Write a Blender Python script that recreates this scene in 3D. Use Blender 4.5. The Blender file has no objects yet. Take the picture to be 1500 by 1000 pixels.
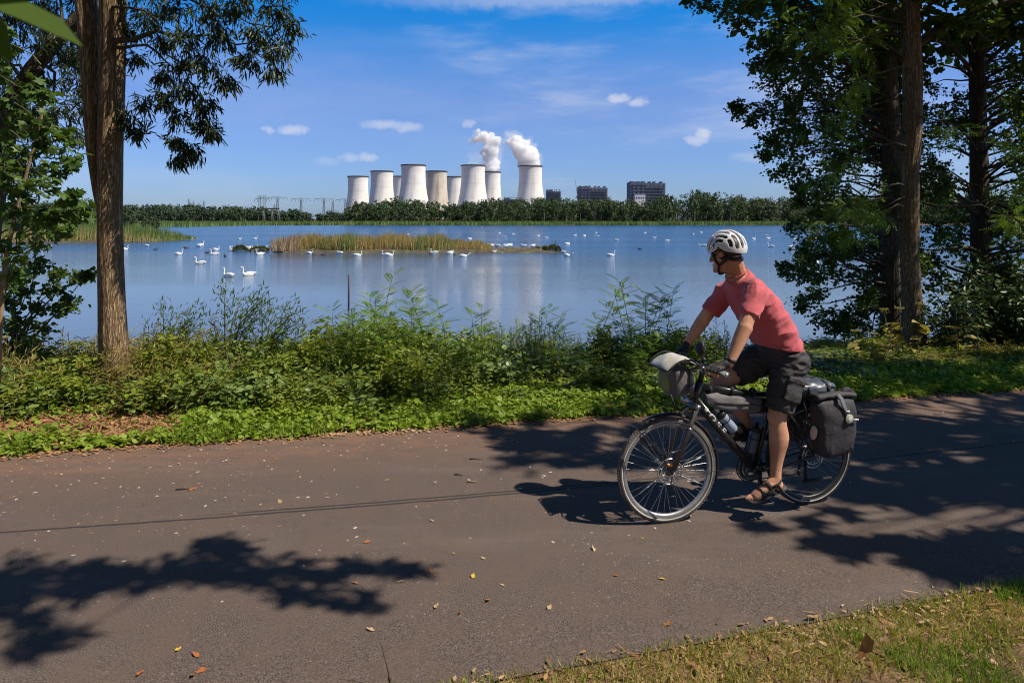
import bpy, math, random
import numpy as np
from mathutils import Vector, Matrix

# ------------------------------------------------------------------ camera, sky, sun, exposure
SC = bpy.context.scene
COL = SC.collection
H = 2.0            # camera height above the road
HZ = 322.0         # image row of the horizon (of 1000)
cd = bpy.data.cameras.new("camera")
cam = bpy.data.objects.new("camera", cd); COL.objects.link(cam)
cam.location = (0, 0, H); cam.rotation_euler = (math.pi / 2, 0, 0)
cd.sensor_width = 36; cd.lens = 24.0
cd.shift_y = (HZ - 500) / 1500.0
cd.clip_start = 0.05; cd.clip_end = 60000
cd.dof.use_dof = True; cd.dof.focus_distance = 5.2; cd.dof.aperture_fstop = 7.0
SC.camera = cam

ELEV = math.radians(53.0); AZ = math.radians(109.0)      # azimuth clockwise from +Y
S = Vector((math.sin(AZ) * math.cos(ELEV), math.cos(AZ) * math.cos(ELEV), math.sin(ELEV)))
ld = bpy.data.lights.new("sun", 'SUN'); ld.energy = 5.0; ld.angle = math.radians(0.5); ld.color = (1.0, 0.91, 0.78)
sun = bpy.data.objects.new("sun", ld); COL.objects.link(sun)
sun.rotation_euler = S.to_track_quat('Z', 'Y').to_euler(); sun.location = (20, -10, 30)

W = bpy.data.worlds.new("World"); SC.world = W; W.use_nodes = True
SC.view_settings.view_transform = 'Standard'; SC.view_settings.look = 'None'
SC.view_settings.exposure = 0.3; SC.view_settings.gamma = 1.0
cy = SC.cycles
cy.use_denoising = True; cy.filter_width = 1.05
cy.max_bounces = 16; cy.diffuse_bounces = 3; cy.glossy_bounces = 3; cy.transmission_bounces = 5
cy.volume_bounces = 14; cy.transparent_max_bounces = 8
cy.sample_clamp_indirect = 6.0


class NT:
    """short-hand for building node trees"""
    def __init__(self, nt):
        self.nt = nt; nt.nodes.clear()
    def n(self, t, **kw):
        nd = self.nt.nodes.new(t)
        for k, v in kw.items():
            if k.startswith('i_'):
                key = k[2:]
                key = int(key) if key.isdigit() else key.replace('_', ' ')
                self.put(nd, key, v)
            else:
                setattr(nd, k, v)
        return nd
    def put(self, nd, key, v):
        if isinstance(v, bpy.types.NodeSocket):
            self.nt.links.new(v, nd.inputs[key])
        else:
            nd.inputs[key].default_value = v
    def math(self, op, a, b=None, c=None):
        nd = self.nt.nodes.new('ShaderNodeMath'); nd.operation = op
        self.put(nd, 0, a)
        if b is not None: self.put(nd, 1, b)
        if c is not None: self.put(nd, 2, c)
        return nd.outputs[0]
    def mix(self, fac, a, b, mode='MIX'):
        nd = self.nt.nodes.new('ShaderNodeMix'); nd.data_type = 'RGBA'; nd.blend_type = mode
        self.put(nd, 0, fac); self.put(nd, 6, a); self.put(nd, 7, b)
        return nd.outputs[2]
    def ramp(self, fac, lo, hi, a=0.0, b=1.0):
        nd = self.nt.nodes.new('ShaderNodeMapRange'); nd.interpolation_type = 'SMOOTHSTEP'
        self.put(nd, 0, fac); self.put(nd, 1, lo); self.put(nd, 2, hi); self.put(nd, 3, a); self.put(nd, 4, b)
        return nd.outputs[0]
    def noise(self, vec, scale, detail=4.0, rough=0.55):
        nd = self.nt.nodes.new('ShaderNodeTexNoise')
        if vec is not None: self.put(nd, 'Vector', vec)
        nd.inputs['Scale'].default_value = scale; nd.inputs['Detail'].default_value = detail; nd.inputs['Roughness'].default_value = rough
        return nd.outputs[0]
    def mapv(self, vec, scale=(1, 1, 1), rot=(0, 0, 0), loc=(0, 0, 0)):
        nd = self.nt.nodes.new('ShaderNodeMapping')
        self.put(nd, 0, vec); nd.inputs['Scale'].default_value = scale; nd.inputs['Rotation'].default_value = rot; nd.inputs['Location'].default_value = loc
        return nd.outputs[0]
    def link(self, a, b):
        self.nt.links.new(a, b)


def rgba(c):
    return (c[0], c[1], c[2], 1.0)


# --- world: Nishita sky with cirrus streaks and a few small fair-weather clouds
g = NT(W.node_tree)
sky = g.n('ShaderNodeTexSky', sky_type='NISHITA', sun_disc=False, sun_elevation=ELEV, sun_rotation=AZ,
          altitude=100.0, air_density=1.0, dust_density=0.7, ozone_density=2.2)
tc = g.n('ShaderNodeTexCoord').outputs['Generated']
sp = g.n('ShaderNodeSeparateXYZ'); g.link(tc, sp.inputs[0])
hor = g.math('SQRT', g.math('ADD', g.math('MULTIPLY', sp.outputs[0], sp.outputs[0]), g.math('MULTIPLY', sp.outputs[1], sp.outputs[1])))
el = g.math('DIVIDE', sp.outputs[2], g.math('MAXIMUM', hor, 0.02))
az = g.math('ARCTAN2', sp.outputs[0], sp.outputs[1])
cv = g.n('ShaderNodeCombineXYZ'); g.link(az, cv.inputs[0]); g.link(el, cv.inputs[1])
cvec = cv.outputs[0]
warp = g.noise(cvec, 38.0, 5.0, 0.6)
warp2 = g.noise(g.mapv(cvec, loc=(7.3, 2.1, 0)), 38.0, 5.0, 0.6)
azw = g.math('ADD', az, g.math('MULTIPLY', g.math('SUBTRACT', warp, 0.5), 0.034))
elw = g.math('ADD', el, g.math('MULTIPLY', g.math('SUBTRACT', warp2, 0.5), 0.018))
tot = None
CUM = [(393, 191, 9, 6, .45), (430, 190, 20, 7, .55), (562, 183, 32, 8, .5), (596, 186, 24, 8, .45), (686, 182, 9, 6, .4), (512, 231, 14, 7, .4),
       (538, 231, 16, 7, .5), (905, 144, 17, 7, .6), (936, 150, 17, 8, .6), (1018, 204, 18, 8, .55), (1030, 196, 14, 9, .7), (480, 236, 18, 7, .2),
       (1105, 230, 30, 8, .25), (700, 200, 10, 5, .2)]
for (px, py, rx, ry, op) in CUM:
    u0 = math.atan2((px - 750) / 1000, 1.0); k = math.sqrt(1 + ((px - 750) / 1000) ** 2); v0 = (HZ - py) / 1000 / k
    dx = g.math('DIVIDE', g.math('SUBTRACT', azw, u0), rx / 1000); dy = g.math('DIVIDE', g.math('SUBTRACT', elw, v0), ry / 1000)
    d = g.math('ADD', g.math('MULTIPLY', dx, dx), g.math('MULTIPLY', dy, dy))
    m = g.ramp(d, 1.5, -0.25, 0.0, op)
    tot = m if tot is None else g.math('MAXIMUM', tot, m)
# cirrus: stretched noise, tilted streaks
st = g.mapv(cvec, scale=(2.2, 9.0, 1), rot=(0, 0, math.radians(12)), loc=(0.35, 0.2, 0))
c1 = g.noise(st, 1.6, 6.0, 0.58)
cm = g.noise(g.mapv(cvec, loc=(3.1, .4, 0)), 2.6, 2.0, 0.5)
cir = g.math('MULTIPLY', g.ramp(c1, 0.45, 0.80, 0.0, 0.42), g.ramp(cm, 0.36, 0.62))
# a long pale band high in the middle of the view
bd = g.math('ABSOLUTE', g.math('SUBTRACT', g.math('ADD', el, g.math('MULTIPLY', g.math('SUBTRACT', warp, .5), .03)), 0.322))
band = g.math('MULTIPLY', g.ramp(bd, 0.022, 0.002, 0.0, 0.36), g.math('MULTIPLY', g.ramp(az, -0.30, 0.02), g.ramp(az, 0.30, 0.12)))
cir = g.math('MAXIMUM', cir, band)
hz = g.ramp(el, 0.20, 0.0, 0.0, 0.04)          # thin summer veil low over the land
veil = g.math('MULTIPLY', g.math('MULTIPLY', g.ramp(el, 0.06, 0.17), g.ramp(el, 0.29, 0.20)), g.ramp(c1, 0.25, 0.7, 0.03, 0.15))
hz = g.math('ADD', hz, veil)
cloud = g.math('MINIMUM', g.math('ADD', g.math('MAXIMUM', tot, cir), hz), 0.9)
tint = g.mix(g.ramp(el, 0.14, 0.34), (0.59, 0.82, 1.37, 1), (0.05, 0.93, 1.70, 1))       # clear deep-blue summer air
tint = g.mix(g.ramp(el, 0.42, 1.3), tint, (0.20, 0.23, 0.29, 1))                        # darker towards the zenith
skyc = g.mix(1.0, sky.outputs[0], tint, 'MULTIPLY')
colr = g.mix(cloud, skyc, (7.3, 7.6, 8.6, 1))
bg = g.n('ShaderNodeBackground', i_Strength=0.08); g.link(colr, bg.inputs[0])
wo = g.n('ShaderNodeOutputWorld'); g.link(bg.outputs[0], wo.inputs[0])

# ------------------------------------------------------------------ helpers
PI = math.pi
rng = np.random.default_rng(11)


def at(px, py, D):
    return Vector(((px - 750) / 1000 * D, D, H - (py - HZ) / 1000 * D))


def gnd(px, py, z=0.0):
    D = (H - z) * 1000 / (py - HZ)
    return Vector(((px - 750) / 1000 * D, D, z))


def nrm(a):
    return a / np.maximum(np.linalg.norm(a, axis=-1, keepdims=True), 1e-9)


def frames(d, n):
    d = nrm(np.asarray(d, float)); n = np.asarray(n, float)
    z = n - (n * d).sum(-1, keepdims=True) * d
    z = nrm(z + 1e-6 * np.array([.3, .5, .7]))
    y = np.cross(z, d)
    return np.stack([d, y, z], -1)


class MB:
    def __init__(self):
        self.V = []; self.F = []; self.n = 0
    def add(self, v, faces, m=0):
        v = np.asarray(v, float).reshape(-1, 3)
        if isinstance(faces, np.ndarray):
            self.F.append((faces + self.n, m))
        else:
            by = {}
            for f in faces: by.setdefault(len(f), []).append(f)
            for k, fs in by.items(): self.F.append((np.array(fs, int) + self.n, m))
        self.V.append(v); self.n += len(v)
        return self
    def loft(self, rings, m=0, cap=True, closed=True):
        rings = [np.asarray(r, float) for r in rings]; k = len(rings[0]); v = np.concatenate(rings)
        i = np.arange(k if closed else k - 1); j = (i + 1) % k; fs = []
        for r in range(len(rings) - 1):
            fs.append(np.stack([r * k + i, r * k + j, (r + 1) * k + j, (r + 1) * k + i], -1))
        self.add(v, np.concatenate(fs), m)
        if cap:
            b = self.n - len(v)
            self.F.append((np.array([list(range(k))[::-1]]) + b, m))
            self.F.append((np.array([list(range(k))]) + b + (len(rings) - 1) * k, m))
        return self
    def tube(self, pts, rad, seg=8, m=0, cap=True, prof=None):
        P = np.array([tuple(p) for p in pts], float); n = len(P)
        r = np.full(n, rad, float) if np.isscalar(rad) else np.asarray(rad, float)
        T = np.zeros_like(P); T[1:-1] = P[2:] - P[:-2]; T[0] = P[1] - P[0]; T[-1] = P[-1] - P[-2]; T = nrm(T)
        up = np.array([0, 0, 1.0]) if abs(T[0][2]) < .9 else np.array([1.0, 0, 0])
        X = nrm(np.cross(up, T[0])); a = np.arange(seg) / seg * 2 * PI; rings = []
        for i in range(n):
            X = nrm(X - (X @ T[i]) * T[i]); Y = np.cross(T[i], X)
            rr = r[i] if prof is None else r[i] * prof(a, i)[:, None]
            rings.append(P[i] + rr * (np.cos(a)[:, None] * X + np.sin(a)[:, None] * Y))
        return self.loft(rings, m, cap)
    def lathe(self, prof, seg=32, c=(0, 0, 0), ax=(0, 0, 1), m=0, cap=False):
        ax = nrm(np.array(ax, float)); t = np.array([1.0, 0, 0]) if abs(ax[0]) < .9 else np.array([0, 1.0, 0])
        X = nrm(np.cross(t, ax)); Y = np.cross(ax, X); a = np.arange(seg) / seg * 2 * PI; c = np.array(tuple(c), float)
        return self.loft([c + z * ax + r * (np.cos(a)[:, None] * X + np.sin(a)[:, None] * Y) for r, z in prof], m, cap)
    def torus(self, R, r, c, ax, seg=48, s2=10, m=0, sx=1.0):
        a = np.arange(s2 + 1) / s2 * 2 * PI
        return self.lathe([(R + r * math.cos(t), sx * r * math.sin(t)) for t in a], seg, c, ax, m)
    def box(self, c, s, R=None, m=0):
        v = np.array([[x, y, z] for x in (-.5, .5) for y in (-.5, .5) for z in (-.5, .5)]) * np.array(s)
        if R is not None: v = v @ np.array(R).T
        return self.add(v + np.array(tuple(c)), [(0, 1, 3, 2), (4, 6, 7, 5), (0, 4, 5, 1), (2, 3, 7, 6), (0, 2, 6, 4), (1, 5, 7, 3)], m)
    def ell(self, c, r, R=None, seg=16, m=0):
        n = seg // 2; rings = []; a = np.arange(seg) / seg * 2 * PI; c = np.array(tuple(c), float)
        for i in range(1, n):
            t = PI * i / n
            v = np.stack([np.cos(a) * math.sin(t), np.sin(a) * math.sin(t), np.full(seg, -math.cos(t))], -1) * np.array(r)
            rings.append(v)
        V = [np.array([[0, 0, -r[2]]])] + rings + [np.array([[0, 0, r[2]]])]
        v = np.concatenate(V)
        if R is not None: v = v @ np.array(R).T
        fs = []
        for j in range(seg):
            k = (j + 1) % seg
            fs.append((0, 1 + k, 1 + j)); fs.append((len(v) - 1, 1 + (n - 2) * seg + j, 1 + (n - 2) * seg + k))
            for i in range(n - 2):
                fs.append((1 + i * seg + j, 1 + i * seg + k, 1 + (i + 1) * seg + k, 1 + (i + 1) * seg + j))
        return self.add(v + c, fs, m)
    def caps(self, p0, p1, r0, r1, seg=14, m=0):
        """tapered capsule"""
        p0 = np.array(tuple(p0), float); p1 = np.array(tuple(p1), float); d = nrm(p1 - p0); L = np.linalg.norm(p1 - p0)
        prof = [(max(r0 * math.sin(t), 1e-4), -r0 * math.cos(t)) for t in np.linspace(0.02, PI / 2, 5)]
        prof += [(r0 + (r1 - r0) * f, L * f) for f in np.linspace(.1, .9, max(2, int(L / .03)))]
        prof += [(max(r1 * math.cos(t), 1e-4), L + r1 * math.sin(t)) for t in np.linspace(0, PI / 2 - .02, 5)]
        return self.lathe(prof, seg, p0, d, m, cap=True)
    def sup(self, secs, n=28, m=0, cap=True):
        """loft of super-ellipse sections (centre, axis a, axis b, half a, half b, exponent)"""
        t = np.arange(n) / n * 2 * PI; rings = []
        for (c, a, b, ha, hb, e) in secs:
            ca, sa = np.cos(t), np.sin(t)
            x = np.sign(ca) * np.abs(ca) ** (2 / e) * ha; y = np.sign(sa) * np.abs(sa) ** (2 / e) * hb
            rings.append(np.array(tuple(c)) + x[:, None] * np.array(tuple(a)) + y[:, None] * np.array(tuple(b)))
        return self.loft(rings, m, cap)
    def scatter(self, tmpl, P, R, Sz, m=0):
        tv, tf = tmpl; tv = np.asarray(tv, float); N = len(P)
        if N == 0: return self
        Sz = np.asarray(Sz, float)
        if Sz.ndim == 0: Sz = np.full(N, float(Sz))
        sv = (tv[None] * (Sz[:, None, None] if Sz.ndim == 1 else Sz[:, None, :]))
        v = np.einsum('nij,nkj->nki', R, sv) + np.asarray(P)[:, None, :]
        base = self.n; k = len(tv); by = {}
        for f in tf: by.setdefault(len(f), []).append(f)
        off = (np.arange(N) * k)[:, None, None]
        for q, fs in by.items():
            self.F.append(((np.array(fs)[None] + off).reshape(-1, q) + base, m))
        self.V.append(v.reshape(-1, 3)); self.n += N * k
        return self
    def build(self, name, mats, parent=None, smooth=True, shift=None, loc=None):
        me = bpy.data.meshes.new(name)
        V = np.concatenate(self.V)
        if shift is not None: V = V - np.array(tuple(shift))
        lens = np.concatenate([np.full(len(f), f.shape[1], np.int32) for f, m in self.F])
        loops = np.concatenate([f.ravel() for f, m in self.F]).astype(np.int32)
        mi = np.concatenate([np.full(len(f), m, np.int32) for f, m in self.F])
        me.vertices.add(len(V)); me.vertices.foreach_set('co', V.ravel().astype(np.float32))
        me.loops.add(len(loops)); me.loops.foreach_set('vertex_index', loops)
        me.polygons.add(len(lens)); st = np.zeros(len(lens), np.int32); st[1:] = np.cumsum(lens)[:-1]
        me.polygons.foreach_set('loop_start', st); me.polygons.foreach_set('loop_total', lens)
        me.polygons.foreach_set('material_index', mi)
        me.polygons.foreach_set('use_smooth', np.full(len(lens), smooth))
        me.update(calc_edges=True); me.validate()
        if not isinstance(mats, (list, tuple)): mats = [mats]
        for m_ in mats: me.materials.append(m_)
        o = bpy.data.objects.new(name, me); COL.objects.link(o)
        if parent is not None: o.parent = parent
        if loc is not None: o.location = loc
        return o


def finish(o, **mods):
    """apply remesh / smooth / solidify / bevel to a mesh object through the dependency graph"""
    if 'remesh' in mods:
        m = o.modifiers.new('r', 'REMESH'); m.mode = 'VOXEL'; m.voxel_size = mods['remesh']; m.use_smooth_shade = True
    if 'smooth' in mods:
        m = o.modifiers.new('s', 'SMOOTH'); m.iterations = mods['smooth']; m.factor = .5
    if 'solid' in mods:
        m = o.modifiers.new('t', 'SOLIDIFY'); m.thickness = mods['solid']; m.offset = -1
    if 'subsurf' in mods:
        m = o.modifiers.new('u', 'SUBSURF'); m.levels = mods['subsurf']; m.render_levels = mods['subsurf']
    if 'bevel' in mods:
        m = o.modifiers.new('b', 'BEVEL'); m.width = mods['bevel']; m.segments = 2
    dg = bpy.context.evaluated_depsgraph_get(); dg.update()
    me = bpy.data.meshes.new_from_object(o.evaluated_get(dg))
    o.modifiers.clear(); old = o.data; mats = list(old.materials); o.data = me; nm = old.name
    bpy.data.meshes.remove(old); me.name = nm
    if len(me.materials) == 0:
        for m_ in mats: me.materials.append(m_)
    me.polygons.foreach_set('use_smooth', np.full(len(me.polygons), 'flat' not in mods))
    return o


def warp_mesh(o, fn):
    me = o.data; n = len(me.vertices); v = np.zeros(n * 3, np.float32); me.vertices.foreach_get('co', v)
    nn = np.zeros(n * 3, np.float32); me.vertices.foreach_get('normal', nn)
    v = v.reshape(-1, 3).astype(float); v = fn(v, nn.reshape(-1, 3)); me.vertices.foreach_set('co', v.ravel().astype(np.float32)); me.update()


def tag(o, label=None, cat=None, group=None, kind=None):
    if label: o['label'] = label
    if cat: o['category'] = cat
    if group: o['group'] = group
    if kind: o['kind'] = kind
    return o


def thing(name, label, cat, loc=(0, 0, 0), rotz=0.0, group=None):
    o = bpy.data.objects.new(name, None); COL.objects.link(o); o.location = loc; o.rotation_euler = (0, 0, rotz)
    o.empty_display_size = .1
    return tag(o, label, cat, group)


def dup(root, loc, rotz=0.0, sc=1.0, label=None, group=None):
    r = root.copy(); COL.objects.link(r); r.location = loc; r.rotation_euler = (0, 0, rotz); r.scale = (sc, sc, sc)
    if label: r['label'] = label
    if group: r['group'] = group
    for ch in list(root.children):
        c = ch.copy(); COL.objects.link(c); c.parent = r
        for gch in list(ch.children):
            d_ = gch.copy(); COL.objects.link(d_); d_.parent = c
    return r


# ------------------------------------------------------------------ materials
def M(name, c1, c2=None, scale=6.0, rough=.6, bump=0.0, bscale=60.0, island=False, trans=0.0, metal=0.0, spec=.4,
      stretch=(1, 1, 1), c3=None, coat=0.0, tcol=None, bdist=.01, sheen=0.0):
    mt = bpy.data.materials.new(name); mt.use_nodes = True; g = NT(mt.node_tree)
    co = g.n('ShaderNodeTexCoord').outputs['Object']
    v = g.mapv(co, scale=stretch)
    if c2 is None: c2 = tuple(x * .82 for x in c1)
    nz = g.noise(v, scale, 5.0)
    f = g.ramp(nz, .34, .66)
    if island:
        ri = g.n('ShaderNodeNewGeometry').outputs['Random Per Island']
        f = g.math('ADD', g.math('MULTIPLY', ri, .62), g.math('MULTIPLY', f, .38))
    col = g.mix(f, rgba(c1), rgba(c2))
    if c3 is not None:
        n2 = g.noise(g.mapv(v, loc=(5.2, 1.3, 8.8)), scale * .37, 3.0)
        k = g.ramp(n2, .5, .64)
        if island:
            k = g.math('MULTIPLY', k, g.ramp(ri, .25, .6))
        col = g.mix(k, col, rgba(c3))
    p = g.n('ShaderNodeBsdfPrincipled'); g.link(col, p.inputs['Base Color'])
    p.inputs['Roughness'].default_value = rough; p.inputs['Metallic'].default_value = metal
    p.inputs['Specular IOR Level'].default_value = spec; p.inputs['Coat Weight'].default_value = coat
    p.inputs['Sheen Weight'].default_value = sheen
    if bump:
        b = g.n('ShaderNodeBump'); b.inputs['Strength'].default_value = bump; b.inputs['Distance'].default_value = bdist
        g.link(g.noise(v, bscale, 6.0, .6), b.inputs['Height']); g.link(b.outputs[0], p.inputs['Normal'])
    out = g.n('ShaderNodeOutputMaterial')
    if trans:
        t = g.n('ShaderNodeBsdfTranslucent')
        g.link(g.mix(1.0, col, rgba(tcol or (1.25, 1.25, .55)), 'MULTIPLY'), t.inputs[0])
        mx = g.n('ShaderNodeMixShader'); mx.inputs[0].default_value = trans
        g.link(p.outputs[0], mx.inputs[1]); g.link(t.outputs[0], mx.inputs[2]); g.link(mx.outputs[0], out.inputs[0])
    else:
        g.link(p.outputs[0], out.inputs[0])
    return mt


def bark(name, c1, c2, scale=1.0, deep=.9):
    mt = bpy.data.materials.new(name); mt.use_nodes = True; g = NT(mt.node_tree)
    co = g.n('ShaderNodeTexCoord').outputs['Object']
    wv = g.noise(co, 3.0 * scale, 3.0)
    va = g.n('ShaderNodeVectorMath', operation='ADD'); g.link(g.mapv(co, scale=(44 * scale, 44 * scale, 4.5 * scale)), va.inputs[0])
    wv2 = g.math('MULTIPLY', wv, 3.2); cx = g.n('ShaderNodeCombineXYZ'); g.link(wv2, cx.inputs[0]); g.link(wv2, cx.inputs[1]); g.link(cx.outputs[0], va.inputs[1])
    r1 = g.noise(va.outputs[0], 1.0, 2.0, .5); r2 = g.noise(g.mapv(va.outputs[0], scale=(.45, .45, .38), loc=(3, 8, 1)), 1.0, 3.0, .55)
    rid = g.math('MINIMUM', g.math('MULTIPLY', g.math('ABSOLUTE', g.math('SUBTRACT', r1, .5)), 5.0), g.math('MULTIPLY', g.math('ABSOLUTE', g.math('SUBTRACT', r2, .5)), 6.5))
    rid = g.math('MINIMUM', rid, 1.0)
    fine = g.noise(g.mapv(co, scale=(60, 60, 14)), 1.0, 5.0, .65)
    h = g.math('ADD', g.math('MULTIPLY', rid, .8), g.math('MULTIPLY', fine, .6))
    f = g.ramp(h, .30, .85)
    col = g.mix(f, rgba(c2), rgba(c1))
    big = g.noise(co, 1.7, 3.0)
    col = g.mix(g.ramp(big, .5, .72, 0, .45), col, rgba(tuple(x * .62 + .02 for x in c1)))
    p = g.n('ShaderNodeBsdfPrincipled'); g.link(col, p.inputs['Base Color']); p.inputs['Roughness'].default_value = .85; p.inputs['Specular IOR Level'].default_value = .2
    b = g.n('ShaderNodeBump'); b.inputs['Strength'].default_value = deep; b.inputs['Distance'].default_value = .02
    g.link(h, b.inputs['Height']); g.link(b.outputs[0], p.inputs['Normal'])
    o = g.n('ShaderNodeOutputMaterial'); g.link(p.outputs[0], o.inputs[0])
    return mt


MT = {}
MT['willow_leaf'] = M('willow_leaf', (.035, .060, .018), (.075, .105, .040), island=True, scale=2, rough=.45, trans=.22)
MT['alder_leaf'] = M('alder_leaf', (.048, .092, .015), (.105, .165, .030), island=True, scale=1.2, rough=.42, trans=.42)
MT['locust_leaf'] = M('locust_leaf', (.11, .20, .02), (.20, .31, .04), island=True, scale=1.5, rough=.5, trans=.38)
MT['maple_leaf'] = M('maple_leaf', (.045, .095, .014), (.10, .17, .03), island=True, scale=2, rough=.5, trans=.34)
MT['bush_leaf'] = M('bush_leaf', (.135, .190, .016), (.28, .32, .035), island=True, scale=2, rough=.5, trans=.36, c3=(.26, .28, .06))
MT['bramble_leaf'] = M('bramble_leaf', (.095, .155, .028), (.185, .25, .055), island=True, scale=2, rough=.42, trans=.26)
MT['pale_leaf'] = M('pale_leaf', (.10, .14, .085), (.20, .25, .16), island=True, scale=2, rough=.5, trans=.2)
MT['cover_leaf'] = M('cover_leaf', (.135, .225, .016), (.31, .40, .045), island=True, scale=1.6, rough=.5, trans=.38, c3=(.09, .15, .02))
MT['weed_leaf'] = M('weed_leaf', (.26, .23, .05), (.42, .33, .10), island=True, scale=2, rough=.6, trans=.34, c3=(.26, .15, .07))
MT['grass_blade'] = M('grass_blade', (.12, .22, .02), (.26, .36, .05), island=True, scale=1.0, rough=.5, trans=.3)
MT['dry_blade'] = M('dry_blade', (.48, .38, .12), (.24, .27, .05), island=True, scale=.9, rough=.6, trans=.3, c3=(.60, .42, .19))
MT['litter'] = M('litter', (.40, .22, .10), (.20, .10, .045), island=True, scale=3, rough=.75, trans=.08, c3=(.52, .36, .21))
MT['shade_leaf'] = M('shade_leaf', (.03, .06, .016), (.07, .11, .03), island=True, scale=2, rough=.45, trans=.2)  # darker copy of the shrub leaf, shade put into its colour
MT['twig'] = M('twig', (.10, .075, .045), (.06, .045, .03), rough=.8)
MT['greenstem'] = M('greenstem', (.13, .15, .05), (.09, .07, .035), rough=.6)
MT['bark_left'] = bark('bark_left', (.46, .325, .20), (.14, .09, .05))
MT['bark_right'] = bark('bark_right', (.40, .28, .16), (.11, .075, .045), 1.3)
MT['bark_dark'] = bark('bark_dark', (.19, .155, .11), (.06, .05, .038), 1.2)
MT['soil'] = M('soil', (.13, .075, .045), (.24, .155, .095), scale=9, rough=.95, bump=.8, bscale=45, c3=(.08, .06, .03), spec=.1)
MT['reed'] = M('reed', (.13, .17, .045), (.30, .24, .11), island=True, scale=.18, rough=.7, trans=.2, c3=(.42, .29, .16))
MT['reed_green'] = M('reed_green', (.16, .23, .05), (.26, .32, .09), island=True, scale=.05, rough=.7, trans=.2)
MT['forest'] = M('forest', (.030, .058, .018), (.070, .105, .034), island=True, scale=.03, rough=.7, trans=.2, c3=(.10, .11, .045))
MT['forest_far'] = M('forest_far', (.034, .060, .030), (.06, .092, .042), island=True, scale=.03, rough=.8, trans=.1)
MT['birch'] = M('birch', (.35, .33, .28), (.16, .15, .12), scale=.6, rough=.8)
MT['swan'] = M('swan', (.80, .79, .76), (.70, .68, .64), scale=9, rough=.6)
MT['beak'] = M('beak', (.55, .16, .03), (.40, .10, .02), rough=.4)
MT['duck'] = M('duck', (.05, .035, .025), (.11, .08, .055), scale=12, rough=.7)
MT['steel'] = M('steel', (.20, .22, .25), (.15, .16, .18), rough=.55, metal=.3)
MT['rust'] = M('rust', (.10, .05, .03), (.05, .03, .02), scale=20, rough=.9)

# ------------------------------------------------------------------ setting: ground, road, water
def far_edge(x):  return 6.73 + .2195 * x
def near_edge(x): return 2.99 + .2765 * x


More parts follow.
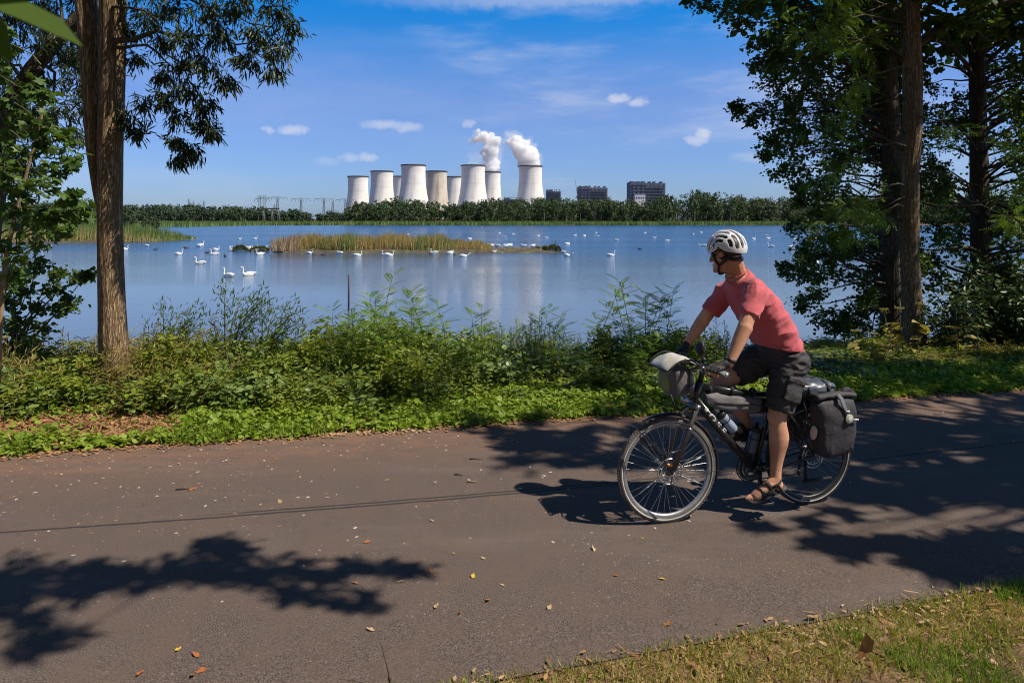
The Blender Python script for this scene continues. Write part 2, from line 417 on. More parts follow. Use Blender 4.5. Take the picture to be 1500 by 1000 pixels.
def road_mat():
    mt = bpy.data.materials.new('asphalt'); mt.use_nodes = True; g = NT(mt.node_tree)
    co = g.n('ShaderNodeTexCoord').outputs['Object']
    sp = g.n('ShaderNodeSeparateXYZ'); g.link(co, sp.inputs[0]); x, y = sp.outputs[0], sp.outputs[1]
    n1 = g.noise(co, 150.0, 3.0, .75); n2 = g.noise(co, 3.2, 5.0, .6); n3 = g.noise(co, 60.0, 3.0, .6)
    col = g.mix(g.ramp(n1, .36, .64), (.028, .022, .020, 1), (.168, .127, .108, 1))
    col = g.mix(g.ramp(n2, .35, .70, 0, .65), col, (.122, .084, .065, 1))
    col = g.mix(g.ramp(n3, .58, .72, 0, .6), col, (.05, .041, .036, 1))
    # worn, paler wheel track and darker damp-stained patches
    n4 = g.noise(g.mapv(co, scale=(.35, 1.6, 1), rot=(0, 0, -.21)), 1.3, 5.0, .6); n5 = g.noise(co, 11.0, 4.0, .65)
    col = g.mix(g.ramp(n4, .50, .68, 0, .45), col, (.150, .118, .103, 1)); col = g.mix(g.ramp(n5, .57, .70, 0, .5), col, (.062, .050, .046, 1))
    # pale chippings in the surface
    vo = g.n('ShaderNodeTexVoronoi', feature='F1'); vo.inputs['Scale'].default_value = 70.0; vo.inputs['Randomness'].default_value = 1.0; g.link(co, vo.inputs['Vector'])
    sel = g.n('ShaderNodeSeparateColor'); g.link(vo.outputs['Color'], sel.inputs[0])
    chip = g.math('MULTIPLY', g.math('LESS_THAN', vo.outputs['Distance'], g.math('MULTIPLY', g.math('POWER', sel.outputs[1], 2.5), .42)), g.math('MULTIPLY', g.ramp(sel.outputs[0], .45, .95), g.ramp(g.noise(co, 1.4, 4.0), .40, .62, .25, 1)))
    col = g.mix(g.math('MULTIPLY', chip, .8), col, (.34, .29, .25, 1))
    # brown dust washed to the far edge
    ed = g.math('SUBTRACT', g.math('ADD', g.math('MULTIPLY', x, .2195), 6.73), y)
    dust = g.math('MULTIPLY', g.ramp(g.math('ADD', ed, g.math('MULTIPLY', n2, 1.3)), 2.0, .45), g.ramp(g.noise(g.mapv(co, scale=(1.2, 3, 1)), 2.6, 6.0, .7), .36, .66, .25, .85))
    col = g.mix(dust, col, (.215, .118, .072, 1))
    # the lengthwise joint between the two laying strips
    q = g.math('ADD', g.math('ADD', g.math('MULTIPLY', g.math('MULTIPLY', x, x), .008), g.math('MULTIPLY', x, .215)), 4.99)
    w = g.math('MULTIPLY', g.math('SUBTRACT', g.noise(co, 4.0, 4.0), .5), .03)
    d = g.math('ABSOLUTE', g.math('ADD', g.math('SUBTRACT', y, q), w))
    d2 = g.math('ABSOLUTE', g.math('SUBTRACT', g.math('ADD', g.math('SUBTRACT', y, q), w), .048))
    seam = g.math('MAXIMUM', g.ramp(d, .017, .005, 0, .9), g.math('MULTIPLY', g.ramp(d2, .016, .005, 0, .85), g.math('MULTIPLY', g.ramp(x, -2.3, -1.6), g.ramp(x, 2.6, 1.2))))
    col = g.mix(seam, col, (.022, .020, .020, 1))
    p = g.n('ShaderNodeBsdfPrincipled'); g.link(col, p.inputs['Base Color']); p.inputs['Roughness'].default_value = .86; p.inputs['Specular IOR Level'].default_value = .3
    b = g.n('ShaderNodeBump'); b.inputs['Strength'].default_value = .75; b.inputs['Distance'].default_value = .004
    hh = g.math('SUBTRACT', g.math('ADD', n1, g.math('MULTIPLY', n3, .5)), g.math('MULTIPLY', seam, 1.2))
    g.link(hh, b.inputs['Height']); g.link(b.outputs[0], p.inputs['Normal'])
    o = g.n('ShaderNodeOutputMaterial'); g.link(p.outputs[0], o.inputs[0])
    return mt


def ground_z(X, Y):
    s = Y - far_edge(X)
    z = np.where(s < 1.2, -.012, np.where(s < 4.2, -.012 - .25 * ((s - 1.2) / 3) ** 1.5, -.262 - (s - 4.2) * .42))
    z = np.maximum(z, -3.0)
    z = np.where(Y > 440, np.clip(-3.0 + (Y - 440) * .16, -3.0, -1.3), z)
    return z


def ground_h(x, y): return float(ground_z(np.array(x), np.array(y)))


ys = np.concatenate([np.array([-400, -100, -30, -10]), np.arange(-6, 26, .35), np.array([30, 40, 60, 100, 200, 300, 400, 438, 441, 444, 447, 450, 455, 470, 520, 700, 1000, 2000, 5000, 12000, 30000])])
xs = np.concatenate([np.array([-30000, -8000, -2000, -900, -400, -200, -100, -50, -25, -15]), np.arange(-10, 16, .5), np.array([18, 24, 40, 80, 160, 400, 900, 2000, 8000, 30000])])
X, Y = np.meshgrid(xs, ys); Z = ground_z(X, np.where(np.abs(X) < 60, Y, np.minimum(Y, 1e9)))
Z = np.where((np.abs(X) > 45) & (Y < 440) & (Y > 8), -3.0, Z)
Z = np.where((Y < 8) | (np.abs(X) <= 45) | (Y >= 440), Z, Z)
nx = len(xs); ny = len(ys)
idx = np.arange(nx * ny).reshape(ny, nx)
gm = MB(); gm.add(np.stack([X, Y, Z], -1).reshape(-1, 3), np.stack([idx[:-1, :-1], idx[:-1, 1:], idx[1:, 1:], idx[1:, :-1]], -1).reshape(-1, 4))
tag(gm.build('ground', MT['soil']), kind='structure')

rm = MB(); rx = np.arange(-30, 30.1, .5)
v = []; 
for f in (0.0, .25, .5, .75, 1.0):
    for x in rx: v.append((x, near_edge(x) * (1 - f) + far_edge(x) * f, -.004 if f in (0.0, 1.0) else 0.0))
k = len(rx); i = np.arange(k - 1); fs = np.concatenate([np.stack([r * k + i, r * k + i + 1, (r + 1) * k + i + 1, (r + 1) * k + i], -1) for r in range(4)])
rm.add(np.array(v), fs)
tag(rm.build('road', road_mat()), kind='structure')

def water_mat():
    mt = bpy.data.materials.new('lake_water'); mt.use_nodes = True; g = NT(mt.node_tree)
    co = g.n('ShaderNodeTexCoord').outputs['Object']
    sp = g.n('ShaderNodeSeparateXYZ'); g.link(co, sp.inputs[0])
    y = sp.outputs[1]
    # wind-ruffled water: choppier out on the open lake and in long cat's-paws, calmer in the lee of the near bank
    paw = g.noise(g.mapv(co, scale=(.010, .045, 1)), 1.0, 4.0, .55)
    ruff = g.ramp(y, 30.0, 115.0, .20, 1.35)
    ruff = g.math('MULTIPLY', ruff, g.ramp(paw, .34, .62, .55, 1.25))
    w1 = g.noise(g.mapv(co, scale=(1.0, 2.4, 1)), 1.9, 3.0, .55)
    w2 = g.noise(g.mapv(co, scale=(1.0, 1.7, 1), rot=(0, 0, .4)), 7.5, 2.0, .5)
    h = g.math('ADD', w1, g.math('MULTIPLY', w2, .22))
    p = g.n('ShaderNodeBsdfPrincipled'); g.link(g.mix(g.ramp(y, 28.0, 85.0), (.105, .138, .165, 1), (.022, .068, .15, 1)), p.inputs['Base Color'])   # paler and greyer near the bank, deeper blue further out
    g.link(g.ramp(ruff, .2, 1.0, .07, .16), p.inputs['Roughness']); p.inputs['IOR'].default_value = 1.33; p.inputs['Specular IOR Level'].default_value = .5
    b = g.n('ShaderNodeBump'); b.inputs['Distance'].default_value = .5
    g.link(g.math('MULTIPLY', ruff, .17), b.inputs['Strength'])
    g.link(h, b.inputs['Height']); g.link(b.outputs[0], p.inputs['Normal'])
    o = g.n('ShaderNodeOutputMaterial'); g.link(p.outputs[0], o.inputs[0])
    return mt


WZ = -1.5
wm = MB(); wm.add([(-700, 9, 0), (700, 9, 0), (700, 460, 0), (-700, 460, 0)], [(0, 1, 2, 3)])
wo_ = wm.build('lake_water', water_mat(), loc=(0, 0, WZ)); tag(wo_, kind='structure')


def wat(px, py, z=WZ):
    return gnd(px, py, z)


# ------------------------------------------------------------------ far shore: reeds, woods, towers, plant, pylons
def blade_tmpl(w=.1):
    return ([(0, -w / 2, 0), (0, w / 2, 0), (.55, w * .4, .05), (.55, -w * .4, .05), (1, 0, .16)], [(0, 1, 2, 3), (3, 2, 4)])


def reeds(P, h, w, lean=.12, seed=1, m=0, mb=None):
    r = np.random.default_rng(seed); N = len(P)
    d = np.stack([r.normal(0, lean, N) + .04, r.normal(0, lean, N), np.ones(N)], -1)
    a = r.uniform(-1, 1, N) * .9
    n = np.stack([np.sin(a), -np.cos(a), np.zeros(N)], -1)
    R = frames(nrm(d), n); mb = mb or MB()
    hs = h * r.uniform(.72, 1.1, N)
    Sz = np.stack([hs, np.full(N, w) * r.uniform(.7, 1.3, N), hs], -1)
    t = ([(0, -.5, 0), (0, .5, 0), (.55, .42, .02), (.55, -.42, .02), (1, 0, .09)], [(0, 1, 2, 3), (3, 2, 4)])
    return mb.scatter(t, P, R, Sz, m)


# broad reed belt along the far shore
r = np.random.default_rng(3); N = 15000
xx = r.uniform(-175, 215, N); front = 447 + 2.2 * np.sin(xx * .05) + 1.2 * np.sin(xx * .21) + np.where(xx < -168 + 3, 4, 0)
yy = front + r.uniform(0, 1, N) ** 1.6 * 20
P = np.stack([xx, yy, np.where(yy < 452, WZ, -1.3)], -1)
hh = 2.6
tag(reeds(P, hh, .36, .08, 4).build('reed_belt', MT['reed_green'], smooth=False), 'green reed belt along the far shore in front of the wood', 'reeds', kind='stuff')
N = 7000
xx = r.uniform(-420, -172, N); yy = 466 + .04 * (xx + 170) + r.uniform(0, 1, N) ** 1.4 * 26
tag(reeds(np.stack([xx, yy, np.full(N, WZ)], -1), 2.9, .4, .08, 5).build('reed_meadow', MT['reed_green'], smooth=False), 'pale green reed meadow behind the lake at the pylons', 'reeds', kind='stuff')


def wood(name, label, prof, D0, D1, n, mat, seed, base=-1.3, clump=.72, per=420, trunks=True):
    """a far-off wood: PROF is its skyline, (pixel column, pixel row) pairs"""
    r = np.random.default_rng(seed); mb = MB(); px = np.array([p[0] for p in prof], float); py = np.array([p[1] for p in prof], float)
    cs = r.uniform(px[0], px[-1], n); Ds = D0 + (D1 - D0) * r.uniform(0, 1, n) ** 1.2
    quad = ([(-.5, -.45, 0), (.5, -.4, .06), (.42, .5, 0), (-.4, .42, .08)], [(0, 1, 2, 3)])
    for c, D in zip(cs, Ds):
        top = H - (np.interp(c, px, py) - HZ) / 1000 * D
        ht = (top - base) * (r.uniform(.72, 1.10) if D > D0 + (D1 - D0) * .25 else r.uniform(.55, .95))
        w = ht * r.uniform(.20, .46); x = (c - 750) / 1000 * D
        # lumpy crown: several lobes, each of many leaf clumps
        nl = 22; lc = np.stack([r.normal(0, .42, nl) * w, r.normal(0, .42, nl) * w, r.uniform(.08, .92, nl) * ht], -1)
        lr = w * r.uniform(.22, .48, nl) * np.where(lc[:, 2] > .78 * ht, .7, 1)
        k = r.integers(0, nl, per); u = nrm(r.normal(size=(per, 3))); rad = r.uniform(.55, 1.0, per) ** .6
        p = lc[k] + u * (lr[k] * rad)[:, None]; p[:, 2] = np.clip(p[:, 2], .05 * ht, ht)
        nn = nrm(u + r.normal(0, .28, (per, 3)) + [0, 0, .25]); dd = nrm(r.normal(size=(per, 3)))
        mb.scatter(quad, p + [x, D, base], frames(dd, nn), clump * r.uniform(.7, 1.5, per) * (D / 500) ** .5)
        if trunks and r.random() < .5:
            b = (x + r.normal(0, .5), D - w * .7); mb.tube([(b[0], b[1], base), (b[0] + r.normal(0, .4), b[1], base + ht * r.uniform(.3, .6))], [.22, .1], 4, 1)
    return tag(mb.build(name, [mat, MT['birch']], smooth=False), label, 'wood', kind='stuff')


wood('lakeside_wood', 'dark green mixed wood behind the reed belt below the cooling towers', [(508, 303), (520, 298), (545, 292), (590, 289), (612, 292), (640, 297), (662, 298), (690, 293), (720, 291), (760, 292), (790, 290), (830, 290), (870, 289), (910, 291), (950, 292),
      (965, 286), (985, 279), (1015, 278), (1050, 282), (1085, 288), (1120, 291), (1150, 287), (1190, 288), (1240, 290), (1500, 290), (1600, 292)], 470, 560, 560, MT['forest'], 21, per=520)
wood('distant_wood', 'far dark wood on the horizon behind the pylons', [(-60, 300), (60, 298), (175, 301), (200, 299), (235, 300), (280, 299), (320, 303), (345, 302), (365, 304), (385, 302), (410, 308), (430, 307), (450, 311), (480, 310), (510, 311), (530, 312)],
     700, 820, 420, MT['forest_far'], 22, clump=.85)
wood('willow_scrub', 'bright green willow scrub behind the left reed bed', [(-40, 296), (60, 291), (110, 290), (140, 293), (160, 300), (185, 306), (215, 309), (232, 318)], 240, 300, 60, MT['forest'], 23, base=-1.5, clump=.5, trunks=True)


def concrete_mat(name, c1, c2, stain):
    mt = bpy.data.materials.new(name); mt.use_nodes = True; g = NT(mt.node_tree)
    co = g.n('ShaderNodeTexCoord').outputs['Object']
    st = g.noise(g.mapv(co, scale=(.12, .12, .012)), 1.0, 5.0, .6); bl = g.noise(g.mapv(co, scale=(.03, .03, .045)), 1.0, 4.0, .55)
    sp = g.n('ShaderNodeSeparateXYZ'); g.link(co, sp.inputs[0])
    ring = g.noise(g.mapv(co, scale=(.002, .002, .35)), 1.0, 2.0, .5)
    col = g.mix(g.ramp(bl, .35, .7), rgba(c1), rgba(c2))
    col = g.mix(g.ramp(st, .5, .72, 0, stain), col, (.30, .24, .17, 1))
    col = g.mix(g.ramp(ring, .52, .7, 0, .22), col, (.34, .32, .29, 1))
    p = g.n('ShaderNodeBsdfPrincipled'); g.link(col, p.inputs['Base Color']); p.inputs['Roughness'].default_value = .9; p.inputs['Specular IOR Level'].default_value = .15
    o = g.n('ShaderNodeOutputMaterial'); g.link(p.outputs[0], o.inputs[0])
    return mt


MT['tower'] = concrete_mat('tower_concrete', (.80, .77, .71), (.70, .67, .61), .28)
MT['tower_old'] = concrete_mat('tower_concrete_stained', (.62, .55, .45), (.52, .45, .36), .85)
MT['rim'] = M('tower_rim', (.07, .06, .055), rough=.9)


def cooling_tower(px, top, wtop, D, label, mat):
    k = D / 1000; rt = wtop / 2 * k; x = (px - 750) * k; zt = H + (HZ - top) * k; b = -1.3
    th = zt - 13 * k; c = 50 * k; r0 = rt * .965
    t = thing('cooling_tower', label, 'cooling tower', (x, D, b), 0, 'cooling towers of the power station')
    zs = np.linspace(9 * k * .6, zt - b, 40)
    prof = [(r0 * math.sqrt(1 + ((z + b - th) / c) ** 2), z) for z in zs]
    prof += [(prof[-1][0] - 1.2, zs[-1]), (prof[-1][0] - 1.4, zs[-1] - 25)]
    m = MB(); m.lathe(prof, 72); m.build('shell', mat, t)
    rr = prof[39][0]
    m = MB(); m.lathe([(rr + .02, zs[-1] - 1.3 * k), (rr + .9, zs[-1] - 1.3 * k), (rr + .9, zs[-1] + .25), (rr - 1.1, zs[-1] + .25)], 72); m.build('rim', MT['rim'], t, smooth=False)
    m = MB(); rb = prof[0][0]; z0 = zs[0]
    for i in range(36):
        for s in (-1, 1):
            a = i / 36 * 2 * PI; a2 = a + s * PI / 36
            m.tube([(rb * 1.05 * math.cos(a), rb * 1.05 * math.sin(a), 0), (rb * math.cos(a2), rb * math.sin(a2), z0 + .5)], .7, 4)
    m.build('columns', mat, t)
    return t


for a in [(524.5, 258.5, 30, 1720, 'leftmost cooling tower at the end of the row, clear of the others', 'tower'),
          (559.5, 251.0, 33, 1530, 'second cooling tower from the left, plain pale concrete', 'tower'),
          (588, 258.5, 29, 1760, 'cooling tower almost hidden behind the tall third one', 'tower'),
          (605.5, 242.0, 36, 1380, 'tall pale cooling tower just left of the brown-stained one', 'tower'),
          (639.5, 251.0, 31, 1530, 'brown-stained weathered concrete cooling tower in the middle of the row', 'tower_old'),
          (665, 259.0, 28, 1740, 'small cooling tower set back right of the brown-stained one', 'tower'),
          (693, 242.5, 35.5, 1370, 'tall cooling tower with only a faint veil of steam over its rim', 'tower'),
          (719, 252.0, 29, 1600, 'cooling tower peeping out behind another, thick upright steam plume above it', 'tower'),
          (777, 243.5, 34.5, 1370, 'rightmost cooling tower standing alone with a steam plume leaning left', 'tower')]:
    cooling_tower(*a[:5], MT[a[5]])


def steam_mat(name, dens):
    mt = bpy.data.materials.new(name); mt.use_nodes = True; g = NT(mt.node_tree)
    p = g.n('ShaderNodeVolumePrincipled'); p.inputs['Color'].default_value = (.985, .985, .985, 1); p.inputs['Density'].default_value = dens
    p.inputs['Anisotropy'].default_value = .15
    o = g.n('ShaderNodeOutputMaterial'); g.link(p.outputs[0], o.inputs['Volume'])
    return mt


def plume(pts, D, label, dens, seed, amp=1.0):
    """PTS: (pixel column, pixel row, radius in pixels)"""
    r = np.random.default_rng(seed); k = D / 1000; m = MB()
    for i in range(len(pts) - 1):
        (x0, y0, r0), (x1, y1, r1) = pts[i], pts[i + 1]; n = max(2, int(math.hypot(x1 - x0, y1 - y0) / 2.2))
        for f in np.linspace(0, 1, n, endpoint=False):
            for q in range(4):
                rr = (r0 + (r1 - r0) * f); px = x0 + (x1 - x0) * f + r.normal(0, .42) * rr; py = y0 + (y1 - y0) * f + r.normal(0, .3) * rr
                c = at(px, py, D); R = rr * k * r.uniform(.38, .72); m.ell((c.x, D + r.normal(0, .4) * rr * k, c.z), (R, R, R * .95), seg=12)
    o = m.build('steam_plume', steam_mat('steam', dens * (2.2 if dens > .05 else 1.3))); finish(o, remesh=1.5, smooth=1)
    from mathutils import noise as mn
    def fn(v, nn):
        a = np.array([mn.fractal(Vector(p * .085), 1.0, 2.0, 4) for p in v])
        return v + nn * (a * 3.6 * amp)[:, None]
    warp_mesh(o, fn)
    return tag(o, label, 'steam', kind='stuff')


plume([(719, 254, 10), (719, 246, 10), (718, 236, 9.5), (716, 226, 10), (718, 217, 11), (722, 211, 11), (714, 203, 9), (707, 198, 6.5), (700, 203, 5.5), (694, 206, 4.5), (689, 204, 2)], 1600, 'thick white steam plume rising straight and curling left at its top', .10, 31)
plume([(777, 246, 15), (776, 238, 15), (772, 230, 14.5), (766, 221, 14), (760, 213, 12), (754, 207, 9)], 1370, 'thick white steam plume leaning left above the lone right tower', .10, 32)
plume([(719, 252, 11), (719, 240, 12), (717, 226, 13), (720, 211, 14), (708, 200, 11), (696, 205, 8), (687, 206, 5)], 1602, 'thin torn edge of the upright steam plume', .010, 35, 2.6)
plume([(777, 244, 16), (773, 230, 17), (763, 216, 16), (753, 205, 12), (746, 196, 8)], 1372, 'thin torn edge of the leaning steam plume', .010, 36, 2.6)
plume([(753, 206, 7), (748, 200, 6), (744, 194, 5), (748, 190, 4)], 1368, 'thin grey wisp of steam at the tip of the leaning plume', .018, 33)
plume([(693, 245, 14), (696, 238, 11), (700, 230, 9), (703, 222, 6)], 1370, 'faint veil of steam over the tall tower', .006, 34)


def boiler_house(x0, x1, top, D, label, steps):
    """a big windowless boiler house: stepped block with floor bands, vertical pilasters and roof plant"""
    k = D / 1000; b = -1.3; zt = H + (HZ - top) * k; t = thing('boiler_house', label, 'power station building', ((x0 + x1 - 1500) / 2 * k, D, b), 0, 'dark boiler houses of the power station')
    w = (x1 - x0) * k; dep = w * .7; h = zt - b
    m = MB(); w0 = w * steps
    m.box((-w / 2 + w0 / 2, 0, h / 2), (w0, dep, h)); m.box((w0 / 2, .5, (h - 2 * k) / 2), (w - w0, dep * .94, h - 2 * k)); m.build('wall', MT['boiler'], t, smooth=False)
    m = MB()
    for i in range(9):
        z = h * (.30 + .078 * i); m.box((0, -dep / 2 - .3, z), (w * 1.01, 1.2, .9))
    m.build('gallery', MT['boiler_pale'], t, smooth=False)
    m = MB()
    for i in range(8): m.box((-w / 2 + w * (i + .5) / 8, -dep / 2 - .5, h * .48), (1.4, 1.8, h * .92))
    m.build('pilaster', MT['boiler_dark'], t, smooth=False)
    for i in range(6):
        m = MB(); m.box((-w / 2 + w * (i + .4 + .2 * (i % 2)) / 6, 0, h - 2 * k + 2.4 * k * (1 if i < 3 else .8)), (w * .07, dep * .3, 1.5 * k))
        m.build('roof_plant', MT['boiler_dark'], t, smooth=False)
    return t


MT['boiler'] = M('boiler', (.11, .13, .18), (.08, .095, .135), scale=.12, rough=.7)
MT['boiler_pale'] = M('boiler_pale', (.22, .23, .25), rough=.7)
MT['boiler_dark'] = M('boiler_dark', (.06, .07, .10), rough=.7)
MT['white_paint'] = M('white_paint', (.72, .72, .70), rough=.6)
boiler_house(921, 971, 267, 1750, 'largest dark boiler house, nearest the wood on the right', .42)
boiler_house(847, 888, 273.5, 1850, 'middle dark boiler house with a crane beside it', .40)
boiler_house(800, 821, 278.5, 1950, 'small dark boiler house beside the lone right cooling tower', .45)
boiler_house(738, 757, 290, 1900, 'low grey turbine hall between the two right cooling towers', .5)
boiler_house(655, 672, 294, 1900, 'low grey hall behind the cooling towers', .5)
t = thing('white_building', 'small white building in front of the largest boiler house', 'building', tuple(at(937, 300, 1700).xy) + (-1.3,))
m = MB(); m.box((0, 0, 33), (25, 18, 66)); m.build('wall', MT['white_paint'], t, smooth=False)
m = MB(); m.box((0, 0, 66.8), (26, 19, 1.4)); m.build('roof', MT['boiler_pale'], t, smooth=False)
for i in range(4):
    m = MB(); m.box((-9 + i * 6, -9.2, 58), (3, .6, 4)); m.build('window', MT['boiler_dark'], t, smooth=False)
t = thing('tower_crane', 'thin crane with a raised jib left of the middle boiler house', 'crane', tuple(at(846, 290, 1840).xy) + (-1.3,))
m = MB(); zc = [H + (HZ - q) * 1.84 + 1.3 for q in (320, 286, 264, 290)]
m.tube([(0, 0, 0), (0, 0, zc[1])], 1.0, 4); m.build('mast', MT['boiler_pale'], t)
m = MB(); m.tube([(0, 0, zc[1]), (-6, 0, zc[2])], .8, 4); m.build('jib', MT['boiler_pale'], t)
m = MB(); m.tube([(2, 0, zc[1]), (-5, 0, zc[3])], 2.2, 6); m.build('cab', MT['white_paint'], t)


def pylon(px, top, D, kind, label):
    k = D / 1000; b = -1.3; h = H + (HZ - top) * k - b; x = (px - 750) * k
    t = thing('power_pylon', label, 'pylon', (x, D, b), 0, 'power pylons beyond the lake')
    m = MB(); rr = .15; bw = {'lattice': 3.6, 'tee': 1.7, 'slim': 2.2, 'double': 3.4}[kind]; tw = .6 if kind != 'double' else 2.6
    n = 9; P = []
    for i in range(n + 1):
        f = i / n; w = bw + (tw - bw) * f
        if kind == 'double': w = 3.0
        P.append([(-w, -w, f * h), (w, -w, f * h), (w, w, f * h), (-w, w, f * h)])
    for c in range(4): m.tube([P[i][c] for i in range(n + 1)], rr * 1.25, 4)
    for i in range(n):
        for c in range(4):
            m.tube([P[i][c], P[i + 1][(c + 1) % 4]], rr * .6, 3); m.tube([P[i][(c + 1) % 4], P[i + 1][c]], rr * .6, 3)
    m.build('lattice_mast', MT['steel'], t)
    arms = {'lattice': [(.78, 9), (.94, 6)], 'tee': [(1.0, 11.5)], 'slim': [(.55, 7), (.30, 11)], 'double': [(.90, 9), (1.0, 6)]}[kind]
    for fz, L in arms:
        L *= k / .8; a = MB(); z = h * fz
        a.tube([(-L, 0, z - .5), (L, 0, z - .5)], rr * .8, 4); a.tube([(-L, 0, z - .5), (0, 0, z + .9), (L, 0, z - .5)], rr, 4)
        a.build('crossarm', MT['steel'], t)
        for s in (-1, -.6, -.25, .25, .6, 1):
            q = MB(); q.tube([(L * s * .98, 0, z - .6), (L * s * .98, 0, z - 3.4 * k / .8)], rr * 1.5, 4); q.build('insulator', MT['steel'], t)
    return t, x, D, b + h


PY = [pylon(384, 287, 760, 'double', 'tall square lattice pylon with two crossarms above the gantry'), pylon(406.5, 289, 780, 'tee', 'wide-armed pylon right of the tall square one'),
      pylon(402, 299, 900, 'slim', 'short pylon half hidden behind the wide-armed one'), pylon(441, 291, 820, 'tee', 'slim T-shaped pylon, first in the row of three'),
      pylon(474.5, 291, 820, 'tee', 'slim T-shaped pylon in the middle of the row of three'), pylon(487.5, 294, 860, 'slim', 'tapered pylon with stepped crossarms between two T-shaped ones'),
      pylon(506, 292, 840, 'tee', 'T-shaped pylon partly in front of the leftmost cooling tower'), pylon(276.5, 291, 1000, 'slim', 'distant small pylon above the far wood, first of three'),
      pylon(283.5, 294, 1050, 'slim', 'distant small pylon above the far wood, second of three'), pylon(298.5, 294, 1050, 'slim', 'distant small pylon above the far wood, third of three')]
# substation gantry
t = thing('substation_gantry', 'rust coloured steel gantry on pale posts beside the tall pylon', 'gantry', tuple(at(397, 320, 690).xy) + (-1.3,))
hg = 14.0
for xg in (-7.5, 1.2, 7.5):
    m = MB(); m.tube([(xg - 1.2, 0, 0), (xg, 0, hg)], .32, 4); m.tube([(xg + 1.2, 0, 0), (xg, 0, hg)], .32, 4)
    for i in range(5): m.tube([(xg - 1.2 + .22 * i, 0, 2.4 * i), (xg + 1.0 - .22 * i, 0, 2.4 * i + 2)], .14, 3)
    m.build('post', MT['boiler_pale'], t)
m = MB(); m.box((0, 0, hg + .5), (16.5, 1.2, 1.3)); m.build('beam', MT['rust'], t, smooth=False)
WIRE = M('cable', (.12, .13, .15), rough=.5)
for a, b_, lab in [(0, None, 'sagging power lines running left from the tall square pylon'), (1, 3, 'power lines between the wide-armed and the first T-shaped pylon'), (3, 4, 'power lines between the first two T-shaped pylons'),
                   (4, 6, 'power lines between the last two T-shaped pylons')]:
    m = MB(); x0, D0, z0 = PY[a][1:]
    if b_ is None: x1, D1, z1 = -420, 1000, 25
    else: x1, D1, z1 = PY[b_][1:]
    for dz in (3.5, 9.0, 14.0):
        pts = [(x0 + (x1 - x0) * f, D0 + (D1 - D0) * f, (z0 + (z1 - z0) * f) - dz - 5 * 4 * f * (1 - f)) for f in np.linspace(0, 1, 12)]
        m.tube(pts, .055, 3, cap=False)
    tag(m.build('power_line', WIRE), lab, 'power line')

# ------------------------------------------------------------------ reed islands, left spit, stake
def mudbank(name, x0, x1, D, dep, hgt, seed):
    r = np.random.default_rng(seed); n = 60; m = 9; xs_ = np.linspace(x0, x1, n); v = []
    for j in range(m):
        for i_, x in enumerate(xs_):
            f = i_ / (n - 1); tp = min(1, 8 * f, 8 * (1 - f)); g_ = j / (m - 1) * 2 - 1
            y = D + dep * (.5 + g_ * .5 * (.45 + .55 * tp)) + .35 * math.sin(x * .9 + j) + r.normal(0, .06)
            z = hgt * tp * max(0, 1 - g_ * g_) ** .7 + r.normal(0, .03) - (.12 if abs(g_) > .99 or f in (0, 1) else 0)
            v.append((x, y, WZ + z))
    i = np.arange(n - 1); fs = np.concatenate([np.stack([q * n + i, q * n + i + 1, (q + 1) * n + i + 1, (q + 1) * n + i], -1) for q in range(m - 1)])
    mb = MB(); mb.add(np.array(v), fs)
    return tag(mb.build(name, MT['mud']), kind='structure')


MT['mud'] = M('mud', (.055, .042, .03), (.10, .075, .05), scale=2.0, rough=.9, bump=.6, bscale=6, bdist=.05, c3=(.10, .12, .04))
MT['reed_gold'] = M('reed_gold', (.58, .41, .16), (.40, .31, .10), island=True, scale=.35, rough=.7, trans=.25, c3=(.60, .42, .22))
MT['reed_pink'] = M('reed_pink', (.58, .40, .27), (.42, .30, .16), island=True, scale=.5, rough=.7, trans=.2)
mudbank('island_mud', -26.5, 5.8, 71.5, 7.0, .40, 41)
r = np.random.default_rng(42); N = 15000
xx = r.uniform(-25.8, -2.4, N); yy = 73.0 + r.uniform(0, 5, N) + .5 * np.sin(xx * .8)
f = np.clip((-2.4 - xx) / 6.5, 0, 1)
P = np.stack([xx, yy, np.full(N, WZ + .15)], -1)
green = np.sin(xx * .62 + .6) + .5 * np.sin(xx * 1.7) + r.normal(0, .5, N) > .95
hgt = r.uniform(.82, 1.12, N) * (.75 + 1.0 * f) * (1 + .10 * np.sin(xx * 1.3) + .08 * np.sin(xx * 3.1 + 1))
mb = MB()
def reed_set(mask, m, hs, w, seed, mb):
    r2 = np.random.default_rng(seed); idx_ = np.where(mask)[0]; N_ = len(idx_)
    d = nrm(np.stack([r2.normal(.05, .10, N_), r2.normal(0, .10, N_), np.ones(N_)], -1)); a = r2.uniform(-1, 1, N_) * .9
    R = frames(d, np.stack([np.sin(a), -np.cos(a), np.zeros(N_)], -1)); hh_ = hs[idx_] * r2.uniform(.65, 1.12, N_)
    mb.scatter(([(0, -.5, 0), (0, .5, 0), (.55, .42, .02), (.55, -.42, .02), (1, 0, .09)], [(0, 1, 2, 3), (3, 2, 4)]), P[idx_], R, np.stack([hh_, np.full(N_, w), hh_], -1), m)
reed_set(green, 1, hgt * .95, .05, 1, mb); reed_set(~green & (xx > -23), 0, hgt, .045, 2, mb); reed_set(~green & (xx <= -23), 2, hgt * .96, .045, 3, mb)
tag(mb.build('island_reeds', [MT['reed_gold'], MT['reed_green'], MT['reed_pink']], smooth=False), 'golden and green reeds standing on the low island', 'reeds', kind='stuff')
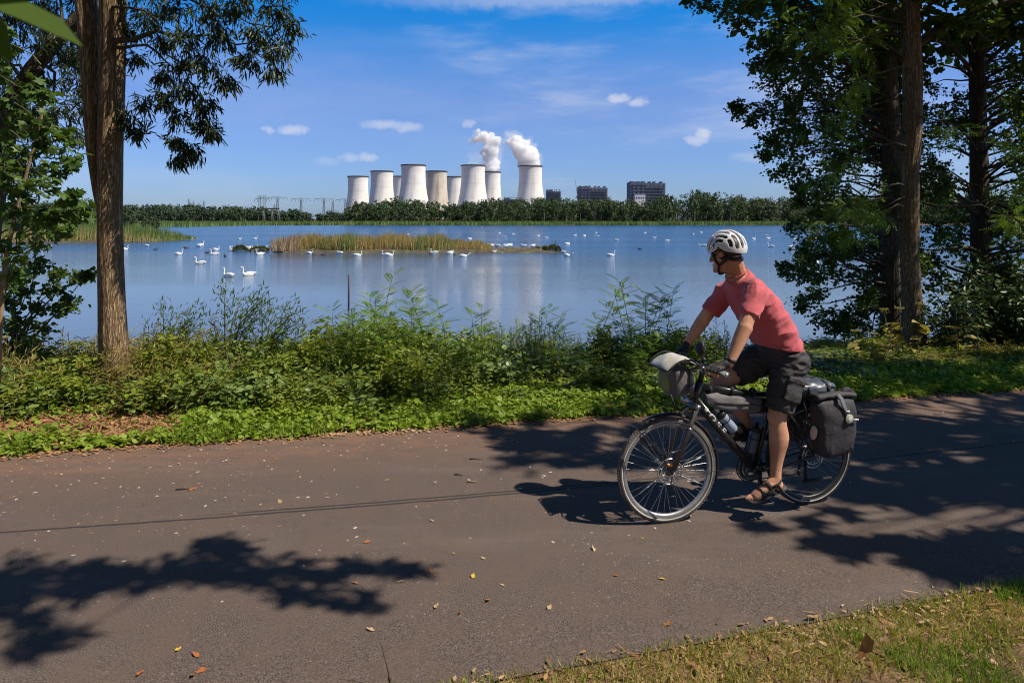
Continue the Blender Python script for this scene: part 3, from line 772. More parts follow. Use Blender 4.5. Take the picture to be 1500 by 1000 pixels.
# dead stalks at the right end of the island
N = 900; P = np.stack([r.uniform(-4, 3.2, N), r.uniform(73, 76, N), np.full(N, WZ + .15)], -1)
mb = MB(); reed_set(np.ones(N, bool), 0, np.full(N, .42), .04, 9, mb)
tag(mb.build('island_stubble', [MT['reed_pink']], smooth=False), 'short dry stalks on the bare right end of the island', 'reeds', kind='stuff')


def island_bush(px, py, D, rad, h, label, mat=None, n=700):
    c = at(px, py, D); r = np.random.default_rng(int(px)); m = MB(); u = nrm(r.normal(size=(n, 3))); u[:, 2] = np.abs(u[:, 2])
    p = u * (r.uniform(.6, 1, n) ** .5)[:, None] * [rad, rad, h]
    m.scatter(([(0, -.4, 0), (.5, 0, .1), (1, 0, 0), (.5, .4, .1)], [(0, 1, 2, 3)]), p, frames(nrm(u + r.normal(0, .5, (n, 3))), nrm(r.normal(size=(n, 3)))), .22 * r.uniform(.6, 1.4, n))
    return tag(m.build('island_bush', mat or MT['sedge'], smooth=False, loc=(c.x, D, WZ + .05)), label, 'bush')


MT['sedge'] = M('sedge', (.10, .10, .03), (.06, .075, .02), island=True, scale=2, rough=.8, trans=.15)
island_bush(810, 363, 74.5, .85, .65, 'round dark sedge bush at the right tip of the island')
island_bush(799, 363, 74.8, .45, .5, 'small dark sedge bush next to the round one at the island tip')
island_bush(787, 364, 75, .4, .4, 'low sedge clump left of the dark bushes on the island tip')
island_bush(352, 366, 77, .75, .5, 'lone sedge tussock in the water left of the island')
island_bush(380, 366, 75.5, 1.0, .45, 'sedge tussock at the left end of the island beside resting swans')
m = MB()
for i in range(14): m.tube([(i * .03, 0, 0), (i * .03 + r.normal(0, .12), r.normal(0, .1), r.uniform(.9, 1.5))], [.014, .006], 4)
tag(m.build('dock_stalk', MT['rust'], loc=(4.5, 74.4, WZ)), 'tuft of reddish dock stalks above the sedge bush at the island tip', 'plant')

# left spit of reeds
mudbank('spit_mud', -100, -55.5, 104, 20, .5, 43)
N = 12000; xx = -98 + r.uniform(0, 1, N) * 42.5; yy = 106 + r.uniform(0, 15, N)
P = np.stack([xx, yy, np.full(N, WZ + .1)], -1); f = np.clip((-55 - xx) / 9, 0.15, 1) ** .7
hgt = 2.9 * f * (1 + .1 * np.sin(xx * .9)); gr = (r.random(N) < .25 + .6 * (yy > 109))
mb = MB(); reed_set(gr, 1, hgt, .07, 4, mb); reed_set(~gr, 0, hgt * .8, .06, 5, mb)
tag(mb.build('spit_reeds', [MT['reed_gold'], MT['reed_green']], smooth=False), 'reeds on the spit reaching in from the left', 'reeds', kind='stuff')
N = 5000; xx = -300 + r.uniform(0, 1, N) * 145; yy = 270 + r.uniform(0, 1, N) * 150 + (xx + 300) * .25
P = np.stack([xx, yy, np.full(N, WZ)], -1); mb = MB(); reed_set(np.ones(N, bool), 0, np.full(N, 2.6), .3, 6, mb)
tag(mb.build('shore_reeds', [MT['reed_green']], smooth=False), 'pale reeds on the shore behind the left spit', 'reeds', kind='stuff')
c = gnd(510.5, 455, WZ); m = MB(); m.tube([(0, 0, -.4), (.01, 0, .6), (0, 0, H - (402 - HZ) / 1000 * c.y - WZ)], [.035, .035, .03], 8)
tag(m.build('wooden_stake', MT['rust'], loc=(c.x, c.y, WZ)), 'thin dark wooden stake standing upright in the lake', 'stake')

# ------------------------------------------------------------------ swans and ducks
def swan_mesh(pose, seed):
    """body along +x, water line at z = 0"""
    b = MB(); ys_ = (1, .6)
    if pose != 'upend':
        secs = [(-.52, .20, .02, .02), (-.44, .16, .07, .06), (-.30, .13, .17, .15), (-.10, .11, .215, .20), (.12, .10, .205, .19), (.28, .10, .15, .15), (.37, .13, .09, .10), (.41, .16, .03, .03)]
        b.sup([((x, 0, z), (0, 1, 0), (0, 0, 1), w, h, 2.0) for x, z, w, h in secs], 14)
        # folded wings arching over the back
        for s in (-1, 1):
            b.sup([((x, s * .11, z), (0, 1, 0), (0, 0, 1), w, h, 2.0) for x, z, w, h in [(.22, .16, .03, .04), (.10, .20, .09, .10), (-.12, .23, .10, .12), (-.34, .24, .06, .07), (-.55, .25, .015, .02)]], 10)
    if pose == 'tall':
        nk = [(.33, 0, .14), (.40, 0, .26), (.38, 0, .40), (.36, 0, .54), (.38, 0, .64), (.44, 0, .68), (.50, 0, .66)]
    elif pose == 'curved':
        nk = [(.33, 0, .13), (.44, 0, .20), (.46, 0, .32), (.37, 0, .43), (.36, 0, .54), (.42, 0, .60), (.50, 0, .57)]
    elif pose == 'low':
        nk = [(.33, 0, .14), (.47, 0, .20), (.58, 0, .30), (.64, 0, .40), (.70, 0, .44), (.77, 0, .40)]
    elif pose == 'tuck':
        nk = [(.33, 0, .18), (.40, .02, .30), (.28, .05, .38), (.12, .07, .36), (.0, .06, .33)]
    else:
        b.sup([((x, 0, z), (1, 0, 0), (0, 1, 0), w, h, 2.0) for z, x, w, h in [(-.1, 0, .2, .17), (.1, 0, .19, .16), (.28, -.03, .12, .10), (.42, -.08, .03, .03)]], 12)
        nk = [(.05, 0, .0), (.15, 0, -.1), (.2, 0, -.3)]
    b.tube(nk, np.interp(np.linspace(0, 1, len(nk)), [0, .2, .7, 1], [.085, .055, .036, .03]), 10)
    hd = np.array(nk[-1]); d = nrm(hd - np.array(nk[-2])); d = nrm(d * [1, 1, .5] + [.0, 0, -.25]) if pose != 'tuck' else d
    b.ell(hd + d * .005, (.055, .04, .042), frames(d[None], np.array([[0, 0, 1.0]]))[0], 10)
    k = MB(); k.tube([hd + d * .035, hd + d * .08, hd + d * .125], [.024, .017, .008], 8); k.ell(hd + d * .045 + [0, 0, .02], (.016, .012, .012), seg=8)
    return b, k


SWM = {}
for i_, ps in enumerate(('tall', 'curved', 'low', 'tuck', 'upend')):
    b, k = swan_mesh(ps, i_); o = b.build('swan', [MT['swan']]); kk = k.build('beak', [MT['beak']], o); SWM[ps] = (o, kk)
ORD = 'first second third fourth fifth sixth seventh eighth ninth tenth eleventh twelfth thirteenth fourteenth fifteenth sixteenth seventeenth eighteenth nineteenth twentieth twenty-first twenty-second twenty-third twenty-fourth twenty-fifth twenty-sixth twenty-seventh twenty-eighth twenty-ninth thirtieth thirty-first thirty-second'.split()
_used = set()


def swan(px, py, face, pose, label, group, sc=1.0, beak=True, z=WZ):
    """FACE: -1 looks left in the photo, 1 right"""
    c = gnd(px, py, z); src, kb = SWM[pose]; rr = np.random.default_rng(int(px * 7 + py * 13))
    if pose in _used:
        o = src.copy(); COL.objects.link(o); k = kb.copy(); COL.objects.link(k); k.parent = o
    else:
        o = src; _used.add(pose)
    o.location = (c.x, c.y, z - .03); o.rotation_euler = (0, 0, (PI if face < 0 else 0) + rr.normal(0, .35)); o.scale = (sc * .85,) * 3
    return tag(o, label, 'swan', group)


swan(334, 405.5, -1, 'tall', 'white swan with raised neck, left one of the nearest pair', 'swans close to the bank')
swan(364, 403.5, -1, 'tall', 'white swan with raised neck, right one of the nearest pair', 'swans close to the bank')
swan(293, 386.5, -1, 'tall', 'white swan with tall neck swimming just beyond the nearest pair', 'swans close to the bank')
sw = {'on the open water left of the island': [(62, 366, 1, 'curved'), (71, 362, -1, 'tuck'), (20, 369, -1, 'curved'), (183, 366, 1, 'tall'), (215, 361, -1, 'tuck'), (240, 350, -1, 'curved'), (262, 373, 1, 'tall'), (281, 350, 1, 'curved'), (291, 361.5, -1, 'tuck'), (294.5, 359, 1, 'tall'),
      (314, 373, -1, 'tall'), (316, 366.5, 1, 'curved'), (338, 363.5, 1, 'low'), (339, 367, -1, 'tuck'), (351, 351, 1, 'curved'), (374, 350, 1, 'tall')],
      'in the flock at the left end of the island': [(363, 365.5, -1, 'curved'), (368, 366.5, 1, 'tuck'), (373, 365, 1, 'curved'), (377, 367, -1, 'tuck'), (381, 373, -1, 'tall'), (386, 365.5, 1, 'curved'), (366, 364.5, 1, 'tuck'), (371, 366, -1, 'curved'), (379, 365, 1, 'tuck'), (383, 367.5, -1, 'tall'), (389, 368, 1, 'tuck'), (359, 364.5, 1, 'tuck')],
      'along the near shore of the island': [(424, 367, 1, 'tuck'), (448, 368, 1, 'curved'), (454, 372, 1, 'tall'), (497, 372, -1, 'tuck'), (524, 375, 1, 'curved'), (565, 374, -1, 'curved'), (571, 375, 1, 'tall'), (608, 370, 1, 'curved'), (636, 371, -1, 'curved'), (660, 371.5, 1, 'tuck'),
      (669, 368, -1, 'curved'), (679, 376, 1, 'low'), (699, 368, 1, 'tuck'), (724, 370.5, 1, 'tuck'), (740, 367, -1, 'curved'), (762, 366.5, -1, 'tuck'), (771, 367.5, 1, 'tall'), (798, 365.5, 1, 'curved')],
      'on the wide water right of the island': [(825, 371, -1, 'tuck'), (831, 375.5, 1, 'low'), (831, 358, 1, 'tuck'), (842, 345.5, 1, 'curved'), (856, 346, 1, 'tuck'), (873, 341.5, 1, 'tuck'), (875, 347, -1, 'low'), (895, 375, 1, 'tall'), (903, 352.5, -1, 'tuck'), (945, 341.5, -1, 'tuck'), (958, 349, 1, 'curved'),
      (977, 353.5, -1, 'tuck'), (1016, 343.5, 1, 'upend'), (1027, 341, 1, 'tuck'), (1030, 360.5, -1, 'low'), (1104, 350.5, 1, 'tall'), (1122, 345.5, -1, 'tuck'), (1125, 349.5, 1, 'low'), (1129, 362, -1, 'tall'), (1160, 362.5, 1, 'tuck'), (1165, 352, 1, 'tall'), (1195, 385, 1, 'curved')],
      'beyond the island near the far reeds': [(688, 350.5, 1, 'tuck'), (706, 332.5, 1, 'tuck'), (731.6, 342.5, 1, 'tuck'), (739, 347.5, -1, 'low'), (752, 343.5, -1, 'tuck'), (788, 346, 1, 'curved'), (800, 349, -1, 'tuck'), (598, 344, 1, 'tuck')]}
for key, lst in sw.items():
    lst = sorted(lst)
    for i_, (px, py, f_, ps) in enumerate(lst):
        swan(px, py, f_, ps, 'white swan %s, %s from the left' % (key, ORD[i_]), 'swans ' + key)
for i_, (px, py, f_) in enumerate(sorted([(714, 360, -1), (720, 360.5, 1), (728, 361, -1), (741, 361, -1), (747, 360, 1), (766, 361, -1), (780, 361, 1)])):
    swan(px, py, f_, 'tuck', 'white swan sleeping on the bare island tip, %s from the left' % ORD[i_], 'swans asleep on the island tip', z=WZ + .32)
swan(481, 362, 1, 'curved', 'white swan standing among the island reeds', 'swans in the island reeds', z=WZ + .4)


def duck_mesh():
    b = MB()
    b.sup([((x, 0, z), (0, 1, 0), (0, 0, 1), w, h, 2.0) for x, z, w, h in [(-.27, .12, .01, .01), (-.2, .08, .06, .05), (-.05, .06, .10, .085), (.1, .06, .09, .08), (.18, .09, .04, .05)]], 12)
    b.tube([(.13, 0, .09), (.17, 0, .17), (.19, 0, .22)], [.045, .033, .03], 8); b.ell((.2, 0, .235), (.045, .035, .035), seg=8)
    k = MB(); k.tube([(.235, 0, .23), (.285, 0, .222)], [.018, .008], 6)
    return b, k


b, k = duck_mesh(); dk = b.build('duck', [MT['duck']]); dkb = k.build('bill', [MT['rim']], dk)
for i_, (px, py) in enumerate(sorted([(270, 363.5), (274, 363.8), (303.5, 370.5), (329.5, 375.5), (460, 373), (474, 373.5), (545, 368.5), (631, 372.5), (644, 367.5), (655, 367), (666, 373), (690, 365.5), (937, 365.5), (228, 366)])):
    if i_: o = dk.copy(); COL.objects.link(o); k = dkb.copy(); COL.objects.link(k); k.parent = o
    else: o = dk
    c = gnd(px, py, WZ); o.location = (c.x, c.y, WZ - .02); o.rotation_euler = (0, 0, (i_ * 2.1) % 6.28); o.scale = (1.15,) * 3
    tag(o, 'small dark brown duck on the water, %s from the left' % ORD[i_], 'duck', 'dark ducks on the lake')

# ------------------------------------------------------------------ foliage kit
def leaf(w, fold=.07, tipw=.42, bend=0.0):
    return ([(0, 0, 0), (.3, w / 2, fold), (.68, w * tipw, fold - bend * .4), (1, 0, -bend), (.68, -w * tipw, fold - bend * .4), (.3, -w / 2, fold)], [(0, 1, 2, 3), (0, 3, 4, 5)])


LF_WILLOW = leaf(.20, .03, .34, .10)
LF_ROUND = leaf(.86, .08, .44, .05)
LF_OVAL = leaf(.52, .08, .36, .12)
LF_BROAD = ([(0, 0, 0), (.12, .30, .04), (.45, .40, .07), (.78, .2, .02), (1, 0, -.12), (.78, -.2, .02), (.45, -.40, .07), (.12, -.30, .04), (.5, 0, 0)], [(0, 1, 2, 8), (8, 2, 3, 4), (8, 4, 5, 6), (0, 8, 6, 7)])


def maple_tmpl():
    ang = [0, 20, 42, 62, 95, 125, 165, 195, 235, 265, 298, 318, 340]; rad = [1.0, .62, .92, .5, .82, .4, .45, .45, .4, .82, .5, .92, .62]
    v = [(.22, 0, .05)] + [(.22 + .62 * q * math.cos(math.radians(a)), .62 * q * math.sin(math.radians(a)), -.10 * q * q) for a, q in zip(ang, rad)]
    n = len(ang); return (v, [(0, 1 + i, 1 + (i + 1) % n) for i in range(n)])


LF_MAPLE = maple_tmpl()


def pinnate(pairs=7, lw=.075, ll=.18):
    v = []; f = []
    def add(base, d, L):
        d = np.array(d) / np.linalg.norm(d); s = np.array([-d[1], d[0], 0]); b = len(v); base = np.array(base)
        for q in (base, base + d * L * .45 + s * lw / 2 + [0, 0, .012], base + d * L, base + d * L * .45 - s * lw / 2 + [0, 0, .012]): v.append(tuple(q))
        f.append((b, b + 1, b + 2, b + 3))
    for i in range(pairs):
        x = .16 + .74 * i / pairs; z = -.25 * x * x; L = ll * (1 - .25 * abs(i / pairs - .4))
        add((x, .005, z), (.28, 1, -.18), L); add((x, -.005, z), (.28, -1, -.18), L)
    add((.9, 0, -.2), (1, 0, -.35), ll)
    b = len(v); v += [(0, .006, 0), (.9, .003, -.2), (.9, -.003, -.2), (0, -.006, 0)]; f.append((b, b + 1, b + 2, b + 3))
    return (v, f)


LF_PIN = pinnate()


def twig_leaves(mb, p0, p1, n, tmpl, size, r, m=0, droop=.2, spread=.8, updir=(0, 0, 1), jit=.03, start=.15):
    """leaves along straight twigs; P0, P1 are (T,3); N leaves each"""
    T = len(p0); t = r.uniform(start, 1.0, (T, n)); P = p0[:, None] + (p1 - p0)[:, None] * t[..., None]
    sag = -.10 * np.linalg.norm(p1 - p0, axis=1)[:, None] * t * t; P[..., 2] += sag
    P += r.normal(0, jit, P.shape); P = P.reshape(-1, 3)
    d = np.repeat(nrm(p1 - p0), n, 0); d = d + r.normal(0, spread, d.shape); d[:, 2] -= droop; d = nrm(d)
    nn = np.array(updir) + r.normal(0, .55, d.shape)
    mb.scatter(tmpl, P, frames(d, nn), size * r.uniform(.65, 1.25, len(P)), m)


def clump(mb, tw, c, rad, ntw, nl, tmpl, size, r, m=0, droop=.2, hang=0.0, core=None, twm=0, spread=.8, twr=.005):
    """one spray of foliage: twigs from a core out to a ragged ellipsoid, leaves along them"""
    c = np.array(tuple(c)); rad = np.array(rad, float)
    u = nrm(r.normal(size=(ntw, 3))); q = r.uniform(.35, 1.08, ntw)[:, None]
    p1 = c + u * rad * q; p1[:, 2] -= hang * r.uniform(0, 1, ntw)
    p0 = c + u * rad * .12 + r.normal(0, .12, (ntw, 3)) * rad if core is None else np.array(tuple(core)) + r.normal(0, .1, (ntw, 3)) * rad
    twig_leaves(mb, p0, p1, nl, tmpl, size, r, m, droop, spread)
    if tw is not None:
        for a, b in zip(p0, p1): tw.tube([a, (a + b) / 2 + [0, 0, .02], b + [0, 0, -.05 * np.linalg.norm(b - a)]], [twr, twr * .8, twr * .4], 3, twm, cap=False)


def limb(tw, a, b, r0, r1, r, m=0, rise=.18, seg=6):
    a = np.array(tuple(a)); b = np.array(tuple(b)); L = np.linalg.norm(b - a); n = max(4, int(L / .35))
    w = r.normal(0, .035 * L, 3); w2 = r.normal(0, .03 * L, 3)
    f = np.linspace(0, 1, n)[:, None]
    P = a + (b - a) * f + [0, 0, rise * L] * (np.sin(PI * f) * (1 - .3 * f)) + w * np.sin(PI * f) + w2 * np.sin(2 * PI * f)
    tw.tube(P, np.linspace(r0, r1, n), seg, m, cap=False)


def trunk(name, pts, rad, mat, parent, ridges=16, seed=0, amp=.05, seg=56, flare=0.0, step=.04):
    """tapered trunk with a knobbly, ridged outline"""
    P = np.array(pts, float); L = np.concatenate([[0], np.cumsum(np.linalg.norm(np.diff(P, axis=0), axis=1))]); n = int(L[-1] / step)
    s = np.linspace(0, L[-1], n); Q = np.stack([np.interp(s, L, P[:, i]) for i in range(3)], -1)
    for _ in range(12): Q[1:-1] = (Q[:-2] + Q[1:-1] * 2 + Q[2:]) / 4
    R = np.interp(s, L, rad) + flare * np.exp(-s / .22); r = np.random.default_rng(seed); ph = r.uniform(0, 6.28, 8)
    def prof(a, i):
        z = s[i]
        return (1 + amp * .5 * np.sin(ridges * a + 2.2 * math.sin(z * 1.7 + ph[0]) + 1.1 * math.sin(z * 4.3 + ph[1])) + amp * .35 * np.sin((ridges * 2 - 3) * a + 3 * math.sin(z * 2.9 + ph[2]))
                + amp * .6 * np.sin(2 * a + z * .9 + ph[3]) + amp * .4 * np.sin(3 * a - z * 2.3 + ph[4]) + amp * .25 * math.sin(z * 9 + ph[5]) * np.sin(a + ph[6])
                + flare * 2.0 * math.exp(-z / .2) * np.sin(5 * a + ph[7]))
    m = MB(); m.tube(Q, R, seg, 0, True, prof)
    return m.build(name, mat, parent)


# ------------------------------------------------------------------ left: twin-stemmed willow, second willow, maple, shrub
r = np.random.default_rng(51)
TL = gnd(168, 577); TL.z = ground_h(TL.x, TL.y)
t = thing('willow_tree', 'twin-stemmed tree with rough brown bark and narrow willow leaves at the verge', 'tree', TL)
Dl = TL.y
def loc(px, py, D, base=None): return np.array(at(px, py, D)) - np.array(base if base is not None else TL)
st1 = [loc(x, y, Dl + .02) for x, y in [(167, 592), (167, 540), (164, 440), (161, 330), (161, 230), (164, 120), (166, 0), (169, -150), (175, -420), (182, -800)]]
trunk('trunk', st1, [.180, .162, .142, .130, .130, .134, .136, .13, .11, .07], MT['bark_left'], t, 15, 1, .038, 64, .05)
st2 = [loc(x, y, Dl + .10) for x, y in [(156, 345), (147, 285), (139, 220), (136, 160), (133, 100), (130, 40), (124, -10), (108, -150), (62, -420), (10, -800)]]
trunk('stem', st2, [.05, .075, .092, .100, .106, .108, .106, .095, .08, .05], MT['bark_left'], t, 12, 2, .05, 48)
lf = MB(); tw = MB()
cl = []
def region(n, poly_fn, Dr, rr):
    out = []
    while len(out) < n:
        px, py = poly_fn(r)
        out.append((px, py, r.uniform(*Dr), r.uniform(*rr)))
    return out
# the hanging spray right of the trunk: (px, py, D, radius px)
spr = [(215, 20, 7.9, 34), (255, 15, 7.7, 36), (300, 8, 7.6, 38), (350, 5, 7.5, 36), (400, 12, 7.4, 30), (428, 35, 7.4, 20), (375, 45, 7.4, 36), (320, 45, 7.5, 38), (270, 52, 7.6, 34), (410, 68, 7.3, 26), (360, 85, 7.4, 32), (305, 88, 7.5, 32),
       (262, 95, 7.6, 26), (400, 100, 7.3, 18), (330, 118, 7.4, 22), (275, 128, 7.5, 26), (240, 138, 7.6, 24), (300, 148, 7.5, 26), (212, 152, 7.7, 20), (190, 175, 7.8, 20), (205, 192, 7.8, 16), (262, 165, 7.6, 20), (300, 180, 7.5, 20),
       (310, 192, 7.5, 14), (262, 205, 7.6, 18), (280, 218, 7.6, 20), (258, 232, 7.6, 12), (192, 45, 8.0, 22), (200, 85, 8.0, 16), (345, -30, 7.4, 50), (270, -35, 7.6, 50), (210, -30, 7.8, 45), (410, -25, 7.4, 30), (235, 60, 7.9, 18), (240, 108, 7.7, 16)]
for px, py, D, rp in spr:
    c = loc(px, py, D); R = rp / 1000 * D * 1.12
    clump(lf, tw, c, (R, R * 1.0, R * .75), int(7 + rp * .42), 12, LF_WILLOW, .095, r, droop=.75, hang=R * .55, spread=.55, twr=.0035)
for a, b_, r0, r1 in [((168, 60), (262, 56), .035, .018), ((262, 56), (375, 62), .018, .006), ((166, 70), (215, 66), .022, .015), ((215, 66), (252, 98), .014, .008), ((252, 98), (255, 195), .008, .003), ((168, -40), (300, 10), .04, .01), ((300, 10), (400, 40), .012, .005),
                       ((165, 10), (230, 30), .02, .008), ((230, 50), (300, 120), .012, .004), ((172, 160), (205, 178), .006, .003), ((262, 57), (300, 90), .012, .005), ((168, 110), (200, 112), .008, .004)]:
    limb(tw, loc(*a, Dl - .1 if a[0] < 180 else 7.65), loc(*b_, 7.55), r0, r1, r, rise=.02)
# crown above the frame, coarser, leaving the trunk in the sun
_tp = np.array([loc(160, y, Dl) for y in range(-40, 560, 30)])
def sun_free(c, pts, R):
    d = np.asarray(c) - pts; t_ = d @ np.array(S); return (np.linalg.norm(d - t_[:, None] * np.array(S), axis=1) + 9.0 * (t_ < 0)).min() > R
for i in range(70):
    c = loc(r.uniform(-60, 420), r.uniform(-900, -70), r.uniform(6.6, 9.6)); R = r.uniform(.45, .75)
    if not sun_free(c, _tp, R * .9 + .1): continue
    clump(lf, None, c, (R, R, R), 14, 10, LF_WILLOW, .16, r, droop=.6, hang=.3)
for i in range(14):
    limb(tw, loc(160 + r.uniform(-20, 10), r.uniform(-600, -60), Dl), loc(r.uniform(-60, 420), r.uniform(-900, -120), r.uniform(6.8, 9.4)), .04, .008, r)
tw.build('branches', MT['bark_dark'], t); lf.build('crown', MT['willow_leaf'], t, smooth=False)

B2 = np.array(at(22, 560, 9.6)); B2[2] = ground_h(B2[0], B2[1])
t = thing('leaning_willow', 'dark willow at the far left whose leaning stem shows through the leaves', 'tree', B2)
trunk('trunk', [np.array(at(px, py, 9.6)) - B2 for px, py in [(-40, 600), (-30, 420), (-5, 260), (22, 140), (52, 95), (95, 45), (120, 22), (150, -40), (180, -200), (190, -400)]], [.2, .17, .14, .12, .105, .09, .08, .07, .05, .03], MT['bark_dark'], t, 12, 3, .05, 32)
lf = MB(); tw = MB()
for i in range(95):
    while True:
        px, py = r.uniform(-70, 150), r.uniform(-60, 300)
        if py < 255 - max(0, px - 60) * .9 and not (px > 128 and py > 160): break
    D = r.uniform(8.8, 11.5); R = r.uniform(26, 42) / 1000 * D
    clump(lf, tw, np.array(at(px, py, D)) - B2, (R, R, R * .8), 13, 13, LF_WILLOW, .11, r, droop=.6, hang=R * .6, spread=.6)
for i in range(26):
    a = (r.uniform(-20, 120), 0); a = (a[0], np.interp(a[0], [-30, 22, 95, 120], [420, 140, 45, 22]))
    limb(tw, np.array(at(a[0], a[1], 9.6)) - B2, np.array(at(a[0] + r.uniform(-90, 60), a[1] + r.uniform(-120, 130), r.uniform(9, 11))) - B2, .03, .006, r)
for i in range(40):
    R = r.uniform(.5, .8); clump(lf, None, np.array(at(r.uniform(-250, 200), r.uniform(-600, -80), r.uniform(8.5, 12))) - B2, (R, R, R), 14, 10, LF_WILLOW, .18, r, droop=.5)
tw.build('branches', MT['bark_dark'], t); lf.build('crown', MT['willow_leaf'], t, smooth=False)

# young maple
B3 = np.array(at(2, 600, 6.9)); B3[2] = ground_h(B3[0], B3[1])
t = thing('young_maple', 'young maple with broad lobed leaves and a thin pale stem at the far left', 'tree', B3)
l3 = lambda px, py, D: np.array(at(px, py, D)) - B3
m = MB(); m.tube([l3(-4, 600, 6.9), l3(0, 470, 6.85), l3(8, 380, 6.8), l3(28, 292, 6.75), l3(46, 228, 6.7), l3(58, 185, 6.7), l3(66, 152, 6.7)], [.028, .024, .021, .017, .013, .010, .006], 8); m.build('trunk', MT['maple_stem'] if 'maple_stem' in MT else M('maple_stem', (.33, .22, .12), (.20, .13, .07), scale=9, rough=.8), t)
lf = MB(); tw = MB()
mp = [(20, 150, 22), (60, 140, 18), (15, 190, 30), (55, 182, 25), (90, 200, 22), (25, 235, 30), (70, 225, 28), (110, 232, 18), (20, 280, 30), (62, 268, 24), (100, 292, 22), (118, 310, 14), (95, 322, 20), (70, 312, 28), (25, 325, 32), (60, 345, 26), (15, 365, 28), (85, 338, 16), (45, 130, 15), (0, 110, 30), (5, 60, 30),
      (20, 395, 20), (45, 310, 30), (5, 250, 40), (85, 250, 22), (10, 420, 22)]
for px, py, rp in mp:
    D = r.uniform(6.0, 7.3); R = rp / 1000 * D * 1.1
    clump(lf, tw, l3(px, py, D), (R, R, R * .8), int(7 + rp * .25), 3, LF_MAPLE, .105, r, droop=.35, spread=.9, twr=.003)
for px, py, rp in mp:
    f = np.clip((400 - py) / 250, 0, 1); limb(tw, l3(8 + 52 * f, min(py + 35, 420), 6.75), l3(px, py, 6.7), .007, .003, r, rise=.05, seg=4)
tw.build('branches', MT['greenstem'], t); lf.build('crown', MT['maple_leaf'], t, smooth=False)

# alder shrub below it
B4 = np.array(at(20, 520, 8.6)); B4[2] = ground_h(B4[0], B4[1])
t = thing('alder_shrub', 'alder shrub with small round leaves below the young maple', 'shrub', B4)
l4 = lambda px, py, D: np.array(at(px, py, D)) - B4
lf = MB(); tw = MB()
for px, py, rp in [(20, 395, 26), (55, 388, 22), (85, 400, 24), (112, 408, 18), (125, 404, 8), (40, 425, 28), (80, 425, 26), (105, 438, 18), (15, 445, 28), (60, 450, 22), (95, 455, 14), (30, 470, 26), (5, 480, 30), (60, 478, 20), (10, 410, 30), (-10, 440, 40)]:
    D = r.uniform(8, 9.2); R = rp / 1000 * D * 1.1
    clump(lf, tw, l4(px, py, D), (R, R, R * .6), 11, 9, LF_ROUND, .062, r, droop=.1, twr=.004)
    limb(tw, l4(r.uniform(-10, 30), 520, 8.6), l4(px, py, D), .014, .004, r, rise=.1, seg=5)
tw.build('branches', MT['twig'], t); lf.build('crown', MT['alder_leaf'], t, smooth=False)

# out-of-focus spray of big leaves close to the camera, top left
B5 = np.array((-.424, .55, 2.152))
t = thing('leafy_branch', 'branch with large out of focus leaves hanging close to the camera', 'branch', B5)
t.scale = (.6,) * 3
m = MB(); m.tube([(-.55, .1, .25), (-.28, .04, .12), (-.05, 0, .05), (.06, 0, .045)], [.008, .006, .004, .002], 6); m.build('twig', MT['twig'], t)
for p, d, n_, s in [((-.02, 0, .045), (.95, .1, -.28), (.2, -.4, .9), .15), ((-.07, .0, .06), (.8, .2, .12), (.1, -.8, .6), .13), ((-.05, .01, .05), (.55, -.1, -.55), (-.2, -.7, .7), .12), ((-.13, .01, .08), (.6, 0, .5), (.1, -.9, .3), .13), ((-.16, .02, .08), (.3, -.1, -.6), (.1, -.8, .5), .13)]:
    m = MB(); m.scatter(leaf(.5, .05, .38, .14), np.array([p]), frames(np.array([nrm(np.array(d))]), np.array([n_])), s); m.build('leaf', MT['alder_leaf'], t)

# ------------------------------------------------------------------ right: three trees and their undergrowth
r = np.random.default_rng(61)
def left_bound(y): return np.interp(y, [-80, 0, 25, 60, 95, 110, 150, 185, 215, 240, 270, 300, 330, 350, 385, 410, 440, 465, 490], [1000, 1022, 1045, 1105, 1095, 1130, 1062, 1098, 1112, 1120, 1160, 1165, 1150, 1165, 1142, 1148, 1170, 1185, 1215])
TR = [dict(px=1338, D=11.0, base=505, pts=[(1345, 530), (1338, 480), (1333, 380), (1333, 250), (1337, 190), (1337, 120), (1334, 30), (1334, -60), (1340, -300), (1345, -700)], rad=[.185, .165, .138, .130, .137, .142, .128, .12, .09, .04], mat='bark_right', leaf='locust_leaf', tm=LF_PIN, sz=.26, name='locust_tree', label='locust tree with a pale straight trunk, nearest of the three trees on the right'),
      dict(px=1306, D=12.6, base=500, pts=[(1312, 525), (1308, 470), (1306, 380), (1310, 300), (1306, 200), (1300, 110), (1300, 40), (1302, -30), (1300, -300), (1290, -650)], rad=[.24, .21, .19, .18, .165, .16, .155, .15, .11, .05], mat='bark_dark', leaf='alder_leaf', tm=LF_ROUND, sz=.085, name='alder_tree', label='alder tree with a dark trunk close behind the pale one'),
      dict(px=1432, D=13.6, base=490, pts=[(1440, 520), (1438, 440), (1436, 330), (1434, 240), (1432, 130), (1430, 30), (1428, -60), (1425, -320), (1420, -600)], rad=[.22, .185, .165, .155, .145, .14, .13, .1, .05], mat='bark_dark', leaf='alder_leaf', tm=LF_ROUND, sz=.085, name='alder_tree', label='alder tree with a dark trunk nearest the edge of the photo on the right')]
GAPS = [(1375, 45, 22), (1405, 110, 14), (1395, 20, 16), (1366, 460, 24), (1455, 240, 8), (1325, 60, 8), (1412, 255, 8), (1230, 420, 6)]
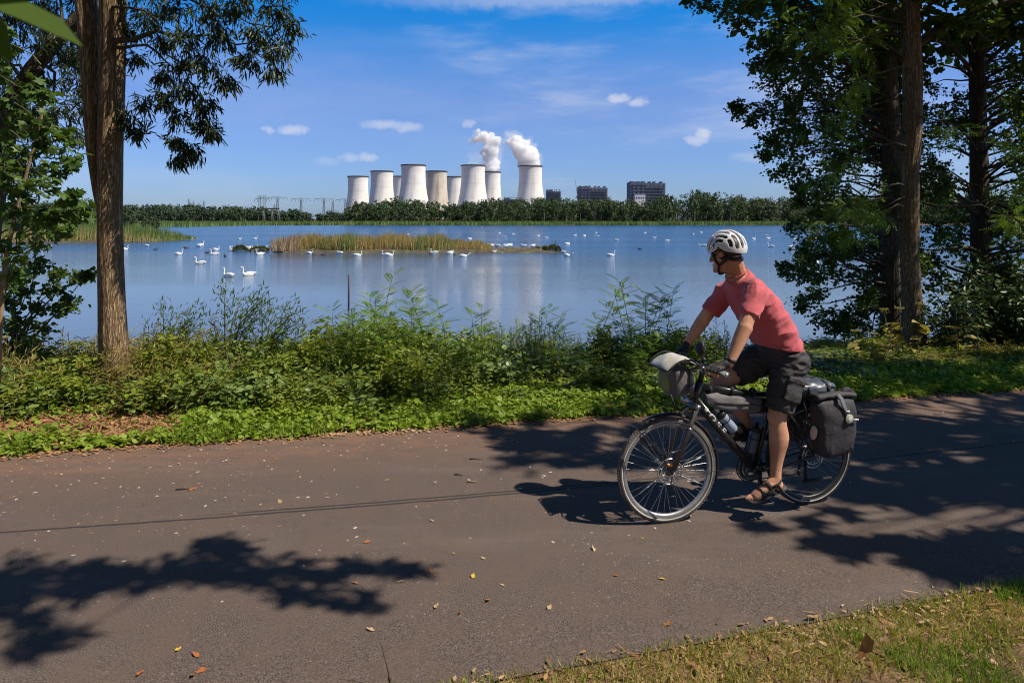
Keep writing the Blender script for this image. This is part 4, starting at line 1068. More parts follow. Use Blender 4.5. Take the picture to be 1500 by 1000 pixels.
for T in TR:
    B = np.array(at(T['px'], T['base'], T['D'])); B[2] = ground_h(B[0], B[1]); T['B'] = B
    T['t'] = thing(T['name'], T['label'], 'tree', B)
    pts = [np.array(at(px, py, T['D'])) - B for px, py in T['pts']]; pts[0][2] = min(pts[0][2], -.05)
    T['P'] = np.array(pts); trunk('trunk', pts, T['rad'], MT[T['mat']], T['t'], 13, int(T['px']), .05, 40, .04)
    T['lf'] = MB(); T['tw'] = MB()


def on_trunk(T, z):
    P = T['P']; return np.array([np.interp(z, P[:, 2], P[:, i]) for i in range(3)])


NB = 0
while NB < 360:
    py = r.uniform(-70, 480); px = r.uniform(1000, 1580)
    rp = r.uniform(24, 50) * (1 if py < 330 else .9)
    lb = left_bound(py)
    if px < lb + rp * .75: continue
    if any((px - a) ** 2 + (py - b_) ** 2 < (c_ + rp * .75) ** 2 for a, b_, c_ in GAPS): continue
    T = TR[1] if px < 1330 else TR[2]
    if py < 330 and r.random() < .12 and 1180 < px < 1420 and not 1290 < px < 1385: T = TR[0]
    D = r.uniform(11.6, 14.8) if T is not TR[0] else r.uniform(10.3, 11.6)
    if px > 1270 and T is TR[1]: D = r.uniform(13, 15)
    if 1385 < px < 1480: D = r.uniform(13.9, 15.5)
    c = np.array(at(px, py, D)) - T['B']; R = rp / 1000 * D * 1.1
    if T is TR[0]: clump(T['lf'], T['tw'], c, (R, R, R * .7), 9, 4, T['tm'], T['sz'], r, droop=.4, spread=.6)
    else: clump(T['lf'], T['tw'], c, (R, R, R * .85), 19, 14, T['tm'], T['sz'] * .72, r, droop=.2, twr=.004)
    a = on_trunk(T, max(c[2] - r.uniform(-.1, .7), .8)); limb(T['tw'], a, c, r.uniform(.018, .04), .006, r, rise=.08, seg=5)
    NB += 1
# hand-placed edge sprays that draw the outline against the sky
for px, py, rp in [(1135, 120, 24), (1150, 215, 24), (1165, 245, 22), (1185, 285, 26), (1195, 315, 24), (1125, 165, 22), (1160, 190, 26), (1030, 6, 18), (1055, 18, 24), (1085, 30, 22), (1100, 8, 30), (1118, 62, 22), (1110, 95, 16), (1085, 160, 18), (1100, 175, 16), (1078, 155, 12), (1125, 205, 18), (1120, 228, 14), (1140, 250, 20), (1168, 275, 14), (1172, 298, 12), (1165, 330, 18), (1150, 390, 14), (1165, 402, 22), (1180, 380, 22), (1195, 430, 24),
                   (1175, 445, 16), (1205, 460, 22), (1230, 470, 22), (1190, 340, 30), (1215, 360, 34), (1240, 400, 30), (1260, 450, 30), (1150, 140, 24), (1140, 180, 26), (1010, 0, 12)]:
    T = TR[1]; D = r.uniform(11.6, 12.8); c = np.array(at(px, py, D)) - T['B']; R = rp / 1000 * D * 1.3
    clump(T['lf'], T['tw'], c, (R, R, R * .75), 17, 14, T['tm'], .058, r, droop=.2, twr=.004)
    a = on_trunk(T, max(c[2] - r.uniform(-.3, .5), .8)); limb(T['tw'], a, c, .025, .005, r, rise=.05, seg=5)
# sunlit locust sprays in front
for px, py, rp in [(1245, 65, 30), (1235, 165, 26), (1215, 40, 26), (1250, 300, 26), (1280, 312, 20), (1258, 335, 22), (1268, 120, 18), (1395, 190, 18), (1245, 240, 22), (1490, 215, 26), (1470, 280, 26), (1480, 320, 26)]:
    T = TR[0]; D = r.uniform(9.8, 10.8); c = np.array(at(px, py, D)) - T['B']; R = rp / 1000 * D * 1.1
    clump(T['lf'], T['tw'], c, (R, R, R * .7), 8, 5, T['tm'], .24, r, droop=.45, spread=.5)
    a = on_trunk(T, max(c[2] + .3, .8)); limb(T['tw'], a, c, .018, .005, r, rise=.1, seg=5)
# crowns above the frame (they shade everything below)
for T, n in ((TR[0], 60), (TR[1], 95), (TR[2], 95)):
    for i in range(n):
        z = r.uniform(5.6, 12.5); w = 3.6 * math.sqrt(max(.1, 1 - ((z - 7.5) / 5.6) ** 2)); a = r.uniform(0, 6.28); q = w * math.sqrt(r.random())
        c = np.array([q * math.cos(a), q * math.sin(a) * .8, z]) + [T['P'][-3][0], T['P'][-3][1], 0]; R = r.uniform(.6, .95)
        if T is TR[0]: clump(T['lf'], None, c, (R, R, R * .8), 12, 5, LF_PIN, .36, r, droop=.3)
        else: clump(T['lf'], None, c, (R, R, R * .8), 15, 9, LF_ROUND, .15, r)
        if i % 4 == 0: limb(T['tw'], on_trunk(T, min(z - .8, T['P'][-1][2] - .1)), c, .05, .01, r)
for T in TR:
    T['tw'].build('branches', MT['bark_dark'], T['t']); T['lf'].build('crown', MT[T['leaf']], T['t'], smooth=False)

# ------------------------------------------------------------------ undergrowth between road and lake
r = np.random.default_rng(71)


def bush_parts(kind, seed):
    """foliage and stem builders of one plant, base at the origin, about 1 m tall before scaling"""
    r = np.random.default_rng(seed); lf = MB(); st = MB()
    if kind == 'leafy':        # dense leafy shrub
        for i in range(16):
            a = r.uniform(0, 6.28); q = r.uniform(.05, .55); top = np.array([q * math.cos(a), q * math.sin(a), r.uniform(.55, 1.0) * (1 - .35 * q)])
            b = top * [.25, .25, 0]; st.tube([b, b * .4 + top * .6 + [0, 0, .08], top], [.008, .006, .003], 4, 0, cap=False)
            n = 62; t = r.uniform(.12, 1.05, n)[:, None]; P = b + (top - b) * t + r.normal(0, .075, (n, 3)); P[:, 2] = np.abs(P[:, 2]) + .02
            d = nrm(r.normal(size=(n, 3)) * [1, 1, .5] + [0, 0, -.15]); lf.scatter(LF_OVAL, P, frames(d, [0, -.25, .9] + r.normal(0, .6, (n, 3))), .090 * r.uniform(.6, 1.3, n))
    elif kind == 'bramble':    # low arching big-leaved
        for i in range(15):
            a = r.uniform(0, 6.28); q = r.uniform(.2, .75); top = np.array([q * math.cos(a), q * math.sin(a), r.uniform(.3, .85)])
            st.tube([(0, 0, 0), top * [.4, .4, .9], top, top * [1.3, 1.3, .6]], [.007, .006, .004, .002], 4, 0, cap=False)
            n = 40; t = r.uniform(.15, 1.15, n)[:, None]; P = top * t + r.normal(0, .10, (n, 3)); P[:, 2] = np.abs(P[:, 2]) + .03
            d = nrm(r.normal(size=(n, 3)) * [1, 1, .6] + [0, -.2, -.45]); lf.scatter(LF_BROAD, P, frames(d, [0, -.35, .9] + r.normal(0, .62, (n, 3))), .098 * r.uniform(.5, 1.3, n))
    elif kind == 'nettle':     # upright stems with paired hanging leaves
        for i in range(20):
            x, y = r.normal(0, .22, 2); hgt = r.uniform(.6, 1.05); lean = r.normal(0, .1, 2)
            top = np.array([x + lean[0], y + lean[1], hgt]); b = np.array([x, y, 0]); st.tube([b, (b + top) / 2 + [0, 0, .02], top], [.006, .005, .002], 4, 0, cap=False)
            k = 11
            for j in range(k):
                f = .22 + .78 * j / k; P = b + (top - b) * f; a = j * 1.57 + r.uniform(-.3, .3); sz = .092 * (1.1 - .6 * f) * r.uniform(.8, 1.2)
                d = np.array([[math.cos(a), math.sin(a), -.35], [-math.cos(a), -math.sin(a), -.35]]); lf.scatter(LF_OVAL, np.array([P, P]), frames(nrm(d), np.array([[0, 0, 1.0]] * 2) + r.normal(0, .2, (2, 3))), sz)
    elif kind == 'weed':       # thin grassy stems, seed heads
        for i in range(70):
            x, y = r.normal(0, .24, 2); hgt = r.uniform(.5, 1.0); lean = r.normal(0, .16, 2); b = np.array([x, y, 0]); top = np.array([x + lean[0], y + lean[1], hgt])
            st.tube([b, (b + top) / 2, top], [.0035, .003, .0015], 3, 0, cap=False)
            n = 9; t = r.uniform(.25, 1.0, n)[:, None]; P = b + (top - b) * t
            d = nrm(r.normal(size=(n, 3)) * [1, 1, .7] + [0, 0, .4]); lf.scatter(leaf(.16, .02, .3, .15), P, frames(d, r.normal(size=(n, 3))), .11 * r.uniform(.5, 1.4, n))
    elif kind == 'sapling':    # locust sapling with pinnate leaves
        for i in range(5):
            x, y = r.normal(0, .14, 2); hgt = r.uniform(.7, 1.0) if i else 1.0; lean = r.normal(0, .12, 2); b = np.array([x, y, 0]); top = np.array([x + lean[0] * 1.6, y + lean[1] * 1.6, hgt]); mid = (b + top) / 2 + np.append(r.normal(0, .06, 2), 0)
            st.tube([b, mid, top], [.0062, .0045, .002], 5, 0, cap=False)
            n = 24; t = np.linspace(.2, 1.0, n); P = np.array([b + (mid - b) * f * 2 if f < .5 else mid + (top - mid) * (f - .5) * 2 for f in t]); a = np.arange(n) * 2.4 + r.uniform(0, 6)
            d = np.stack([np.cos(a), np.sin(a), .25 + .6 * (t ** 3)], -1); lf.scatter(LF_PIN, P, frames(nrm(d), np.tile([0, -.15, 1.0], (n, 1)) + r.normal(0, .18, (n, 3))), .27 * r.uniform(.7, 1.15, n) * (1.1 - .35 * t))
    elif kind == 'willow':     # arching willow shoots, narrow dark leaves
        for i in range(9):
            a = r.uniform(-.35, 1.25); top = np.array([1.1 * math.sin(a) + r.normal(0, .1), r.normal(0, .25), 1.0 * math.cos(a * .8) * r.uniform(.7, 1.02)]); mid = top * [.38, .4, .72]
            st.tube([(0, 0, 0), mid, top], [.009, .006, .002], 4, 0, cap=False)
            n = 95; t = r.uniform(.3, 1.0, n)[:, None]; P = np.where(t < .5, mid * t * 2, mid + (top - mid) * (t - .5) * 2) + r.normal(0, .055, (n, 3))
            d = nrm(nrm(top - mid) + r.normal(0, .6, (n, 3))); lf.scatter(LF_WILLOW, P, frames(d, [0, 0, 1] + r.normal(0, .5, (n, 3))), .062 * r.uniform(.7, 1.2, n))
    elif kind == 'mugwort':    # dark feathery spikes
        for i in range(9):
            x, y = r.normal(0, .12, 2); hgt = r.uniform(.7, 1.05); b = np.array([x, y, 0]); top = np.array([x + r.normal(0, .06), y, hgt]); st.tube([b, top], [.005, .002], 3, 0, cap=False)
            for j in range(14):
                f = .5 + .5 * j / 14; P = b + (top - b) * f; a = r.uniform(0, 6.28); L = .16 * (1.15 - f); q = P + [L * math.cos(a), L * math.sin(a), L * 1.2]; st.tube([P, q], [.0025, .0015], 3, 0, cap=False)
                n = 6; pp = P + (q - P) * r.uniform(.2, 1, n)[:, None]; lf.scatter(leaf(.5, .02, .3), pp, frames(nrm(r.normal(size=(n, 3))), r.normal(size=(n, 3))), .022)
            n = 14; P = b + (top - b) * r.uniform(.1, .6, n)[:, None]; lf.scatter(leaf(.35, .03, .3, .1), P, frames(nrm(r.normal(size=(n, 3)) * [1, 1, .4]), [0, 0, 1] + r.normal(0, .3, (n, 3))), .08)
    elif kind == 'hogweed':    # pale umbels on ribbed stalks
        for i in range(4):
            x, y = r.normal(0, .1, 2); top = np.array([x + r.normal(0, .08), y + r.normal(0, .06), r.uniform(.75, 1.0)]); st.tube([(x, y, 0), top], [.009, .006], 5, 0, cap=False)
            for j in range(14):
                a = j * 2.4; q = top + [.075 * math.sqrt((j + 1) / 14) * math.cos(a), .075 * math.sqrt((j + 1) / 14) * math.sin(a), .06]; st.tube([top, q], [.002, .0015], 3, 0, cap=False)
                n = 5; lf.scatter(leaf(.7, .02, .4), q + r.normal(0, .01, (n, 3)), frames(nrm(r.normal(size=(n, 3)) * [1, 1, .3]), np.tile([0, 0, 1.0], (n, 1))), .024)
            n = 8; P = np.array([x, y, 0]) + (top - [x, y, 0]) * r.uniform(.1, .8, n)[:, None]; lf.scatter(LF_BROAD, P, frames(nrm(r.normal(size=(n, 3)) * [1, 1, .3]), [0, 0, 1] + r.normal(0, .3, (n, 3))), .2 * r.uniform(.6, 1.2, n))
    return lf, st


PR = {}
def proto(kind, mat, seed, name, stem='greenstem'):
    lf, st = bush_parts(kind, seed); t = thing(name, 'x', 'plant'); t['category'] = {'sapling': 'sapling', 'willow': 'shrub', 'leafy': 'shrub', 'bramble': 'bramble'}.get(kind, 'weed')
    lf.build('foliage', mat, t, smooth=False); st.build('stems' if False else 'stem', MT[stem], t)
    PR.setdefault(name, []).append([t, False]); return t


for s in range(4): proto('leafy', MT['bush_leaf'], 100 + s, 'leafy_shrub')
for s in range(3): proto('bramble', MT['bramble_leaf'], 110 + s, 'bramble_bush')
for s in range(3): proto('nettle', MT['bush_leaf'], 120 + s, 'nettle_plant')
for s in range(2): proto('weed', MT['weed_leaf'], 130 + s, 'dry_weed')
for s in range(4): proto('sapling', MT['locust_leaf'], 140 + s, 'locust_sapling')
for s in range(2): proto('willow', MT['alder_leaf'], 150 + s, 'willow_shoot')
for s in range(2): proto('mugwort', MT['bramble_leaf'], 160 + s, 'mugwort_plant')
proto('hogweed', MT['weed_leaf'], 170, 'hogweed_plant')
for s in range(2): proto('bramble', MT['pale_leaf'], 180 + s, 'pale_bramble')
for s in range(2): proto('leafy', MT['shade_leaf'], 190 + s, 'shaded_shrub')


def plant(name, x, y, h, label, group, rz=None):
    e = PR[name][r.integers(0, len(PR[name]))]; z = ground_h(x, y) - .02; rz = r.uniform(0, 6.28) if rz is None else rz
    if not e[1]:
        e[1] = True; o = e[0]; o.location = (x, y, z); o.rotation_euler = (0, 0, rz); w_ = max(h, .8); o.scale = (w_, w_, h); o['label'] = label
        if group: o['group'] = group
        return o
    o = dup(e[0], (x, y, z), rz, h, label, None); w_ = max(h, .8); o.scale = (w_, w_, h)
    if group: o['group'] = group
    elif 'group' in o.keys(): del o['group']
    return o


def place_px(name, px, D, top, label, group=None, rz=None):
    """a plant whose tip shows at (PX, TOP) when it stands at depth D"""
    x = (px - 750) / 1000 * D; z = ground_h(x, D) - .02; h = H - (top - HZ) / 1000 * D - z
    return plant(name, x, D, max(h, .2), label, group, rz)


def hedge_front(px):     # depth of the front of the thicket at a picture column
    s = (px - 750) / 1000; return (6.73 + np.interp(px, [0, 250, 400, 700, 1000, 1500], [1.05, 1.0, .72, .72, .78, .95])) / (1 - .2195 * s)


TOPB = ([-100, 0, 60, 130, 200, 260, 330, 400, 470, 560, 650, 740, 820, 900, 980, 1060, 1150, 1250, 1330, 1400, 1500, 1600], [478, 480, 488, 492, 478, 470, 482, 490, 482, 470, 472, 486, 490, 492, 488, 492, 505, 512, 520, 500, 478, 470])
MASS = {'leafy_shrub': 'green leafy shrub in the dense thicket between road and lake', 'nettle_plant': 'upright nettle-like plant in the thicket between road and lake', 'bramble_bush': 'low bramble with big dark leaves at the foot of the thicket', 'dry_weed': 'yellowish grassy weed clump beside the twin-stemmed tree',
        'pale_bramble': 'bramble with pale grey-green leaves behind the loaded bicycle', 'mugwort_plant': 'feathery mugwort spikes rising above the thicket', 'locust_sapling': 'small locust sapling within the thicket'}
# back, middle and front rows
for row, (off, n) in enumerate([(2.5, 44), (1.75, 54), (1.05, 62), (.45, 66)]):
    for i in range(n):
        px = -120 + 1740 * (i + r.uniform(.1, .9)) / n; D = hedge_front(px) + off + r.uniform(-.3, .3)
        top = np.interp(px, *TOPB) + r.uniform(-8, 26) + (0 if row < 2 else (18 if row == 2 else 52 + r.uniform(-12, 14)))
        u = r.random()
        if row < 2 and 470 < px < 1010: top -= 10
        if px < 330:
            if 120 < px < 225 and row > 2: continue
            nm = 'dry_weed' if u < (.62 if row < 3 else .3) else ('leafy_shrub' if u < .8 else 'bramble_bush')
        elif row >= 2: nm = 'bramble_bush' if u < .42 else ('leafy_shrub' if u < .7 else 'nettle_plant')
        else: nm = 'leafy_shrub' if u < .55 else ('nettle_plant' if u < .84 else 'locust_sapling')
        if 1130 < px < 1240 and row >= 2 and u < .75: nm = 'pale_bramble'
        if 1300 < px < 1500 and row >= 1 and u < .4: nm = 'dry_weed'
        if row == 0 and nm == 'bramble_bush': nm = 'leafy_shrub'
        lab = MASS[nm]
        if nm == 'dry_weed' and px > 900: lab = 'yellowish grassy weed clump at the foot of the three trees on the right'
        place_px(nm, px, D, top, lab, {'dry_weed': 'yellow weeds on the right' if px > 900 else 'yellow weeds by the willow'}.get(nm, nm.replace('_', ' ') + ' mass in the thicket'))
# plants that stand out above the thicket
for px, off, top, nm, lab in [(575, 1.4, 408, 'locust_sapling', 'tall locust sapling with arching pinnate leaves, highest left of the rider'), (515, 1.3, 438, 'locust_sapling', 'locust sapling just left of the tallest one, beside the stake'), (630, 1.5, 440, 'locust_sapling', 'locust sapling right of the tallest one below the tower reflections'),
                              (672, 1.2, 446, 'locust_sapling', 'bushy locust sapling in the middle of the thicket'), (820, 1.2, 452, 'locust_sapling', 'slim locust sapling alone above the thicket left of the handlebar'), (548, 1.0, 455, 'locust_sapling', 'shorter locust sapling in front of the tallest one'),
                              (925, 1.3, 408, 'locust_sapling', 'tall locust sapling just left of the far hand of the rider'), (958, 1.5, 422, 'locust_sapling', 'locust sapling reaching up beside the handlebar bag'), (895, 1.1, 468, 'locust_sapling', 'low locust sapling left of the one by the far hand'),
                              (240, 1.5, 440, 'willow_shoot', 'willow shoots right beside the twin-stemmed trunk'), (330, 1.6, 415, 'willow_shoot', 'dark arching willow shoots above the yellow weeds'), (385, 1.7, 432, 'willow_shoot', 'dark willow shoots leaning right over the lake'), (425, 1.6, 470, 'willow_shoot', 'low willow shoots at the water left of the stake'),
                              (770, 1.3, 458, 'mugwort_plant', 'feathery mugwort spikes against the water in the middle'), (800, 1.4, 470, 'mugwort_plant', 'second clump of mugwort spikes right of the first'), (722, 1.4, 470, 'mugwort_plant', 'mugwort spikes left of the middle clump'), (1050, 1.4, 466, 'mugwort_plant', 'mugwort spikes behind the rider\'s forearms'), (480, 1.5, 474, 'mugwort_plant', 'greyish mugwort spikes left of the stake'), (880, 1.5, 476, 'mugwort_plant', 'mugwort spikes left of the sapling by the far hand'),
                              (1328, 1.0, 448, 'hogweed_plant', 'hogweed with yellow umbels in front of the pale trunk'), (1272, .9, 487, 'hogweed_plant', 'short hogweed left of the dark trunk'), (1415, 1.0, 478, 'hogweed_plant', 'hogweed between the pale and the rightmost trunk')]:
    place_px(nm, px, hedge_front(px) + off, top, lab, None, {'willow_shoot': .3}.get(nm))
for i, (px, off, top) in enumerate([(30, .55, 545), (75, .5, 560), (110, .6, 548), (240, .5, 548), (270, .45, 560), (215, .6, 556), (300, .5, 540), (345, .5, 530), (190, 1.3, 505), (265, 1.2, 492)]):
    nm = 'bramble_bush' if i < 8 else 'dry_weed'; place_px(nm, px, hedge_front(px) + off, top, MASS[nm], 'bramble bush mass in the thicket' if i < 8 else 'yellow weeds by the willow')

for i in range(26):
    px = 1110 + 470 * (i + r.uniform(.1, .9)) / 26; D = hedge_front(px) + r.uniform(2.6, 4.6); place_px('leafy_shrub' if i % 3 else 'nettle_plant', px, D, np.interp(px, *TOPB) + r.uniform(-12, 6), MASS['leafy_shrub' if i % 3 else 'nettle_plant'], ('leafy shrub' if i % 3 else 'nettle plant') + ' mass in the thicket')
# bushes under the right-hand trees, shade put into their leaf colour
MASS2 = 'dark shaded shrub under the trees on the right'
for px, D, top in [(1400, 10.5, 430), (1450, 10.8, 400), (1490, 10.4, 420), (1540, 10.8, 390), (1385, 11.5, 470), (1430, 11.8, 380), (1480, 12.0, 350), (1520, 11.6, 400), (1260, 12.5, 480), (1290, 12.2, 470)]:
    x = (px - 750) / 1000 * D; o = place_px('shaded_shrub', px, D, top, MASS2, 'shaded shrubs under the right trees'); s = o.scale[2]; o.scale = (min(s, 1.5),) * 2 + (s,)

for lst in PR.values():          # a variant the scatter never picked is dropped
    for o_, used_ in lst:
        if not used_:
            for ch in list(o_.children): bpy.data.objects.remove(ch)
            bpy.data.objects.remove(o_)

# ------------------------------------------------------------------ verge: low green cover and grass
r = np.random.default_rng(81)
def verge_points(n, d0, d1, x0=-7.5, x1=9.5):
    x = r.uniform(x0, x1, n); f = r.uniform(0, 1, n); y = far_edge(x) + d0 + (d1 - d0) * f
    return x, y
mb = MB()
x, y = verge_points(46000, -.06, 1.25)
pxs = 750 + 1000 * x / y; s = y - far_edge(x)
edge_n = .05 * np.sin(x * 3.1) + .04 * np.sin(x * 7.7 + 1) + .03 * np.sin(x * 17)
keep = s > edge_n
# bare brown litter patch below the willow
bare = (pxs < 262 + 40 * np.sin(x * 5)) & (s > .32 + .10 * np.sin(x * 4)) & (s < 1.1)
keep &= ~(bare & (r.random(len(x)) < .93))
dens = .62 + .38 * np.sin(x * 2.3 + 1.1 * np.sin(y * 3)); keep &= r.random(len(x)) < np.where(s < .3, 1, .55 + .45 * dens)
x, y, s = x[keep], y[keep], s[keep]; n = len(x)
hgt = (.03 + .07 * np.clip(s / .5, 0, 1)) * r.uniform(.3, 1.3, n)
P = np.stack([x, y, hgt + ground_z(x, y) * (s > .6)], -1)
d = nrm(r.normal(size=(n, 3)) * [1, 1, .35]); nn = np.array([0, -.15, 1]) + r.normal(0, .58, (n, 3))
half = r.random(n) < .5
mb.scatter(LF_OVAL, P[half], frames(d[half], nn[half]), .042 * r.uniform(.3, 1.8, half.sum()))
mb.scatter(LF_BROAD, P[~half], frames(d[~half], nn[~half]), .044 * r.uniform(.3, 1.9, (~half).sum()))
tag(mb.build('ground_cover', MT['cover_leaf'], smooth=False), 'bright green low ground cover along the far edge of the road', 'ground cover', kind='stuff')


def grass(P, h, w, lean, seed, mb, m=0):
    r2 = np.random.default_rng(seed); N_ = len(P); d = nrm(np.stack([r2.normal(0, lean, N_), r2.normal(0, lean, N_), np.ones(N_)], -1))
    a = r2.uniform(-1.4, 1.4, N_); R = frames(d, np.stack([np.sin(a), -np.cos(a), np.zeros(N_)], -1)); hh_ = h * r2.uniform(.5, 1.3, N_)
    mb.scatter(([(0, -.5, 0), (0, .5, 0), (.55, .42, .05), (.55, -.42, .05), (1, 0, .28)], [(0, 1, 2, 3), (3, 2, 4)]), P, R, np.stack([hh_, np.full(N_, w), hh_], -1), m)


mb = MB(); x, y = verge_points(30000, -.02, 1.1); s = y - far_edge(x); pxs = 750 + 1000 * x / y
keep = (s > .02 + .04 * np.sin(x * 7.7 + 1)) & ~((pxs < 250) & (s > .34) & (r.random(len(x)) < .95)) & (np.sin(x * 1.9 + 2 * np.sin(y * 2)) > -.5)
x, y, s = x[keep], y[keep], s[keep]
grass(np.stack([x, y, np.zeros(len(x))], -1), .11, .006, .35, 5, mb)
tag(mb.build('verge_grass', MT['grass_blade'], smooth=False), 'green grass blades among the ground cover on the far verge', 'grass', kind='stuff')

# dead leaves and needles on the far verge and along the road edge
MT['pale_litter'] = M('pale_litter', (.62, .54, .45), (.42, .34, .26), island=True, scale=3, rough=.7)
CHIP = ([(0, -.3, 0), (.5, -.42, .12), (1, 0, .03), (.5, .40, .16), (.05, .25, .02)], [(0, 1, 2, 3, 4)])
STRAW = ([(0, -.03, 0), (1, -.03, .02), (1, .03, .02), (0, .03, 0)], [(0, 1, 2, 3)])
mb = MB(); n = 7000; px_ = r.uniform(-60, 300, n); s = r.uniform(.15, 1.5, n); k_ = (px_ - 750) / 1000; y = (6.73 + s) / (1 - .2195 * k_); x = k_ * y
P = np.stack([x, y, r.uniform(0, .03, n)], -1); mb.scatter(CHIP, P[:2600], frames(nrm(r.normal(size=(2600, 3)) * [1, 1, .25]), [0, 0, 1] + r.normal(0, .35, (2600, 3))), .055 * r.uniform(.4, 1.4, 2600))
q = n - 2600; mb.scatter(STRAW, P[2600:], frames(nrm(r.normal(size=(q, 3)) * [1, 1, .2]), [0, 0, 1] + r.normal(0, .35, (q, 3))), .12 * r.uniform(.4, 1.4, q))
# fringe along the whole far edge
n = 2600; x = r.uniform(-7, 9, n); y = far_edge(x) - np.abs(r.normal(0, .07, n)) + .03; P = np.stack([x, y, np.full(n, .004)], -1)
mb.scatter(CHIP, P, frames(nrm(r.normal(size=(n, 3)) * [1, 1, .12]), [0, 0, 1] + r.normal(0, .2, (n, 3))), .028 * r.uniform(.3, 1.6, n))
# scatter of small bits over the road, thicker at the far left
n = 2100; x = r.uniform(-6, 6, n); f = r.beta(1.0, 2.4, n); y = far_edge(x) - f * 3.2; ok = (y > near_edge(x)) & (r.random(n) < np.clip(1.15 - .10 * (x + 5), .25, 1)); x, y = x[ok], y[ok]; n = len(x)
P = np.stack([x, y, np.full(n, .002)], -1); sz_ = (.0125 * r.uniform(.25, 1.8, n) ** 1.3)[:, None] * [1.3, .8, .3]; mb.scatter(CHIP, P, frames(nrm(r.normal(size=(n, 3)) * [1, 1, .03]), [0, 0, 1] + r.normal(0, .06, (n, 3))), sz_, 0); half = r.random(n) < .55; mb.F[-1] = (mb.F[-1][0], 0)
mb.F.append((mb.F.pop()[0], 0)); fa = mb.F.pop()[0]; mb.F.append((fa[~half], 0)); mb.F.append((fa[half], 1))
tag(mb.build('leaf_litter', [MT['litter'], MT['pale_litter']], smooth=False), 'brown dead leaves and needles on the verge and road edge', 'leaf litter', kind='stuff')

for px, py, L_, a_, c_, lb in [(697, 672, .11, -.1, 'twig', 'short dark stick lying on the road by the shade edge'), (672, 695, .07, -.3, 'twig', 'thin dark twig lying on the sunlit road'), (692, 705.5, .09, .02, 'maple_stem', 'pale straw lying on the road near the joint'), (272, 716, .14, .1, 'twig', 'dark twig lying on the road below the willow')]:
    p = gnd(px, py, .006); m = MB(); m.tube([(-L_ / 2, 0, 0), (0, .004, .003), (L_ / 2, -.002, 0)], [.005, .0045, .003], 6); o = m.build('stick', MT.get(c_) or bpy.data.materials['maple_stem'], loc=p); o.rotation_euler = (0, 0, a_); tag(o, lb, 'stick')

# individual fallen leaves lying on the asphalt
FL = [(632, 836, .05, 0), (693, 843, .05, 1), (715, 878, .055, 0), (639, 887, .06, 3), (673, 897, .045, 2), (805, 889, .05, 3), (870, 804, .055, 3), (543, 921, .045, 3), (521, 853, .045, 0), (587, 851, .045, 3), (538, 793, .05, 2), (633, 762, .04, 3), (902, 842, .035, 2), (970, 847, .04, 1), (978, 913, .05, 0), (736, 856, .03, 3),
      (664, 810, .03, 3), (708, 817, .04, 3), (295, 981, .05, 2), (283, 988, .05, 0), (287, 958, .05, 2), (261, 950, .045, 1), (205, 985, .05, 2), (410, 734, .06, 3), (357, 732, .04, 3), (385, 642, .05, 0), (470, 700, .06, 3), (282, 716, .07, 2)]
LM = [M('leaf_orange', (.40, .19, .06), (.24, .11, .04), scale=40, rough=.6, trans=.1), M('leaf_yellow', (.62, .44, .04), (.45, .30, .04), scale=40, rough=.6, trans=.1), M('leaf_rust', (.45, .15, .04), (.28, .09, .03), scale=40, rough=.6, trans=.1), M('leaf_tan', (.50, .38, .21), (.34, .24, .12), scale=40, rough=.6, trans=.1)]
CN = ['brown-orange', 'bright yellow', 'rust-red', 'pale tan']; first = {}
for px, py, s, c in FL:
    p = gnd(px, py, .004)
    if c in first: o = first[c].copy(); COL.objects.link(o)
    else:
        m = MB(); m.add([(-.5, 0, .06), (-.22, -.26, .0), (.05, -.30, .10), (.3, -.12, .02), (.55, .02, .14), (.28, .18, .03), (0, .30, .12), (-.25, .22, .01), (0, 0, .03)], [(0, 1, 8), (1, 2, 8), (2, 3, 8), (3, 4, 8), (4, 5, 8), (5, 6, 8), (6, 7, 8), (7, 0, 8)]); m.tube([(-.5, 0, .06), (-.75, .05, .02)], [.02, .01], 4)
        o = m.build('fallen_leaf', LM[c], smooth=False); first[c] = o
    o.location = p; o.rotation_euler = (r.normal(0, .2), r.normal(0, .2), r.uniform(0, 6.28)); o.scale = (s, s * .8, s * .8)
    tag(o, CN[c] + ' dead leaf lying on the sunlit asphalt', 'leaf', CN[c] + ' leaves on the road')

# ------------------------------------------------------------------ near verge, bottom right
r = np.random.default_rng(91)
n = 42000; x = r.uniform(-.9, 3.6, n); y = near_edge(x) - r.uniform(-.03, 1.5, n) ** 1.0
s = near_edge(x) - y; ed = .035 * np.sin(x * 5) + .025 * np.sin(x * 13 + 1)
patch = np.sin(x * 3.3 + 1.2) * np.sin(y * 4.1 + x) + .4 * np.sin(x * 9) * np.sin(y * 8)
ok = (s > ed - .045) & (y > 2.0) & (r.random(n) < np.where(s < .42, np.where(s < ed, .5, .95), np.clip(.22 + .6 * patch, .03, 1)))
x, y, s, patch = x[ok], y[ok], s[ok], patch[ok]; P = np.stack([x, y, np.full(len(x), -.012)], -1)
mb = MB(); gr = (patch > .45) | (r.random(len(x)) < .13)
grass(P[~gr], .055, .0042, .75, 6, mb, 0); grass(P[gr], .075, .0042, .5, 7, mb, 1)
tag(mb.build('near_grass', [MT['dry_blade'], MT['grass_blade']], smooth=False), 'sparse dry grass on the near verge at the bottom right', 'grass', kind='stuff')
mb = MB(); n = 3600; x = r.uniform(-.6, 3.6, n); y = near_edge(x) - np.where(r.random(n) < .15, r.normal(.05, .07, n), r.uniform(-.04, 1.5, n)); P = np.stack([x, y, r.uniform(.0, .015, n)], -1)
